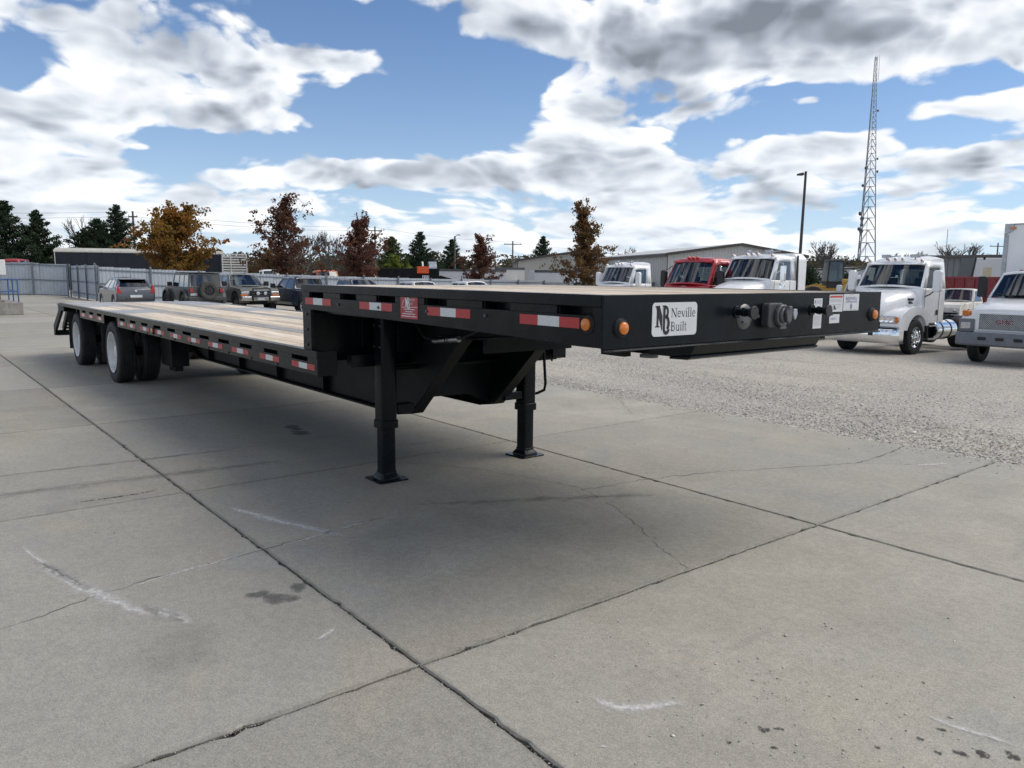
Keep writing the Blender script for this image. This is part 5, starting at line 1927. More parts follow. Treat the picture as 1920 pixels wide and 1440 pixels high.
# ------------------------------------------------------------------ tractor units
def tractor(label, loc, rotz, pm, group, style='round', sleeper=False, grille_bar=True, glass=None, mirrors='pod', lamps=5, stack=True, trim=None, roofrack=True, horn=False, tanks=True, vent=True, hood_z=1.80, roof_z=2.72, simple=False, chrome=None):
    """conventional truck tractor; front axle at x = 0"""
    t = thing('truck_tractor', label, 'truck', loc, rotz, group)
    cr = chrome or CHROME
    glass = glass or GLASS
    # hood: rings from the cowl to the grille
    hx = [-0.42, 0.0, 0.45, 0.85, 1.10, 1.17]
    hz = [hood_z, hood_z - 0.05, hood_z - 0.13, hood_z - 0.25, hood_z - 0.42, hood_z - 0.56]
    hwid = [0.99, 0.93, 0.80, 0.68, 0.60, 0.56]
    secs = []
    for x, zt, w_ in zip(hx, hz, hwid):
        ring = []
        for a in np.linspace(0, math.pi, 13):
            c, s = math.cos(a), math.sin(a)
            yy = math.copysign(abs(c) ** 0.45, c) * w_ * (0.55 if s < 0.05 else 1.0)
            zz = 0.75 + (zt - 0.75) * (abs(s) ** 0.28)
            ring.append((x, yy, zz))
        secs.append(ring)
    mb = MB()
    mb.loft(secs)
    hood = mb.build('hood', pm, t, smooth=50)
    # fenders with the wheel arch cut out and a lamp pod in front
    for s in (-1, 1):
        fp = [(1.06, 0.74), (1.14, 0.86), (1.10, 1.06), (0.98, 1.22), (0.66, 1.36), (0.25, 1.43), (-0.25, 1.43), (-0.52, 1.34), (-0.70, 1.12), (-0.74, 0.86)]
        fp += [(-0.66, 0.84)] + arch(0.0, 0.52, 0.66, 152, 18, 12) + [(0.64, 0.74)]
        inn = [(x - (0.10 if x > 0.9 else 0), 0.12 + z * 0.93 if z > 1.0 else z) for x, z in fp]
        mb = MB()
        mb.tprism(fp, s * 0.56, s * 1.14, fp)
        fd = mb.build('fender', pm, t, smooth=40, bevel=0.07, seg=4)
        mb = MB()
        mb.prism(arch(0.0, 0.52, 0.70, 165, 15, 12) + [(0.5, 0.5), (-0.6, 0.5)], 'y', min(s * 0.575, s * 0.60), max(s * 0.575, s * 0.60))
        mb.prism([(-0.80, 0.45), (-0.72, 1.05), (-0.66, 1.0), (-0.72, 0.45)], 'y', min(s * 0.60, s * 1.12), max(s * 0.60, s * 1.12))
        mb.build('wheel_well', DARK, t, smooth=30)
        # headlamp
        mb = MB()
        if style == 'round':
            q = rounded(0.50, 1.10, 0.93, 1.16, 0.10, 5)
            mb.prism([(s * p[0], p[1]) for p in q], 'x', 0.98, 1.135)
            hl = mb.build('headlamp', CLEARLENS, fd, smooth=30, bevel=0.02)
            for yy in (0.60, 0.74, 0.88):
                m2 = MB()
                m2.lathe([(0.085, 1.136), (0.075, 1.142), (0.045, 1.138), (0, 1.139)], (0, s * yy, 1.05), 18, 'x')
                m2.build('reflector', cr, hl)
            m2 = MB()
            m2.prism([(s * p[0], p[1]) for p in rounded(0.99, 1.088, 0.96, 1.14, 0.04, 4)], 'x', 0.99, 1.139)
            m2.build('turn_signal', AMBER, hl, smooth=0)
        else:
            mb.prism([(s * 0.60, 0.92), (s * 1.05, 0.96), (s * 1.08, 1.12), (s * 0.66, 1.16)], 'x', 0.95, 1.13)
            mb.build('headlamp', CLEARLENS, fd, smooth=0, bevel=0.03)
    mb = MB()
    mb.prism(rounded(-0.47, 0.47, 0.80, 1.26, 0.06), 'x', 1.12, 1.185)
    gr = mb.build('grille', cr if grille_bar else DARK, t, smooth=0, bevel=0.01)
    for i in range(6):
        mb = MB()
        mb.box(1.186, 1.192, -0.42, 0.42, 0.84 + 0.065 * i, 0.87 + 0.065 * i)
        mb.build('grille_slot', DARK, gr, smooth=0)
    # bumper: wrapped, with tow-hook and step openings
    mb = MB()
    ring = [(0.92, 1.17), (1.12, 1.14), (1.26, 0.95), (1.30, 0.5), (1.31, 0.0), (1.30, -0.5), (1.26, -0.95), (1.12, -1.14), (0.92, -1.17)]
    inner = [(x - 0.05, y * 0.96) for x, y in ring]
    ol = ring + inner[::-1]
    mb.loft([[(x - 0.03, y, 0.36) for x, y in ol], [(x, y, 0.42) for x, y in ol], [(x, y, 0.70) for x, y in ol], [(x - 0.03, y, 0.78) for x, y in ol]])
    bm_ = mb.build('bumper', cr, t, smooth=40)
    for y in (-0.38, 0.38):
        mb = MB()
        mb.box(1.295, 1.316, y - 0.07, y + 0.07, 0.58, 0.68)
        mb.build('tow_opening', DARK, bm_, smooth=0, bevel=0.005)
    mb = MB()
    mb.box(0.9, 1.2, -1.05, 1.05, 0.785, 0.82)
    mb.build('bumper_trim', DARK, t, smooth=0)
    # cab lower and upper
    xr = -1.95
    mb = MB()
    mb.prism([(-0.40, 0.62), (-0.30, 1.20), (-0.36, hood_z + 0.02), (xr, hood_z + 0.02), (xr, 0.86), (-0.78, 0.86), (-0.78, 0.62)], 'y', -1.04, 1.04)
    mb.build('cab_lower', pm, t, smooth=30, bevel=0.04)
    cab = greenhouse(t, 'cab_upper', pm, (-0.40, xr, 1.03, hood_z), (-0.86, xr + 0.02, 0.93, roof_z),
                     [(0.26, 0.86, 0.03, 0.80)], glass, crown=0.10, bulge=0.14, frame=0.04, rear=(0.14, 0.86, 0.18, 0.74) if not sleeper else (0.30, 0.70, 0.30, 0.60),
                     front=(0.035, 0.965, 0.06, 0.86))
    mb = MB()
    mb.box(-0.50, -0.30, -0.012, 0.012, hood_z + 0.04, hood_z + 0.05)
    for s in (-1, 1):
        q = 0.42 * s
        mb.tube([(-0.33, q - 0.1, hood_z + 0.06), (-0.38, q + 0.30 * s, hood_z + 0.16)], 0.010, 5)
    mb.build('wiper', INK, t)
    mb = MB()
    c0, c1 = Vector((-0.40, 0, hood_z + 0.06)), Vector((-0.86, 0, roof_z - 0.10))
    mb.beam(c0 + Vector((0.145, 0, 0.05)), c1 + Vector((0.15, 0, 0.0)), 0.03, 0.012)
    mb.build('windshield_bar', INK, t, smooth=0)
    # sun visor lip and roof lamps
    mb = MB()
    mb.prism([(-0.80, roof_z + 0.02), (-0.66, roof_z - 0.06), (-0.67, roof_z - 0.085), (-0.88, roof_z - 0.03)], 'y', -0.88, 0.88)
    mb.build('visor', pm, t, smooth=0, bevel=0.015)
    for i in range(lamps):
        y = [-0.80, -0.22, 0.0, 0.22, 0.80][i] if lamps == 5 else (i - (lamps - 1) / 2) * 0.2
        zc = roof_z + 0.055 + (0.035 if abs(y) < 0.5 else -0.01)
        mb = MB()
        mb.lathe([(0.0, -0.66), (0.035, -0.67), (0.05, -0.72), (0.028, -0.84), (0, -0.86)], (0, y, zc), 12, 'x')
        rl = mb.build('roof_lamp', pm, t, smooth=60)
        m2 = MB()
        m2.lathe([(0.036, -0.674), (0.026, -0.655), (0, -0.65)], (0, y, zc), 12, 'x')
        m2.build('lens', AMBER, rl, smooth=60)
    if roofrack:
        for y in (-0.45, 0.45):
            mb = MB()
            mb.box(-1.10, -0.98, y - 0.13, y + 0.13, roof_z + 0.14, roof_z + 0.24)
            mb.cyl((-1.04, y, roof_z + 0.08), (-1.04, y, roof_z + 0.14), 0.02, 0.02, 8)
            mb.tube([(-1.04, y + 0.13, roof_z + 0.18), (-1.12, y + 0.42, roof_z + 0.20)], 0.02, 6)
            mb.build('work_lamp', GALV, t, smooth=0, bevel=0.01)
    # rear fairing of the cab roof
    if style == 'round':
        mb = MB()
        sec = []
        for x, z0, k in ((-1.10, 0.04, 0.84), (-1.3, 0.14, 0.88), (-1.6, 0.19, 0.90), (xr - 0.02, 0.17, 0.90)):
            sec.append([(x, -k, roof_z - 0.04), (x, -k, roof_z + z0 * 0.6), (x, -k * 0.75, roof_z + z0), (x, k * 0.75, roof_z + z0), (x, k, roof_z + z0 * 0.6), (x, k, roof_z - 0.04)])
        mb.loft(sec)
        mb.build('roof_fairing', pm, t, smooth=50)
    if sleeper:
        mb = MB()
        sec = []
        for x, k in ((xr - 0.05, 1.02), (xr - 0.62, 1.03)):
            sec.append([(x, -k, 0.9), (x, -k, roof_z - 0.06), (x, -k * 0.82, roof_z + 0.13), (x, k * 0.82, roof_z + 0.13), (x, k, roof_z - 0.06), (x, k, 0.9)])
        mb.loft(sec)
        mb.build('sleeper', pm, t, smooth=0, bevel=0.05)
        mb = MB()
        for s in (-1, 1):
            mb.beam((xr - 0.02, s * 1.07, 1.0), (xr - 0.02, s * 1.02, roof_z + 0.05), 0.05, 0.05)
        mb.build('sleeper_seal', INK, t, smooth=0)
    # doors: seams, handles, hood latch, vents
    for s in (-1, 1):
        y0, y1 = (s * 1.0405, s * 1.047)
        mb = MB()
        for a, c in (((-0.55, 0.90), (-0.55, hood_z)), ((-1.52, 0.90), (-1.52, hood_z)), ((-0.55, 0.90), (-1.52, 0.90))):
            mb.beam((a[0], s * 1.041, a[1]), (c[0], s * 1.041, c[1]), 0.010, 0.012, up=(0, 1, 0))
        mb.build('door_seam', INK, t, smooth=0)
        mb = MB()
        mb.box(-1.46, -1.36, min(s * 1.042, s * 1.065), max(s * 1.042, s * 1.065), 1.14, 1.30)
        mb.build('door_handle', INK, t, smooth=0, bevel=0.01)
        if vent:
            for zz in (1.50, 1.60):
                mb = MB()
                ww = 0.905
                mb.prism(rounded(-0.13, 0.13, zz, zz + 0.065, 0.03, 4), 'y', min(s * (ww - 0.06), s * (ww + 0.012)), max(s * (ww - 0.06), s * (ww + 0.012)))
                mb.build('hood_vent', INK, hood, smooth=0)
        # mirror
        mb = MB()
        if mirrors == 'pod':
            mb.prism(rounded(s * 1.20 if s > 0 else s * 1.44, s * 1.44 if s > 0 else s * 1.20, hood_z - 0.09, hood_z + 0.56, 0.07, 5), 'x', -0.78, -0.58)
            mr = mb.build('mirror', pm if style == 'round' else INK, t, smooth=35, bevel=0.05, seg=3)
            m2 = MB()
            m2.box(-0.79, -0.781, min(s * 1.23, s * 1.41), max(s * 1.23, s * 1.41), hood_z - 0.03, hood_z + 0.50)
            m2.build('mirror_glass', CHROME, mr, smooth=0)
            m2 = MB()
            m2.tube([(-0.66, s * 1.30, hood_z), (-0.62, s * 1.15, hood_z - 0.16), (-0.52, s * 1.03, hood_z - 0.24)], 0.018, 6)
            m2.tube([(-0.66, s * 1.30, hood_z + 0.5), (-0.80, s * 1.0, roof_z - 0.2)], 0.015, 6)
            m2.build('mirror_arm', INK, t)
        else:
            mb.prism(rounded(s * 1.22 if s > 0 else s * 1.42, s * 1.42 if s > 0 else s * 1.22, hood_z - 0.02, hood_z + 0.52, 0.04, 4), 'x', -0.66, -0.58)
            mb.build('mirror', CHROME, t, smooth=35, bevel=0.02)
            m2 = MB()
            m2.tube([(-0.62, s * 1.04, hood_z + 0.62), (-0.60, s * 1.32, hood_z + 0.60), (-0.60, s * 1.32, hood_z - 0.1), (-0.62, s * 1.04, hood_z - 0.12)], 0.014, 6)
            m2.tube([(-0.62, s * 1.04, hood_z + 0.24), (-0.60, s * 1.32, hood_z + 0.42)], 0.010, 6)
            m2.build('mirror_arm', CHROME, t)
            m2 = MB()
            m2.lathe([(0, -0.58), (0.11, -0.57), (0.11, -0.60), (0, -0.62)], (0, s * 1.32, hood_z - 0.16), 16, 'x')
            m2.build('spot_mirror', CHROME, t)
        if tanks:
            mb = MB()
            mb.cyl((-1.35, s * 0.86, 0.66), (-2.75, s * 0.86, 0.66), 0.31, 0.31, 28)
            tk = mb.build('fuel_tank', cr, t, smooth=40, bevel=0.03)
            for x in (-1.70, -2.30):
                m2 = MB()
                m2.lathe([(0.313, x - 0.03), (0.322, x - 0.03), (0.322, x + 0.03), (0.313, x + 0.03)], (0, s * 0.86, 0.66), 28, 'x', True)
                m2.build('tank_strap', INK, tk, smooth=30)
            mb = MB()
            mb.box(-1.33, -0.80, min(s * 0.70, s * 1.12), max(s * 0.70, s * 1.12), 0.80, 0.84)
            mb.box(-1.33, -0.80, min(s * 0.70, s * 1.12), max(s * 0.70, s * 1.12), 0.40, 0.44)
            mb.build('step', ALU, t, smooth=0)
            mb = MB()
            mb.box(-1.25, -0.85, min(s * 0.45, s * 0.85), max(s * 0.45, s * 0.85), 0.45, 0.79)
            mb.cyl((-1.0, s * 0.95, 0.56), (-1.0, s * 0.88, 0.56), 0.10, 0.10, 14)
            mb.build('battery_box', BLACK2, t, smooth=0)
    if stack:
        for s in ((1,) if style == 'round' else (-1, 1)):
            mb = MB()
            mb.tube([(xr - 0.15 - (0.62 if sleeper else 0), s * 0.98, 0.9), (xr - 0.15 - (0.62 if sleeper else 0), s * 0.98, 2.75), (xr - 0.18 - (0.62 if sleeper else 0), s * 0.98, 2.95), (xr - 0.30 - (0.62 if sleeper else 0), s * 0.98, 3.03)], 0.062, 12)
            mb.build('exhaust_stack', cr, t, smooth=50)
    # chassis
    mb = MB()
    for y in (-0.43, 0.43):
        mb.box(-6.0, 1.0, y - 0.04, y + 0.04, 0.72, 0.98)
    mb.box(-6.0, -5.9, -0.39, 0.39, 0.74, 0.96)
    mb.box(-0.2, 0.2, -0.9, 0.9, 0.45, 0.58)
    for x in (-3.9, -5.2):
        mb.box(x - 0.12, x + 0.12, -0.7, 0.7, 0.42, 0.64)
    mb.build('chassis', BLACK2, t, smooth=0)
    mb = MB()
    mb.cyl((-4.4, 0, 1.06), (-4.4, 0, 1.12), 0.46, 0.46, 24)
    mb.build('fifth_wheel', BLACK2, t, smooth=40)
    for s in (-1, 1):
        mb = MB()
        mb.box(-5.95, -5.93, min(s * 0.5, s * 1.1), max(s * 0.5, s * 1.1), 0.3, 1.0)
        mb.build('mud_flap', RUBBER, t, smooth=0)
    spots = [(0, 0.98, 1), (0, -0.98, -1)]
    for x in (-3.9, -5.2):
        for s in (-1, 1):
            spots += [(x, s * 1.03, s), (x, s * 0.72, s)]
    wheel_set(t, spots, 0.515, 0.28, 0.30, cr, 'truck', 36)
    mb = MB()
    mb.box(-0.72, -0.45, -0.9, 0.9, hood_z - 0.1, hood_z + 0.04)
    mb.build('dashboard', DARK, t, smooth=0, bevel=0.05)
    seats(t, [(-1.25, 0.5), (-1.25, -0.5)], hood_z - 0.05)
    return t


WHT = paint('truck_white', (0.83, 0.835, 0.84), 0.26, 0.5, 0.06)
RDP = paint('truck_red', (0.42, 0.014, 0.022), 0.3, 0.6, 0.15)
TG = 'truck tractors parked in a row on the gravel'
tractor('white day cab truck tractor with chrome bumper and mirror pods beside the box truck', at_lot(11.33, 24.05), HD_C, WHT, TG, stack=False, hood_z=1.94, roof_z=2.75)
tc_ = tractor('white sleeper truck tractor with chrome frame mirrors next to the red cab', at_lot(7.95, 27.6), HD_C, paint('truck_white_b', (0.80, 0.81, 0.82), 0.3, 0.5, 0.05), TG, style='classic', sleeper=True, stack=False, mirrors='frame', hood_z=2.12, roof_z=2.96)
tractor('red day cab truck tractor behind the trailer nose', at_lot(6.15, 29.0), HD_C, RDP, TG, style='classic', mirrors='pod', roofrack=False, lamps=3, hood_z=1.90, roof_z=2.84, stack=False)
tractor('white truck tractor with a rounded roof, leftmost of the truck row', at_lot(4.55, 37.6), HD_C, paint('truck_white_c', (0.80, 0.81, 0.82), 0.3, 0.5, 0.05), TG, style='round', mirrors='pod', hood_z=1.94, roof_z=2.80, stack=False)
tractor('white truck tractor half hidden behind the big white day cab', at_lot(16.3, 37.0, -0.15), HD_C, paint('truck_white_d', (0.68, 0.69, 0.70), 0.35, 0.4, 0.2), TG, style='round', hood_z=1.7, roof_z=2.62)


# ------------------------------------------------------------------ white box truck with a mesh grille
def box_truck(loc, rotz):
    t = thing('box_truck', 'white box truck with grey bumper and wire mesh grille at the right edge', 'truck', loc, rotz)
    pm = paint('van_white', (0.82, 0.825, 0.83), 0.3, 0.5, 0.06)
    greyb = mat('grey_bumper_paint', (0.14, 0.15, 0.17), 0.5, 0, 0.1, 5, dirt=0.4, dirtcol=(0.2, 0.19, 0.17))
    # hood, front axle at x = 0
    secs = []
    for x, zt, w_ in ((-0.55, 1.52, 0.98), (-0.1, 1.47, 0.95), (0.45, 1.41, 0.90), (0.82, 1.34, 0.86), (0.93, 1.25, 0.83)):
        ring = [(x, w_ * 1.02, 0.62), (x, w_ * 1.03, zt - 0.28), (x, w_ * 0.96, zt - 0.07), (x, w_ * 0.85, zt - 0.01), (x, w_ * 0.4, zt + 0.02), (x, -w_ * 0.4, zt + 0.02), (x, -w_ * 0.85, zt - 0.01), (x, -w_ * 0.96, zt - 0.07), (x, -w_ * 1.03, zt - 0.28), (x, -w_ * 1.02, 0.62)]
        secs.append(ring)
    mb = MB()
    mb.loft(secs)
    mb.build('hood', pm, t, smooth=40)
    for s in (-1, 1):
        fp = [(0.92, 0.62), (0.95, 0.92), (0.90, 1.06), (0.60, 1.14), (0.2, 1.16), (-0.40, 1.12), (-0.60, 0.95), (-0.60, 0.62)] + arch(0, 0.42, 0.52, 158, 22, 10)
        mb = MB()
        mb.prism(fp, 'y', min(s * 0.75, s * 1.08), max(s * 0.75, s * 1.08))
        mb.build('fender', pm, t, smooth=35, bevel=0.05)
        mb = MB()
        mb.prism(rounded(min(s * 0.72, s * 1.10), max(s * 0.72, s * 1.10), 0.66, 1.01, 0.05), 'x', 0.80, 0.985)
        bez = mb.build('lamp_bezel', greyb, t, smooth=30, bevel=0.02)
        m2 = MB()
        m2.prism(rounded(min(s * 0.80, s * 1.04), max(s * 0.80, s * 1.04), 0.74, 0.92, 0.03), 'x', 0.96, 0.992)
        m2.build('headlamp', CLEARLENS, bez, smooth=0, bevel=0.012)
        mb = MB()
        mb.prism(rounded(min(s * 0.90, s * 1.06), max(s * 0.90, s * 1.06), 1.075, 1.22, 0.025), 'x', 0.70, 0.90)
        mb.build('turn_signal', AMBER, t, smooth=30, bevel=0.015)
        mb = MB()
        mb.prism(rounded(min(s * 1.14, s * 1.36), max(s * 1.14, s * 1.36), 1.55, 2.12, 0.05), 'x', -0.85, -0.72)
        mb.tube([(-0.78, s * 1.2, 1.58), (-0.7, s * 1.0, 1.5)], 0.02, 6)
        mb.build('mirror', INK, t, smooth=35, bevel=0.03)
    # grille with a diamond mesh
    mb = MB()
    mb.prism(rounded(-0.66, 0.66, 0.70, 1.20, 0.04), 'x', 0.90, 0.975)
    gr = mb.build('grille_panel', pm, t, smooth=0, bevel=0.02)
    mb = MB()
    mb.box(0.9755, 0.980, -0.60, 0.60, 0.745, 1.145)
    mb.build('grille_opening', DARK, gr, smooth=0)
    mb = MB()
    y = -0.60
    stp = 0.052
    k = 0
    for d in (1, -1):
        yy = -1.02
        while yy < 1.02:
            a, c = (yy, 0.745), (yy + d * 0.40, 1.145)
            def clip(p, q):
                pts = []
                for tt in np.linspace(0, 1, 21):
                    pts.append((p[0] + (q[0] - p[0]) * tt, p[1] + (q[1] - p[1]) * tt))
                pts = [r_ for r_ in pts if -0.60 <= r_[0] <= 0.60]
                return (pts[0], pts[-1]) if len(pts) > 1 else None
            e = clip(a, c)
            if e:
                mb.beam((0.984 + (0.003 if d > 0 else 0), e[0][0], e[0][1]), (0.984 + (0.003 if d > 0 else 0), e[1][0], e[1][1]), 0.012, 0.006, up=(1, 0, 0))
            yy += stp
    tag(mb.build('wire_mesh', GALV, gr, smooth=0), kind='stuff')
    V, F = text_geo('GMC', 0.15)
    xs = [p[0] for p in V]
    mb = MB()
    mb.add([(0.994, -0.20 + (p[0] - min(xs)) / (max(xs) - min(xs)) * 0.40, 0.895 + p[1]) for p in V], F)
    em = mb.build('emblem', mat('emblem_red', (0.25, 0.01, 0.015), 0.3, 0.2), gr, smooth=0)
    # bumper
    mb = MB()
    ol = [(0.90, 1.12), (1.10, 1.10), (1.20, 0.85), (1.22, 0.0), (1.20, -0.85), (1.10, -1.10), (0.90, -1.12)]
    mb.loft([[(x - 0.05, y_, 0.32) for x, y_ in ol], [(x, y_, 0.37) for x, y_ in ol], [(x, y_, 0.60) for x, y_ in ol], [(x - 0.03, y_, 0.66) for x, y_ in ol]])
    bp = mb.build('bumper', greyb, t, smooth=40)
    for yy in (-0.42, 0.42, 0.0):
        mb = MB()
        mb.prism(rounded(yy - 0.10, yy + 0.10, 0.48, 0.56, 0.02, 3), 'x', 1.205, 1.226)
        mb.build('bumper_slot', DARK, bp, smooth=0)
    # cab
    mb = MB()
    mb.prism([(-0.50, 0.55), (-0.45, 1.54), (-1.75, 1.54), (-1.75, 0.6), (-0.72, 0.55)], 'y', -1.0, 1.0)
    mb.build('cab_lower', pm, t, smooth=30, bevel=0.04)
    greenhouse(t, 'cab_upper', pm, (-0.45, -1.74, 0.98, 1.52), (-1.02, -1.70, 0.84, 2.22), [(0.20, 0.84, 0.05, 0.84)], GLASS, crown=0.06, bulge=0.12, frame=0.04, front=(0.035, 0.965, 0.05, 0.90), rear=(0.2, 0.8, 0.2, 0.75))
    for i in range(5):
        mb = MB()
        yy = (i - 2) * 0.19
        mb.box(-1.10, -0.95, yy - 0.05, yy + 0.05, 2.25, 2.31)
        mb.build('roof_lamp', mat('faded_amber', (0.30, 0.10, 0.06), 0.4), t, smooth=0, bevel=0.02)
    mb = MB()
    for s in (-1, 1):
        mb.tube([(-0.36, s * 0.3, 1.57), (-0.48, s * 0.75, 1.66)], 0.011, 5)
    mb.build('wiper', INK, t)
    # cargo box
    mb = MB()
    mb.box(-7.6, -1.95, -1.22, 1.22, 1.0, 3.60)
    bx = mb.build('cargo_box', pm, t, smooth=0, bevel=0.02)
    mb = MB()
    for s in (-1, 1):
        mb.box(-1.99, -1.925, min(s * 1.12, s * 1.235), max(s * 1.12, s * 1.235), 1.0, 3.30)
        mb.prism([(s * 1.0, 3.615), (s * 1.235, 3.615), (s * 1.235, 3.30), (s * 1.0, 3.43)], 'x', -2.25, -1.915)
    mb.box(-7.6, -1.92, -1.235, 1.235, 3.602, 3.62)
    mb.build('corner_trim', GALV, bx, smooth=0, bevel=0.01)
    for s in (-1, 1):
        mb = MB()
        mb.box(-1.97, -1.90, min(s * 0.95, s * 1.1), max(s * 0.95, s * 1.1), 3.46, 3.52)
        mb.build('clearance_lamp', AMBER, bx, smooth=0)
    mb = MB()
    for y_ in (-0.42, 0.42):
        mb.box(-7.5, 0.8, y_ - 0.04, y_ + 0.04, 0.6, 0.85)
    mb.box(-0.15, 0.15, -0.85, 0.85, 0.36, 0.48)
    mb.box(-5.2, -4.9, -0.8, 0.8, 0.36, 0.5)
    mb.build('chassis', BLACK2, t, smooth=0)
    wheel_set(t, [(0, 0.92, 1), (0, -0.92, -1), (-5.05, 0.98, 1), (-5.05, -0.98, -1), (-5.05, 0.70, 1), (-5.05, -0.70, -1)], 0.475, 0.27, 0.27, STEELG, 'truck', 36)
    seats(t, [(-1.3, 0.45), (-1.3, -0.45)], 1.5)
    for ch in t.children:
        if ch.name.startswith('wheel'): ch.location.z -= 0.19
    return t


box_truck(at_lot(13.35, 20.55, 0.19), HD_C)


# ------------------------------------------------------------------ worn white truck between the rows
def junk_truck(loc, rotz):
    t = thing('old_truck', 'old white truck with a rusty hood parked behind the day cab', 'truck', loc, rotz)
    pm = mat('chalky_white_paint', (0.60, 0.59, 0.56), 0.6, 0, 0.1, 3, dirt=0.3, dirtcol=(0.3, 0.26, 0.2))
    rust = mat('rusty_hood_paint', (0.62, 0.60, 0.55), 0.8, 0, 0.15, 2, dirt=0.8, dirtcol=(0.19, 0.095, 0.055))
    prof = [(1.10, 0.60), (1.12, 1.02), (0.95, 1.20), (-0.55, 1.32), (-0.55, 0.60), (-0.48, 0.60)] + arch(0, 0.45, 0.50, 160, 20, 10)
    mb = MB()
    mb.prism(prof, 'y', -0.95, 0.95)
    mb.build('hood', rust, t, smooth=35, bevel=0.07)
    mb = MB()
    mb.prism([(-0.55, 0.55), (-0.50, 1.34), (-1.75, 1.34), (-1.75, 0.55)], 'y', -0.98, 0.98)
    mb.build('cab_lower', pm, t, smooth=30, bevel=0.05)
    greenhouse(t, 'cab_upper', pm, (-0.50, -1.74, 0.96, 1.33), (-0.88, -1.66, 0.80, 1.98), [(0.18, 0.86, 0.05, 0.84)], GLASS, crown=0.05, bulge=0.10, frame=0.05)
    for s in (-1, 1):
        mb = MB()
        mb.lathe([(0, 1.14), (0.10, 1.13), (0.12, 1.10)], (0, s * 0.72, 0.88), 16, 'x')
        mb.build('headlamp', CLEARLENS, t)
        mb = MB()
        mb.tube([(-0.6, s * 1.0, 1.35), (-0.55, s * 1.25, 1.5), (-0.62, s * 1.25, 1.62)], 0.012, 5)
        mb.build('mirror_arm', GALV, t)
    mb = MB()
    mb.box(1.10, 1.25, -1.0, 1.0, 0.5, 0.68)
    mb.build('bumper', GALV, t, smooth=0, bevel=0.02)
    mb = MB()
    for y in (-0.42, 0.42):
        mb.box(-5.5, 0.9, y - 0.04, y + 0.04, 0.55, 0.78)
    mb.build('chassis', BLACK2, t, smooth=0)
    wheel_set(t, [(0, 0.85, 1), (0, -0.85, -1), (-4.2, 0.9, 1), (-4.2, -0.9, -1)], 0.45, 0.25, 0.25, STEELG, 'plain')
    return t


junk_truck(at_lot(23.6, 42.2, 0.0), HD_C)
# ------------------------------------------------------------------ corrugated yard fence and sliding gate
SHEET = mat('galvanised_sheet', (0.40, 0.435, 0.475), 0.5, 0.15, 0.10, 1.5, dirt=0.3, dirtcol=(0.30, 0.30, 0.30))
POST = mat('fence_post_steel', (0.17, 0.19, 0.215), 0.5, 0.4, 0.15, 4)


def sheet_mesh(wd, h, name='sheet'):
    """ribbed metal sheet in the xz plane"""
    mb = MB()
    pts = []
    k = 4
    for i in range(k):
        x0 = wd * i / k
        pts += [(x0, 0), (x0 + wd / k * 0.62, 0), (x0 + wd / k * 0.70, 0.016), (x0 + wd / k * 0.92, 0.016)]
    pts.append((wd, 0))
    v = [(x, y, 0.0) for x, y in pts] + [(x, y, h) for x, y in pts]
    n_ = len(pts)
    mb.add(v, [(i, i + 1, n_ + i + 1, n_ + i) for i in range(n_ - 1)])
    return mb.mesh(name, SHEET, smooth=0, recalc=False)


def fence_run(name, label, cat, p0, p1, h, post_step=3.0, rails=(0.35, 1.1, 1.95), lift=0.05, gate=False):
    d = Vector((p1[0] - p0[0], p1[1] - p0[1], 0))
    L = d.length
    rz = math.atan2(d.y, d.x)
    t = thing(name, label, cat, (p0[0], p0[1], 0), rz)
    n_ = max(1, round(L / 0.9))
    wd = L / n_
    me = sheet_mesh(wd, h)
    for i in range(n_):
        o = bpy.data.objects.new('sheet', me)
        COL.objects.link(o)
        o.parent = t
        q = Vector((p0[0], p0[1], 0)) + d * ((i + 0.5) / n_)
        zz = terr(q.x, q.y)
        o.location = (i * wd, random.uniform(-0.006, 0.006), zz + lift + random.uniform(-0.02, 0.02))
        o.rotation_euler = (random.uniform(-0.008, 0.008), random.uniform(-0.004, 0.004), 0)
    np_ = max(2, round(L / post_step) + 1)
    for i in range(np_):
        x = L * i / (np_ - 1)
        q = Vector((p0[0], p0[1], 0)) + d * (i / (np_ - 1))
        zz = terr(q.x, q.y)
        mb = MB()
        mb.box(x - 0.045, x + 0.045, -0.13, -0.04, zz - 0.1, zz + h + 0.10 + (0.0 if gate else random.choice((0, 0, 0.08))))
        mb.build('post', POST, t, smooth=0, bevel=0.008)
    for rz_ in rails:
        pts = []
        k = max(2, int(L / 3))
        mb = MB()
        for i in range(k + 1):
            q = Vector((p0[0], p0[1], 0)) + d * (i / k)
            pts.append((L * i / k, -0.02, terr(q.x, q.y) + rz_ * h / 2.1))
        for a, b_2 in zip(pts[:-1], pts[1:]):
            mb.beam(a, b_2, 0.04, 0.07)
        mb.build('rail', POST, t, smooth=0)
    return t


fence_run('yard_gate', 'wide grey sheet metal gate at the far left end of the yard', 'gate', (-35.6, 54.2), (-31.2, 55.0), 2.18, 2.2, (0.06, 1.05, 2.05), gate=True)
fence_run('yard_fence', 'short grey sheet metal fence between the gate and the long fence', 'fence', (-30.9, 54.9), lot(49.9, 7.35), 2.1, 2.9)
fa, fb = lot(49.8, 7.4), lot(49.8, 84.0)
fence_run('yard_fence', 'long pale grey corrugated metal fence behind the parked cars', 'fence', fa, fb, 2.02, 3.0)


# ------------------------------------------------------------------ loading dock with blue railing at the left edge
t = thing('loading_dock', 'concrete dock block with grey cabinet at the left edge', 'dock', (-18.84, 30.05, 0), math.atan2(-REAR[1], -REAR[0]) + math.pi)
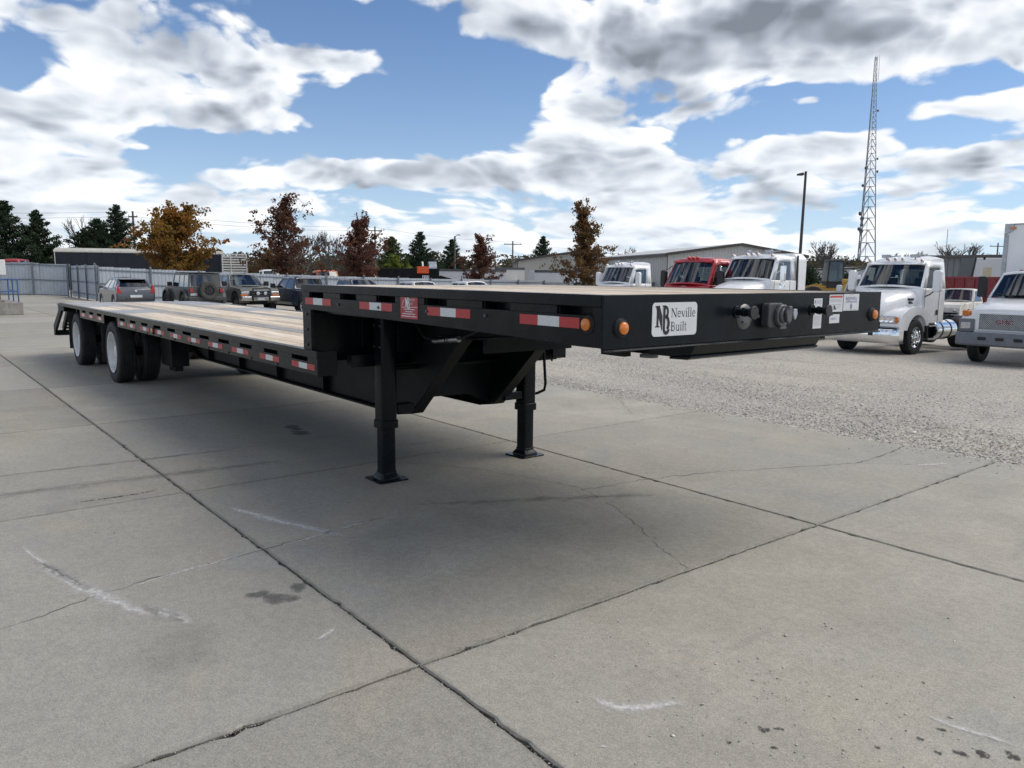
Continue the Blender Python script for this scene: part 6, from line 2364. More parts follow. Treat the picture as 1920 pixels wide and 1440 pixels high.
# local x: along REAR (away), y: along -LEFT (to the left)
mb = MB()
mb.box(0.0, 9.0, 0.0, 5.0, 0.0, 0.47)
mb.build('platform', CONCW, t, smooth=0, bevel=0.02)
mb = MB()
mb.box(0.3, 8.0, 0.55, 4.6, 0.471, 0.56)
mb.build('upper_step', CONCW, t, smooth=0, bevel=0.02)
mb = MB()
mb.box(0.9, 2.6, 0.62, 2.6, 0.561, 1.50)
cb = mb.build('cabinet', mat('cabinet_green', (0.09, 0.10, 0.085), 0.6, 0, 0.2, 3), t, smooth=0, bevel=0.02)
mb = MB()
mb.box(1.3, 2.4, 0.35, 2.3, 1.505, 2.1)
mb.build('meter_box', WHITEP, cb, smooth=0, bevel=0.02)
t2 = thing('blue_railing', 'blue tubular railing standing on the concrete dock', 'railing', (-18.84, 30.05, 0.471), math.atan2(-REAR[1], -REAR[0]) + math.pi)
BLUEP = mat('blue_railing_paint', (0.045, 0.12, 0.28), 0.45, 0, 0.15, 6)
for y, x in ((0.12, 0.15), (0.12, 1.7), (0.12, 3.2), (1.4, 0.15), (2.9, 0.15)):
    mb = MB()
    mb.cyl((x, y, 0), (x, y, 0.88), 0.026, 0.026, 10)
    mb.build('post', BLUEP, t2, smooth=40)
for zz in (0.42, 0.88):
    mb = MB()
    mb.tube([(3.2, 0.12, zz), (0.15, 0.12, zz), (0.15, 4.6, zz)], 0.024, 8)
    mb.build('rail', BLUEP, t2, smooth=40)


# ------------------------------------------------------------------ trailers and trucks beyond the fence
def yaw(dx_, dy_): return math.atan2(dy_, dx_)


def livestock_trailer(p0, p1, h):
    d = Vector((p1[0] - p0[0], p1[1] - p0[1], 0))
    L = d.length
    t = thing('livestock_trailer', 'long black livestock trailer with pale roof and slatted white tail', 'trailer', (p0[0], p0[1], terr(p0[0], p0[1])), yaw(d.x, d.y))
    navy = mat('dark_navy_panel', (0.012, 0.015, 0.025), 0.5, 0, 0.2, 2)
    tan = mat('pale_roof_sheet', (0.42, 0.41, 0.37), 0.6, 0, 0.12, 2)
    Ls = L - 2.1
    mb = MB()
    mb.box(0.0, Ls, 0.0, 2.5, 1.0, h - 0.35)
    bd = mb.build('body', navy, t, smooth=0)
    for i in range(9):
        mb = MB()
        mb.box(0.05, Ls - 0.05, -0.025, -0.001, 1.15 + i * 0.25, 1.19 + i * 0.25)
        mb.build('slat', navy, bd, smooth=0)
    for i in range(12):
        mb = MB()
        x = 0.02 + (Ls - 0.1) * i / 11
        mb.box(x, x + 0.05, -0.05, -0.026, 1.0, h - 0.36)
        mb.build('stake', navy if 0 < i else WHITEP, bd, smooth=0)
    mb = MB()
    pts = []
    for a in np.linspace(0, math.pi, 9):
        pts.append((1.25 - 1.28 * math.cos(a), h - 0.36 + 0.34 * math.sin(a)))
    mb.prism(pts + [(2.53, h - 0.40), (-0.03, h - 0.40)], 'x', -0.05, Ls + 0.05)
    mb.build('roof', tan, t, smooth=40)
    tail = MB()
    tail.box(Ls + 0.06, L, 0.05, 2.45, 1.0, 1.1)
    tl = tail.build('tail_floor', navy, t, smooth=0)
    for i in range(11):
        mb = MB()
        mb.box(Ls + 0.1, L, -0.01, 0.03, 1.15 + i * 0.215, 1.27 + i * 0.215)
        mb.build('slat', WHITEP, tl, smooth=0)
    for x in (Ls + 0.06, Ls + 0.75, L - 0.06):
        mb = MB()
        mb.box(x, x + 0.08, -0.05, -0.011, 1.0, h - 0.45)
        mb.build('stake', WHITEP, tl, smooth=0)
    mb = MB()
    for x in (1.6, 2.9, L - 3.6, L - 2.3):
        for y in (0.15, 2.1):
            mb.cyl((x, y, 0.5), (x, y + 0.28, 0.5), 0.5, 0.5, 20)
    mb.build('wheels', RUBBER, t, smooth=40)
    return t


livestock_trailer((-37.3, 64.0), (-23.0, 68.0), 3.75)


def van_trailer(label, loc, rotz, L, h, pm, group, ribs=True, door=False):
    """box semi-trailer; local x along its length"""
    t = thing('box_trailer', label, 'trailer', loc, rotz, group)
    mb = MB()
    mb.box(0, L, -1.28, 1.28, 1.1, h)
    bd = mb.build('body', pm, t, smooth=0, bevel=0.02)
    mb = MB()
    for s in (-1, 1):
        mb.box(-0.01, L + 0.01, min(s * 1.281, s * 1.31), max(s * 1.281, s * 1.31), h - 0.22, h + 0.01)
        mb.box(-0.01, L + 0.01, min(s * 1.281, s * 1.30), max(s * 1.281, s * 1.30), 1.08, 1.2)
    mb.build('top_rail', STEELG, bd, smooth=0)
    if ribs:
        n_ = int(L / 0.62)
        for i in range(n_):
            for s in (-1, 1):
                mb = MB()
                x = 0.3 + i * 0.62
                mb.box(x, x + 0.025, min(s * 1.281, s * 1.293), max(s * 1.281, s * 1.293), 1.21, h - 0.23)
                mb.build('panel_seam', pm, bd, smooth=0)
    mb = MB()
    for x in (1.2, 2.45):
        for y in (-1.2, 0.92):
            mb.cyl((x, y, 0.5), (x, y + 0.28, 0.5), 0.5, 0.5, 20)
    mb.build('wheels', RUBBER, t, smooth=40)
    mb = MB()
    for y in (-0.6, 0.6):
        mb.box(L - 2.6, L - 2.45, y - 0.06, y + 0.06, 0.0, 1.1)
    mb.box(0.2, L - 0.2, -0.5, 0.5, 0.9, 1.09)
    mb.build('underframe', BLACK2, t, smooth=0)
    return t


WT = mat('trailer_white', (0.56, 0.57, 0.59), 0.45, 0, 0.06, 0.8, dirt=0.35, dirtcol=(0.38, 0.37, 0.35))
GT = 'box trailers standing beyond the fence'
van_trailer('long white box trailer with dark top rail behind the black dump trailer', (-14.2, 78.6, -0.8), yaw(0.985, 0.17), 13.5, 3.05, WT, GT)
van_trailer('white box trailer with grey top rail between the small oak and the big oak', (1.8, 76.0, -0.8), yaw(0.98, 0.2), 9.0, 3.0, WT, GT)
van_trailer('short white box trailer end on behind the small oak', (-2.3, 84.0, -0.85), yaw(0.95, 0.3), 3.3, 3.35, mat('trailer_cream', (0.60, 0.60, 0.57), 0.5, 0, 0.08, 0.8), GT)


def dump_trailer(loc, rotz):
    t = thing('dump_trailer', 'black dump trailer with raised tarp hoop and sloping tongue beyond the fence', 'trailer', loc, rotz)
    mb = MB()
    mb.prism([(0, 1.2), (-0.2, 2.95), (5.4, 2.95), (5.4, 1.2)], 'y', -1.2, 1.2)
    bd = mb.build('body', BLACK2, t, smooth=0, bevel=0.02)
    for i in range(8):
        mb = MB()
        mb.box(0.2 + i * 0.7, 0.3 + i * 0.7, -1.27, -1.201, 1.2, 2.94)
        mb.build('rib', BLACK2, bd, smooth=0)
    mb = MB()
    mb.prism([(5.42, 2.30), (5.6, 2.34), (9.8, 1.15), (9.8, 0.95), (5.42, 2.0)], 'y', -0.5, 0.5)
    mb.build('tongue', BLACK2, t, smooth=0)
    for x0, col in ((3.9, WHITEP), (4.5, GALV)):
        mb = MB()
        o_ = arc(0.0, 2.96, 1.15, 0.62, 0, 180, 14)
        i_ = arc(0.0, 2.96, 1.02, 0.52, 0, 180, 14)
        mb.prism(o_ + i_[::-1], 'x', x0, x0 + (0.12 if x0 < 4.2 else 0.7))
        mb.build('tarp_hoop', col, t, smooth=40)
    mb = MB()
    for x in (1.2, 2.4):
        for y in (-1.15, 0.9):
            mb.cyl((x, y, 0.5), (x, y + 0.26, 0.5), 0.5, 0.5, 18)
    mb.build('wheels', RUBBER, t, smooth=40)
    return t


dump_trailer((-12.1, 70.4, -0.74), yaw(0.96, 0.15))
t = thing('orange_sign', 'bright orange sign board with pale lettering hung on the dump trailer', 'sign', (-7.95, 69.4, 1.78), yaw(1.0, 0.1))
mb = MB()
mb.box(-0.52, 0.52, -0.02, 0.02, 0.0, 0.62)
mb.build('board', mat('orange_board', (0.75, 0.10, 0.02), 0.6, 0, 0.08, 5), t, smooth=0)
V, F = strokes([([(-0.38 + 0.12 * i, 0.36), (-0.32 + 0.12 * i, 0.46), (-0.28 + 0.12 * i, 0.36)], 0.03) for i in range(7)] + [([(-0.30 + 0.14 * i, 0.14), (-0.22 + 0.14 * i, 0.22)], 0.03) for i in range(4)])
mb = MB()
mb.add([(p[0], -0.024, p[1]) for p in V], F)
tag(mb.build('faded_lettering', mat('faded_orange', (0.85, 0.32, 0.18), 0.6), t, smooth=0), kind='stuff')
t = thing('conspicuity_board', 'small striped black and white board below the orange sign', 'sign', (-7.7, 69.3, 1.28), yaw(1.0, 0.1))
mb = MB()
mb.box(-0.30, 0.30, -0.02, 0.02, 0.0, 0.32)
mb.build('board', PAPER, t, smooth=0)
for i in range(3):
    mb = MB()
    mb.prism([(-0.26 + 0.2 * i, 0.04), (-0.20 + 0.2 * i, 0.04), (-0.12 + 0.2 * i, 0.28), (-0.18 + 0.2 * i, 0.28)], 'y', -0.026, -0.021)
    mb.build('stripe', INK, t, smooth=0)


def cab_behind(label, loc, rotz, pm, glass=GLASS, h=2.6):
    """truck cab of which the top shows over the fence"""
    t = thing('parked_truck', label, 'truck', loc, rotz, 'trucks standing beyond the fence')
    prof = [(1.9, 0.55), (1.95, 1.25), (1.75, 1.45), (0.4, 1.58), (-1.3, 1.58), (-1.3, 0.75), (0.2, 0.55)] + arch(1.0, 0.5, 0.58, 170, 10, 10)
    body(t, 'body', prof, 1.05, pm, 0.08)
    greenhouse(t, 'cab_upper', pm, (0.4, -1.28, 1.0, 1.56), (-0.05, -1.22, 0.88, h), [(0.2, 0.85, 0.05, 0.82)], glass, crown=0.08, bulge=0.1, frame=0.05)
    for s in (-1, 1):
        mb = MB()
        mb.prism(rounded(min(s * 1.2, s * 1.4), max(s * 1.2, s * 1.4), 1.7, 2.3, 0.04), 'x', 0.05, 0.15)
        mb.tube([(0.1, s * 1.3, 1.75), (0.2, s * 1.0, 1.65)], 0.02, 5)
        mb.build('mirror', INK, t, smooth=30)
    mb = MB()
    for y in (-0.42, 0.42):
        mb.box(-5.0, 1.7, y - 0.04, y + 0.04, 0.6, 0.85)
    mb.build('chassis', BLACK2, t, smooth=0)
    wheel_set(t, [(1.0, 0.9, 1), (1.0, -0.9, -1), (-3.6, 0.95, 1), (-3.6, -0.95, -1)], 0.5, 0.27, 0.28, STEELG, 'plain')
    return t


RDD = paint('dull_red', (0.33, 0.02, 0.03), 0.4, 0.3, 0.3)
ORG = paint('faded_orange_truck', (0.52, 0.10, 0.035), 0.45, 0.2, 0.3)
cab_behind('red truck whose roof shows above the gate', (-37.6, 60.5, -0.05), yaw(1.0, 0.15), RDD, h=2.55)
cab_behind('white truck with pale green windshield above the fence', (-20.3, 66.5, -0.55), yaw(0.5, -0.86), WHT, glass_mat('pale_green_glass', (0.6, 0.75, 0.72)), h=2.45)
cab_behind('orange truck cab above the fence beside the dark red oak', (-15.9, 67.2, -0.6), yaw(0.5, -0.86), ORG, GLASSM, h=2.5)
cab_behind('rusty orange truck facing right behind the dark red oaks', (-12.7, 74.0, -0.75), yaw(0.9, -0.4), ORG, GLASSD, h=2.5)

# ------------------------------------------------------------------ metal buildings
WALLM = mat('ribbed_wall_panel', (0.55, 0.545, 0.525), 0.55, 0.1, 0.06, 0.5, dirt=0.15)
ROOFM = mat('metal_roof', (0.52, 0.515, 0.50), 0.45, 0.2, 0.08, 0.5)
TRIMM = mat('bronze_trim', (0.06, 0.052, 0.047), 0.5)


def shed(label, loc, rotz, wd, ln, eave, ridge, ridge_at=0.5, rib=0.32, wallm=None, roofm=None):
    """gabled metal building: gable along local x (width), length along local y"""
    t = thing('metal_building', label, 'building', loc, rotz)
    wm, rf = wallm or WALLM, roofm or ROOFM
    px_ = wd * ridge_at
    mb = MB()
    mb.prism([(0, 0), (wd, 0), (wd, eave), (px_, ridge), (0, eave)], 'y', 0, ln)
    w_ = mb.build('wall', wm, t, smooth=0)
    n_ = int(wd / rib)
    for i in range(n_ + 1):
        x = wd * i / n_
        zt = eave + (ridge - eave) * (x / px_ if x < px_ else (wd - x) / (wd - px_))
        mb = MB()
        mb.box(x, x + 0.07, -0.05, -0.001, 0, max(zt - 0.12, 0.5))
        mb.build('wall_rib', wm, w_, smooth=0)
    k = int(ln / 0.6)
    for i in range(k + 1):
        y = ln * i / k
        mb = MB()
        mb.box(-0.05, -0.001, y, y + 0.08, 0, eave - 0.1)
        mb.build('wall_rib', wm, w_, smooth=0)
    sl0 = math.atan2(ridge - eave, px_)
    for (xa, za, xb, zb) in ((-0.25, eave - 0.25 * math.tan(sl0), px_, ridge), (px_, ridge, wd + 0.25, eave - 0.08)):
        mb = MB()
        mb.prism([(xa, za + 0.02), (xb, zb + 0.02), (xb, zb + 0.12), (xa, za + 0.12)], 'y', -0.25, ln + 0.25)
        mb.build('roof', rf, t, smooth=0)
        mb = MB()
        mb.prism([(xa, za - 0.12), (xb, zb - 0.12), (xb, zb + 0.13), (xa, za + 0.13)], 'y', -0.32, -0.26)
        mb.build('rake_trim', TRIMM, t, smooth=0)
    mb = MB()
    mb.box(-0.34, -0.26, -0.25, ln + 0.2, eave - 0.22, eave + 0.02)
    mb.build('gutter', TRIMM, t, smooth=0)
    mb = MB()
    mb.box(-0.10, -0.02, -0.12, -0.05, 0, eave)
    mb.box(wd + 0.02, wd + 0.10, -0.12, -0.05, 0, eave)
    mb.build('corner_trim', TRIMM, t, smooth=0)
    return t


shed('large beige grey metal building with a low gable behind the truck row', (14.7, 75.0, -0.9), R(10), 14.2, 26.0, 4.75, 5.75, 0.52)
shed('small pale metal building beside the big oak', (0.6, 99.0, -0.95), R(2), 12.0, 14.0, 4.55, 5.9, 0.75, wallm=mat('cream_wall', (0.50, 0.48, 0.43), 0.6, 0, 0.06, 0.5))
b1 = shed('grey blue warehouse behind the red container', (40.2, 76.0, -0.92), R(4), 22.0, 5.0, 4.75, 5.0, 0.5, rib=0.6, wallm=mat('blue_grey_wall', (0.17, 0.18, 0.19), 0.6, 0, 0.1, 0.5), roofm=mat('dark_roof', (0.12, 0.12, 0.125), 0.6))
for i, x in enumerate((2.4, 5.4)):
    mb = MB()
    mb.box(x, x + 1.2, -0.09, -0.055, 1.4, 2.9)
    fr_ = mb.build('window', TRIMM, b1, smooth=0)
    m2 = MB()
    m2.box(x + 0.08, x + 1.12, -0.10, -0.092, 1.48, 2.82)
    m2.build('pane', GLASSM, fr_, smooth=0)
shed('low white warehouse far away behind the wheel loader', (40.0, 118.0, -0.95), R(0), 26.0, 12.0, 3.6, 4.3, 0.5, rib=1.2, wallm=mat('far_white_wall', (0.52, 0.53, 0.54), 0.6, 0, 0.06, 0.5), roofm=mat('far_grey_roof', (0.42, 0.42, 0.42), 0.6))

# ------------------------------------------------------------------ red container and white van body at the right
t = thing('roll_off_container', 'red ribbed roll-off container behind the old white truck', 'container', (28.6, 51.5, terr(28.6, 51.5)), HD_C + math.pi / 2)
RC = paint('container_red', (0.23, 0.018, 0.022), 0.45, 0.2, 0.3)
mb = MB()
mb.box(-0.6, 5.2, -1.2, 1.2, 0.25, 2.62)
bd = mb.build('body', RC, t, smooth=0, bevel=0.02)
mb = MB()
mb.box(-0.65, 5.25, -1.28, 1.28, 2.60, 2.74)
mb.build('top_rail', RC, bd, smooth=0, bevel=0.02)
for i in range(10):
    for s in (-1, 1):
        mb = MB()
        x = -0.5 + i * 0.6
        mb.box(x, x + 0.12, min(s * 1.201, s * 1.28), max(s * 1.201, s * 1.28), 0.25, 2.595)
        mb.build('rib', RC, bd, smooth=0)
for i in range(4):
    for x in (5.201,):
        mb = MB()
        mb.box(x, x + 0.07, -1.1 + i * 0.7, -1.0 + i * 0.7, 0.3, 2.59)
        mb.build('rib', RC, bd, smooth=0)
mb = MB()
mb.box(-0.6, 5.2, -0.6, -0.4, 0.0, 0.249)
mb.box(-0.6, 5.2, 0.4, 0.6, 0.0, 0.249)
mb.build('skids', BLACK2, t, smooth=0)

t = thing('van_body', 'white van body with arched roof hoops seen above the red container', 'van body', (34.4, 60.0, terr(34.4, 60.0)), yaw(0.98, -0.15))
mb = MB()
mb.prism([(0, 1.2), (0.35, 4.20), (8.2, 4.22), (8.2, 1.2)], 'y', -1.2, 1.2)
bd = mb.build('body', WT, t, smooth=0, bevel=0.05)
mb = MB()
mb.box(0.85, 1.45, -1.215, -1.201, 2.4, 3.5)
mb.build('hatch', mat('yellowed_panel', (0.50, 0.44, 0.30), 0.6), bd, smooth=0)
for x in (2.7, 5.1):
    mb = MB()
    o_ = arc(x, 3.2, 0.55, 0.46, 0, 180, 10)
    i_ = arc(x, 3.2, 0.50, 0.41, 0, 180, 10)
    mb.prism(o_ + i_[::-1], 'y', -1.215, -1.201)
    mb.build('arched_seam', STEELG, bd, smooth=0)
for x in (0.8, 2.4, 4.2):
    mb = MB()
    mb.box(x, x + 0.14, -1.22, -1.19, 4.06, 4.26)
    mb.build('roof_lamp', BLACK2, bd, smooth=0)
mb = MB()
mb.prism([(-0.2, 1.2), (0.22, 4.22), (0.33, 4.22), (-0.05, 1.2)], 'y', -1.21, 1.21)
mb.build('dark_edge', INK, bd, smooth=0)
mb = MB()
for x in (1.2, 4.8):
    mb.box(x, x + 0.3, -1.0, 1.0, 0.0, 1.2)
mb.build('supports', BLACK2, t, smooth=0)

# ------------------------------------------------------------------ yellow wheel loader
t = thing('wheel_loader', 'yellow wheel loader with a black cab beyond the gravel lot', 'loader', (27.8, 69.0, -0.95), yaw(-1, 0.1))
t.scale = (1.3, 1.3, 1.3)
YEL = paint('loader_yellow', (0.50, 0.30, 0.04), 0.5, 0.1, 0.4)
mb = MB()
mb.prism([(-2.6, 0.9), (-2.6, 1.75), (-2.2, 1.95), (-0.6, 2.0), (-0.6, 0.9)], 'y', -0.75, 0.75)
mb.prism([(-0.55, 0.8), (-0.55, 1.6), (1.2, 1.5), (1.2, 0.8)], 'y', -0.6, 0.6)
mb.build('chassis', YEL, t, smooth=0, bevel=0.06)
greenhouse(t, 'cab', INK, (0.35, -0.75, 0.68, 1.75), (0.25, -0.70, 0.62, 3.25), [(0.08, 0.92, 0.06, 0.92)], GLASSM, crown=0.05, bulge=0.03, frame=0.06)
mb = MB()
mb.box(-0.76, 0.36, -0.69, 0.69, 1.4, 1.75)
mb.build('cab_base', INK, t, smooth=0)
mb = MB()
for y in (-0.5, 0.5):
    mb.beam((0.6, y, 1.55), (2.6, y, 1.0), 0.14, 0.28)
mb.build('lift_arm', YEL, t, smooth=0)
mb = MB()
mb.prism([(2.5, 0.25), (3.7, 0.2), (3.75, 0.3), (2.9, 0.55), (2.75, 1.3), (2.5, 1.3)], 'y', -1.3, 1.3)
mb.build('bucket', YEL, t, smooth=0)
wheel_set(t, [(1.3, 0.95, 1), (1.3, -0.95, -1), (-1.6, 0.95, 1), (-1.6, -0.95, -1)], 0.75, 0.5, 0.38, YEL, 'plain')

# ------------------------------------------------------------------ lattice tower, light pole, utility poles, wires
def tower(loc, H, base, top):
    t = thing('radio_tower', 'tall galvanised lattice radio tower with small dishes', 'tower', loc, R(12))
    TM = mat('tower_steel', (0.26, 0.27, 0.29), 0.5, 0.4, 0.15, 0.3)
    def wid(z):
        f = z / H
        return base * (1 - f) ** 1.15 + top * (1 - (1 - f) ** 1.15)
    zs = [0]
    while zs[-1] < H - 0.5:
        zs.append(min(H, zs[-1] + max(1.6, wid(zs[-1]) * 0.78)))
    corner = lambda z, i: Vector((wid(z) / 1.73 * math.cos(R(90 + 120 * i)), wid(z) / 1.73 * math.sin(R(90 + 120 * i)), z))
    for i in range(3):
        mb = MB()
        for a, c in zip(zs[:-1], zs[1:]):
            r_ = 0.17 * (1 - a / H) + 0.06
            mb.cyl(corner(a, i), corner(c, i), r_, r_, 6, False)
        mb.build('leg', TM, t, smooth=40)
    for k, (a, c) in enumerate(zip(zs[:-1], zs[1:])):
        mb = MB()
        r_ = 0.075 * (1 - a / H) + 0.03
        for i in range(3):
            j = (i + 1) % 3
            mid = (corner(c, i) + corner(c, j)) / 2
            mb.cyl(corner(c, i), corner(c, j), r_, r_, 4, False)
            if wid(a) > 1.6:
                mb.cyl(corner(a, i), mid, r_, r_, 4, False)
                mb.cyl(corner(a, j), mid, r_, r_, 4, False)
            else:
                mb.cyl(corner(a, i), corner(c, j), r_, r_, 4, False)
                mb.cyl(corner(a, j), corner(c, i), r_, r_, 4, False)
        mb.build('bracing', TM, t, smooth=0)
    for z, i, r_ in ((22, 1, 0.75), (24, 0, 0.8), (19, 0, 0.7), (20, 1, 0.6), (38, 1, 0.6), (37, 2, 0.6), (33, 0, 0.55), (41, 2, 0.5), (56, 2, 0.5), (18, 1, 0.8)):
        p = corner(z, i)
        mb = MB()
        d = Vector((p.x, p.y - 0.4, 0)).normalized()
        mb.cyl(p + d * 0.2, p + d * 0.75, r_ * 0.4, r_ * 0.9, 14)
        mb.build('dish', STEELG, t, smooth=40)
    for dx_, dy_ in ((0.0, 0.0), (0.9, 0.3), (1.1, -0.4)):
        mb = MB()
        mb.cyl((dx_, dy_, H - 7 if dx_ else H - 1), (dx_, dy_, H + 0.6), 0.07, 0.05, 6)
        mb.build('antenna', TM, t)
    mb = MB()
    mb.cyl((0.5, 0.2, 2), (0.35, 0.15, H), 0.09, 0.06, 5)
    mb.build('cable_run', STEELG, t)
    return t


tower((115.9, 260.0, -0.95), 72.5, 6.6, 0.75).rotation_euler = (0.0, R(0.9) * -1 + R(0.0), R(12))

t = thing('light_pole', 'tall dark light pole with one lamp head behind the truck row', 'light pole', (21.05, 58.0, -0.86), 0)
t.rotation_euler = (0, R(0.6), 0)
mb = MB()
mb.cyl((0, 0, 0), (0, 0, 10.2), 0.13, 0.085, 10)
mb.build('pole', mat('bronze_pole', (0.045, 0.04, 0.037), 0.5), t, smooth=40)
mb = MB()
mb.cyl((0, 0, 10.0), (-0.25, -0.05, 10.02), 0.04, 0.04, 6)
mb.prism([(-0.62, 9.90), (-0.62, 10.02), (-0.2, 10.12), (-0.2, 9.90)], 'y', -0.2, 0.1)
mb.build('lamp_head', mat('bronze_pole', (0, 0, 0)), t, smooth=0, bevel=0.02)

WPOLE = mat('weathered_pole_wood', (0.12, 0.105, 0.095), 0.9, 0, 0.2, 3)
poles = []
for (x, y, h, lab, arm, rr_) in ((-43.2, 90, 9.0, 'wooden utility pole beside the autumn orange oak', 0.5, 0.15), (-21.0, 120, 9.7, 'wooden utility pole with crossarm behind the dark red oak', 1.1, 0.14),
                            (-8.15, 110, 7.9, 'utility pole with a lamp arm between two far conifers', 0.2, 0.15), (-0.1, 150, 9.1, 'slim utility pole with crossarm in the middle of the tree line', 1.7, 0.17),
                            (92.0, 150, 9.6, 'far utility pole beside the white box truck', 1.5, 0.16)):
    z0 = terr(x, y)
    t = thing('utility_pole', lab, 'utility pole', (x, y, z0), 0, 'utility poles along the far road')
    mb = MB()
    mb.cyl((0, 0, 0), (0, 0, h), rr_, rr_ * 0.75, 8)
    mb.build('pole', WPOLE, t, smooth=40)
    mb = MB()
    mb.box(-arm, arm, -0.06, 0.06, h - 0.7, h - 0.55)
    mb.build('crossarm', WPOLE, t, smooth=0)
    for s in (-1, 1):
        mb = MB()
        mb.cyl((s * arm * 0.9, 0, h - 0.55), (s * arm * 0.9, 0, h - 0.35), 0.05, 0.03, 6)
        mb.build('insulator', GALV, t)
    poles.append((x, y, z0 + h))
mb = MB()
mb.tube([(-0.0, 0, 7.6), (0.25, -0.1, 8.05), (0.5, -0.1, 8.1)], 0.05, 6)
mb.box(0.4, 0.75, -0.2, 0.05, 8.0, 8.15)
o = mb.build('lamp_arm', GALV, None)
o.parent = [q for q in bpy.data.objects if q.name.startswith('utility_pole')][2]


def wire(name, label, p, q, sag, r_=0.014):
    mb = MB()
    pts = []
    for i in range(21):
        s = i / 20
        pts.append((p[0] + (q[0] - p[0]) * s, p[1] + (q[1] - p[1]) * s, p[2] + (q[2] - p[2]) * s - sag * 4 * s * (1 - s)))
    mb.tube(pts, r_, 4)
    tag(mb.build(name, mat('wire_black', (0.02, 0.02, 0.02), 0.6), None, smooth=0), label, 'cable')


wire('power_line', 'upper power line running in from the left to the pole by the orange oak', (-95, 95, 9.0), (poles[0][0], poles[0][1], poles[0][2] - 0.1), 0.4)
wire('power_line', 'lower power line running in from the left to the pole by the orange oak', (-95, 95, 8.2), (poles[0][0], poles[0][1], poles[0][2] - 0.6), 0.4)
wire('power_line', 'upper power line between the poles behind the red oaks', (poles[0][0], poles[0][1], poles[0][2] - 0.1), (poles[1][0], poles[1][1], poles[1][2] - 0.1), 0.5)
wire('power_line', 'lower power line between the poles behind the red oaks', (poles[0][0], poles[0][1], poles[0][2] - 0.6), (poles[1][0], poles[1][1], poles[1][2] - 0.6), 0.5)
wire('power_line', 'upper power line over the conifers to the middle pole', (poles[1][0], poles[1][1], poles[1][2] - 0.1), (poles[3][0], poles[3][1], poles[3][2] - 0.1), 0.5)
wire('power_line', 'power line from the middle pole to behind the big oak', (poles[3][0], poles[3][1], poles[3][2] - 0.1), (20, 165, 7.2), 0.5)
t = thing('whip_antenna', 'thin whip antenna standing above the warehouse roof', 'antenna', (32.9, 60, -0.9), 0)
mb = MB()
mb.cyl((0, 0, 0), (0, 0, 6.35), 0.035, 0.02, 6)
mb.build('rod', STEELG, t)
mb = MB()
mb.cyl((0, 0, 0), (0, 0, 0.4), 0.1, 0.08, 8)
mb.build('base', STEELG, t)
# ------------------------------------------------------------------ trees
def leaf_mat(name, cols, trans=0.35, scale=0.9, rough=0.7):
    m = bpy.data.materials.new(name)
    m.use_nodes = True
    t = m.node_tree
    t.nodes.clear()
    k = NT(t)
    co = k.node('ShaderNodeTexCoord').outputs['Object']
    cl = k.noise(co, scale, 3, 0.6)
    cell = k.sep(k.voro(co, 9.0, 'Color'))
    f = k.m('ADD', k.m('MULTIPLY', cl, 0.75), k.m('MULTIPLY', cell[0], 0.28))
    cols = [tuple(min(1, x * 1.25) for x in q) for q in cols]
    c = k.ramp(f, [(0.25, cols[0]), (0.5, cols[1]), (0.78, cols[2])])
    di = k.node('ShaderNodeBsdfDiffuse')
    tr = k.node('ShaderNodeBsdfTranslucent')
    k.put(di.inputs[0], c)
    k.put(tr.inputs[0], c)
    mx = k.node('ShaderNodeMixShader')
    mx.inputs[0].default_value = min(0.6, trans * 1.3)
    k.L.new(di.outputs[0], mx.inputs[1])
    k.L.new(tr.outputs[0], mx.inputs[2])
    o = k.node('ShaderNodeOutputMaterial')
    k.L.new(mx.outputs[0], o.inputs[0])
    return m


BARK = mat('oak_bark', (0.060, 0.050, 0.043), 0.95, 0, 0.3, 6, bump=0.4, bscale=25)
BARKG = mat('grey_bark', (0.115, 0.105, 0.095), 0.95, 0, 0.25, 6)
L_OR = leaf_mat('leaves_orange', [(0.105, 0.110, 0.030), (0.230, 0.130, 0.034), (0.290, 0.105, 0.036)], 0.45, 0.55)
L_RD = leaf_mat('leaves_dark_red', [(0.068, 0.040, 0.031), (0.115, 0.058, 0.042), (0.158, 0.086, 0.058)], 0.45)
L_RB = leaf_mat('leaves_red_brown', [(0.078, 0.046, 0.036), (0.130, 0.064, 0.048), (0.175, 0.090, 0.062)], 0.45)
L_BR = leaf_mat('leaves_brown_green', [(0.090, 0.078, 0.038), (0.150, 0.095, 0.046), (0.205, 0.100, 0.052)], 0.45, 0.7)
L_CO = leaf_mat('conifer_needles', [(0.018, 0.030, 0.019), (0.032, 0.050, 0.030), (0.052, 0.072, 0.042)], 0.15, 0.8)
L_CG = leaf_mat('conifer_green', [(0.036, 0.052, 0.022), (0.060, 0.080, 0.032), (0.092, 0.108, 0.042)], 0.25, 0.8)
L_YG = leaf_mat('leaves_yellow_green', [(0.07, 0.10, 0.02), (0.13, 0.16, 0.035), (0.18, 0.20, 0.05)], 0.35, 0.8)
L_FAR = leaf_mat('far_wood_leaves', [(0.045, 0.045, 0.032), (0.075, 0.068, 0.046), (0.105, 0.088, 0.060)], 0.2, 0.06)


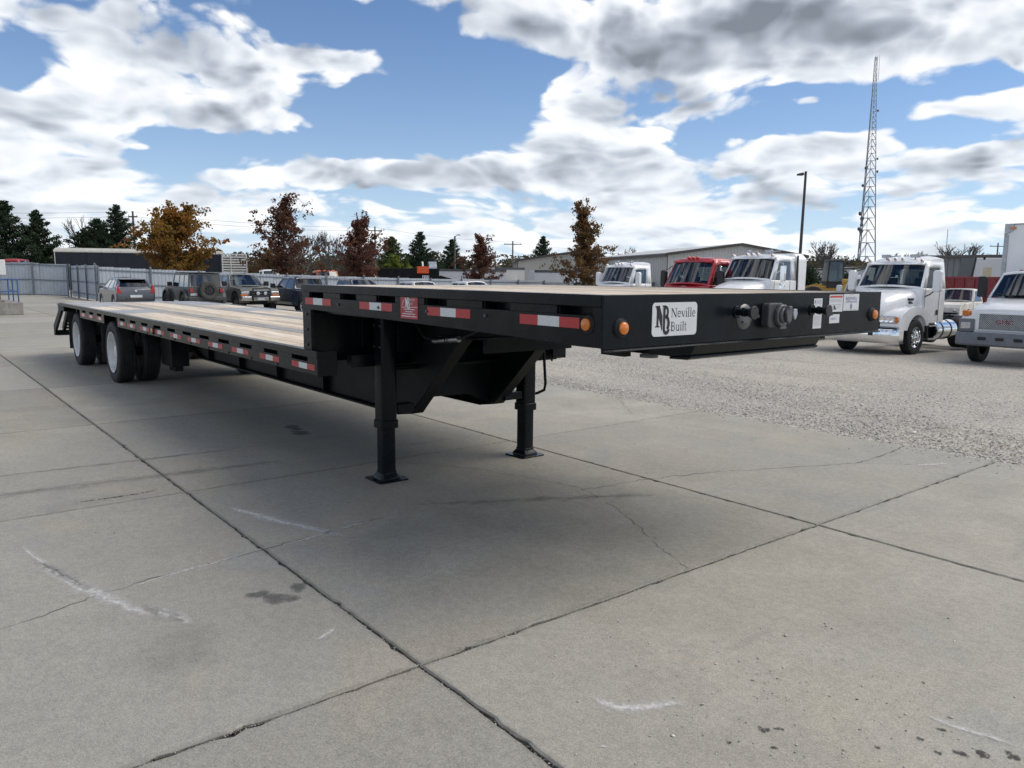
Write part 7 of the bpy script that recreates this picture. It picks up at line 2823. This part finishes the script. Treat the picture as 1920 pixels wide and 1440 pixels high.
def quads_mesh(name, centres, size, m, flat=0.0, aspect=0.6, seed=0):
    """many small leaf faces; size array"""
    r = np.random.default_rng(seed)
    n_ = len(centres)
    a = r.normal(size=(n_, 3))
    a /= np.linalg.norm(a, axis=1, keepdims=True)
    b = r.normal(size=(n_, 3))
    if flat: b[:, 2] *= (1 - flat)
    b -= a * (a * b).sum(1, keepdims=True)
    b /= np.linalg.norm(b, axis=1, keepdims=True)
    s = size[:, None]
    c = centres
    bend = np.cross(a, b) * s * 0.25
    V = np.stack([c - a * s, c + b * s * aspect + bend, c + a * s, c - b * s * aspect + bend], 1)
    me = bpy.data.meshes.new(name)
    me.vertices.add(n_ * 4)
    me.vertices.foreach_set('co', V.reshape(-1))
    me.loops.add(n_ * 4)
    me.loops.foreach_set('vertex_index', np.arange(n_ * 4, dtype=np.int32))
    me.polygons.add(n_)
    me.polygons.foreach_set('loop_start', np.arange(0, n_ * 4, 4, dtype=np.int32))
    me.materials.append(m)
    me.update(calc_edges=True)
    me.validate()
    return me


def link(name, me, parent):
    o = bpy.data.objects.new(name, me)
    COL.objects.link(o)
    o.parent = parent
    return o


def oak(name, label, x, y, H, rad, m, seed, low=0.16, dens=1.0, wide=0.38, topw=0.16, lean=0.0, leaf=0.10, group='autumn oaks behind the fence', leaders=3, bare_top=0.5, nl=34, lobes=()):
    """trunk, limbs with side twigs, leaves in separate clumps along the twigs; crown widest at the fraction wide of its height"""
    r = random.Random(seed)
    t = thing(name, label, 'tree', (x, y, terr(x, y) - 0.02), 0, group)
    mb = MB()
    pts = []
    wx = 0.0
    for i in range(13):
        f = i / 12
        wx += r.uniform(-1, 1) * 0.012 * H
        pts.append(Vector((lean * H * f + wx * f, r.uniform(-1, 1) * 0.015 * H * f, H * 0.94 * f)))
    for i in range(12):
        ra, rb = H * 0.017 * (1 - i / 12) + 0.014, H * 0.017 * (1 - (i + 1) / 12) + 0.012
        mb.cyl(pts[i], pts[i + 1], ra, rb, 8, False)
    centres, sizes = [], []

    def cluster(p, k, s):
        for _ in range(int(k)):
            centres.append((p.x + r.gauss(0, s), p.y + r.gauss(0, s), p.z + r.gauss(0, s * 0.7)))
            sizes.append(leaf * r.uniform(0.6, 1.35))

    def limb(p0, d, L, br, fill, steps=5):
        q = [p0]
        for s_ in range(steps):
            d = (d + Vector((r.uniform(-.3, .3), r.uniform(-.3, .3), r.uniform(-0.10, 0.22)))).normalized()
            q.append(q[-1] + d * L / steps)
        for s_ in range(steps):
            mb.cyl(q[s_], q[s_ + 1], br * (1 - s_ * 0.17), br * (1 - (s_ + 1) * 0.17), 5, False)
        for s_ in range(1, steps + 1):
            for _ in range(3):
                d2 = (d * 0.5 + Vector((r.gauss(0, 1), r.gauss(0, 1), r.gauss(0.25, 0.55)))).normalized()
                e = q[s_] + d2 * (L * r.uniform(0.08, 0.26) + 0.10)
                mb.cyl(q[s_], e, max(br * 0.35, 0.010), 0.006, 4, False)
                if r.random() < fill * 0.8:
                    cluster(e, dens * r.uniform(6, 22), 0.035 * rad * r.uniform(0.6, 1.5) + 0.04)
                if r.random() < fill * 0.55:
                    cluster(q[s_].lerp(e, 0.5), dens * r.uniform(3, 9), 0.035 * rad + 0.03)
    for i in range(nl):
        f = low + (0.96 - low) * ((i + r.random()) / nl) ** 1.15
        k = f * 12
        p0 = pts[int(k)].lerp(pts[min(int(k) + 1, 12)], k - int(k))
        if f < wide: prof = 0.72 + 0.28 * (f - low) / max(wide - low, 0.01)
        else: prof = topw + (1 - topw) * max(0.0, 1 - (f - wide) / (0.80 - wide)) ** 0.9
        az_ = i * 2.399 + r.uniform(-0.6, 0.6)
        L = rad * prof * r.choice((0.55, 0.8, 0.95, 1.05, 1.15, 1.32))
        for (lx, lz, lk) in lobes:
            if abs(f - lz) < 0.14 and math.cos(az_) * lx > 0.2: L *= lk
        upw = 0.16 + 0.85 * f
        d = Vector((math.cos(az_), math.sin(az_), upw)).normalized()
        fill = 0.95 if f < 1 - bare_top else 0.95 - 0.5 * (f - (1 - bare_top)) / bare_top
        limb(p0, d, L, H * 0.006 * (1 - f) + 0.013, fill)
    for i in range(leaders):
        f = 0.52 + 0.3 * r.random()
        k = f * 12
        p0 = pts[int(k)].lerp(pts[min(int(k) + 1, 12)], k - int(k))
        d = Vector((r.uniform(-0.5, 0.5), r.uniform(-0.4, 0.4), 1.0)).normalized()
        limb(p0, d, (1.02 - f) * H * r.uniform(0.75, 1.05), 0.03, 0.62, 6)
    link('trunk', mb.mesh('trunk', BARK, 60, recalc=False), t)
    link('crown', quads_mesh('crown', np.array(centres), np.array(sizes), m, seed=seed), t)
    return t


def conifer(label, x, y, H, rad, m, seed, dens=1.0, gappy=0.25, group='evergreens on the skyline', size=0.135):
    r = random.Random(seed)
    t = thing('conifer_tree', label, 'tree', (x, y, terr(x, y) - 0.02), 0, group)
    mb = MB()
    mb.cyl((0, 0, 0), (r.uniform(-.2, .2), 0, H * 0.98), H * 0.016 + 0.05, 0.015, 7, False)
    centres, sizes = [], []
    nb = int(85 * (H / 9) ** 0.5)
    for i in range(nb):
        f = 0.05 + 0.94 * (i + r.random()) / nb
        L = rad * (1 - f) ** 0.88 * r.uniform(0.62, 1.25) + 0.12
        if r.random() < gappy * 0.4: L *= 0.55
        a = i * 2.399 + r.uniform(-.4, .4)
        z0 = f * H
        rise = 0.15 + 0.35 * f
        e = Vector((math.cos(a) * L, math.sin(a) * L, z0 + L * rise - 0.12 * L))
        p0 = Vector((0, 0, z0))
        mb.cyl(p0, e, 0.03 * (1 - f) + 0.012, 0.006, 4, False)
        k = int((40 + 95 * L) * dens)
        for _ in range(k):
            s = r.random() ** 0.7
            p = p0.lerp(e, s)
            p.z -= 0.22 * L * s * (1 - s) * 2
            w_ = 0.16 + 0.20 * L * (1 - abs(2 * s - 1.1) * 0.6)
            centres.append((p.x + r.gauss(0, w_ * 0.5), p.y + r.gauss(0, w_ * 0.5), p.z + r.gauss(0, w_ * 0.22) - 0.05))
            sizes.append(size * r.uniform(0.6, 1.3))
    for _ in range(50):
        centres.append((r.gauss(0, .08), r.gauss(0, .08), H * r.uniform(0.9, 1.0)))
        sizes.append(size * 0.6)
    link('trunk', mb.mesh('trunk', BARK, 60, recalc=False), t)
    link('crown', quads_mesh('crown', np.array(centres), np.array(sizes), m, seed=seed, aspect=0.45), t)
    return t


def bare(label, x, y, H, spread, seed, m=None, depth=6, group='bare trees', thick=1.0, z=None):
    r = random.Random(seed)
    t = thing('bare_tree', label, 'tree', (x, y, (terr(x, y) if z is None else z) - 0.02), 0, group)
    tr, cr = MB(), MB()

    def grow(mb, p, d, L, rad, k):
        e = p + d * L
        mid = p.lerp(e, 0.5) + Vector((r.gauss(0, L * 0.05), r.gauss(0, L * 0.05), 0))
        mb.cyl(p, mid, rad, rad * 0.85, 4 if k < depth else 6, False)
        mb.cyl(mid, e, rad * 0.85, rad * 0.68, 4 if k < depth else 6, False)
        if k == 0: return
        for _ in range(3 if k > 1 else 2):
            nd = (d + Vector((r.gauss(0, spread), r.gauss(0, spread), r.uniform(0.0, 0.32)))).normalized()
            grow(cr, e if r.random() < 0.65 else mid, nd, L * r.uniform(0.62, 0.86), max(rad * 0.60, 0.018 * thick), k - 1)
    grow(tr, Vector((0, 0, 0)), Vector((0, 0, 1)), H * 0.26, H * 0.017 * thick, depth)
    link('trunk', tr.mesh('trunk', m or BARKG, 60, recalc=False), t)
    link('crown', cr.mesh('crown', m or BARKG, 0, recalc=False), t)
    return t


oak('oak_tree', 'broad oak with orange and olive leaves in front of the livestock trailer', -24.6, 57.6, 6.6, 3.1, L_OR, 11, low=0.22, dens=1.35, wide=0.42, topw=0.42, leaf=0.12, leaders=6, bare_top=0.15, nl=44)
oak('oak_tree', 'dark red oak with a sparse forked top behind the olive grey pickup', -17.6, 60.2, 8.4, 3.3, L_RD, 23, low=0.20, dens=1.0, wide=0.30, topw=0.10, lean=0.02, leaders=3, bare_top=0.55, nl=38, leaf=0.11)
oak('oak_tree', 'dark red oak with one leaning tuft at its top beside the bare tree', -12.1, 62.3, 7.0, 2.8, L_RB, 37, low=0.16, dens=1.05, wide=0.34, topw=0.16, lean=-0.02, leaders=2, bare_top=0.4, nl=38, leaf=0.11)
oak('oak_tree', 'small reddish brown oak in front of the white box trailer', -3.05, 71.0, 6.4, 1.9, L_RB, 51, low=0.16, dens=0.9, wide=0.42, topw=0.2, leaders=2, bare_top=0.4, nl=34)
oak('oak_tree', 'tall pointed brown oak beside the metal building', 6.0, 66.2, 8.9, 2.75, L_BR, 64, low=0.14, dens=1.0, wide=0.30, topw=0.14, leaders=3, bare_top=0.4, nl=44, leaf=0.11)

for a in (('tall dark evergreen at the left edge', -55.2, 86, 9.4, 4.6, L_CO, 1), ('dark evergreen leaning on the leftmost one', -52.4, 87, 8.6, 4.4, L_CO, 2),
          ('low dark evergreen left of the bare larch', -49.4, 91, 7.0, 4.8, L_CO, 3), ('broad evergreen under the bare larch', -47.0, 90, 6.9, 4.8, L_CG, 4),
          ('tall pointed evergreen left of the utility pole', -43.3, 86.5, 9.4, 4.4, L_CO, 5), ('short evergreen behind the orange oak', -39.6, 88, 7.2, 3.8, L_CO, 6), ('rounded evergreen between the tall ones', -46.0, 87.5, 8.0, 4.0, L_CO, 61),
          ('olive green conifer behind the dark red oak', -15.4, 100, 7.3, 3.6, L_CG, 7), ('broad dark spruce behind the dump trailer', -13.0, 110, 8.5, 4.4, L_CO, 8),
          ('slim dark spruce beside the lamp pole', -9.9, 128, 8.4, 4.0, L_CO, 9), ('dark spruce behind the small pale building', 5.3, 140, 9.6, 4.3, L_CO, 10), ('small dark fir behind the low roof', 2.6, 138, 5.8, 2.8, L_CO, 12)):
    conifer(*a, group='evergreens on the skyline')
oak('young_tree', 'yellow green young tree behind the dump trailer', -13.6, 92, 4.9, 2.0, L_YG, 71, low=0.1, dens=0.9, nl=26, group='young trees', leaf=0.13)
oak('young_tree', 'pale olive shrub tree behind the slatted tail of the livestock trailer', -28.6, 92, 5.2, 2.8, L_BR, 72, low=0.08, dens=0.9, nl=26, group='young trees', leaf=0.14)
oak('young_tree', 'brownish tree between the left evergreens', -49.6, 95, 7.0, 3.2, leaf_mat('leaves_dull_brown', [(0.05, 0.042, 0.026), (0.08, 0.06, 0.034), (0.10, 0.075, 0.04)], 0.3), 73, low=0.2, dens=0.6, group='young trees', leaf=0.14)

bare('bare larch rising above the left evergreens', -51.0, 95, 10.4, 0.26, 5, depth=5, thick=1.2)
bare('bare tree beside the dark red oak', -22.7, 100, 10.0, 0.33, 6, thick=1.35)
bare('bare tree right of the first dark red oak', -29.2, 110, 8.7, 0.35, 8, thick=1.35)
bare('bare round-headed tree beside the light pole', 46.9, 120, 9.2, 0.42, 9, thick=1.9)
bare('bare grey tree above the metal building roof', 22.2, 150, 10.4, 0.40, 10, thick=1.9)
bare('bare tree just right of the tower', 67.3, 140, 9.4, 0.42, 13, thick=1.9)
bare('second bare tree right of the tower', 72.6, 142, 9.4, 0.42, 14, thick=1.9)
bare('tall bare tree above the warehouse', 77.6, 140, 10.6, 0.40, 15, thick=1.9)
bare('bare tree above the warehouse next to the tall one', 82.4, 144, 10.8, 0.40, 16, thick=1.9)
bare('bare tree left of the tower base', 55.0, 135, 8.8, 0.42, 17, thick=1.9)
bare('bare tree at the far right beside the box truck', 91.0, 150, 8.6, 0.42, 18, thick=1.9)
bare('tiny bare tree far behind the slatted tail', -33.5, 120, 9.0, 0.38, 19, thick=1.35)

# far-off wood along the horizon: many small leaf faces in one mass
def far_wood():
    r = np.random.default_rng(5)
    C, S = [], []
    def band(x0, x1, y0, h0, h1, k, dens, sz):
        for i in range(k):
            x = x0 + (x1 - x0) * r.random()
            y = y0 * r.uniform(0.92, 1.12)
            h = r.uniform(h0, h1)
            w_ = h * r.uniform(0.35, 0.6)
            n_ = dens
            a = np.clip(r.normal(size=(n_, 3)), -1.45, 1.45) * np.array([w_ * 0.5, w_ * 0.5, h * 0.27])
            a += np.array([x * y / y0, y, h * 0.50 - 0.9])
            a[:, 2] = np.clip(a[:, 2], -0.9, None)
            C.append(a)
            S.append(r.uniform(0.6, 1.3, n_) * sz)
    band(-75, 40, 190, 4.5, 8.0, 150, 300, 0.32)
    band(-110, -60, 120, 3.0, 6.0, 40, 260, 0.3)
    band(40, 110, 150, 4.5, 6.8, 150, 330, 0.26)
    band(42, 66, 132, 4.5, 6.4, 40, 420, 0.22)
    band(60, 170, 260, 6, 11, 80, 220, 0.6)
    band(-260, 260, 420, 8, 15, 160, 120, 1.1)
    me = quads_mesh('far_wood', np.concatenate(C), np.concatenate(S), L_FAR, seed=3)
    o = bpy.data.objects.new('far_wood', me)
    COL.objects.link(o)
    tag(o, 'hazy olive brown wood along the horizon behind the yard', 'wood', kind='stuff')


far_wood()
for i, (x, y, h, w_, lab) in enumerate(((50.5, 104, 4.3, 2.4, 'dark rounded bush in front of the far white warehouse'), (34.5, 92, 4.0, 2.2, 'dark bush right of the white truck sleeper'), (43.0, 100, 3.6, 2.0, 'low dark bush behind the wheel loader'))):
    r = np.random.default_rng(40 + i)
    t = thing('bush', lab, 'bush', (x, y, terr(x, y)), 0, 'bushes beyond the lot')
    p = r.normal(size=(2600, 3))
    p /= np.linalg.norm(p, axis=1, keepdims=True)
    p *= (r.random(2600) ** 0.4)[:, None] * np.array([w_ * 0.75, w_ * 0.75, h * 0.5]) * (1 + 0.2 * np.sin(p[:, :1] * 9))
    p[:, 2] += h * 0.5
    link('foliage', quads_mesh('foliage', p, r.uniform(0.1, 0.2, 2600), L_CO, seed=i), t)
    mb = MB()
    mb.cyl((0, 0, -0.05), (0, 0, h * 0.5), 0.08, 0.04, 6)
    mb.build('stem', BARK, t)
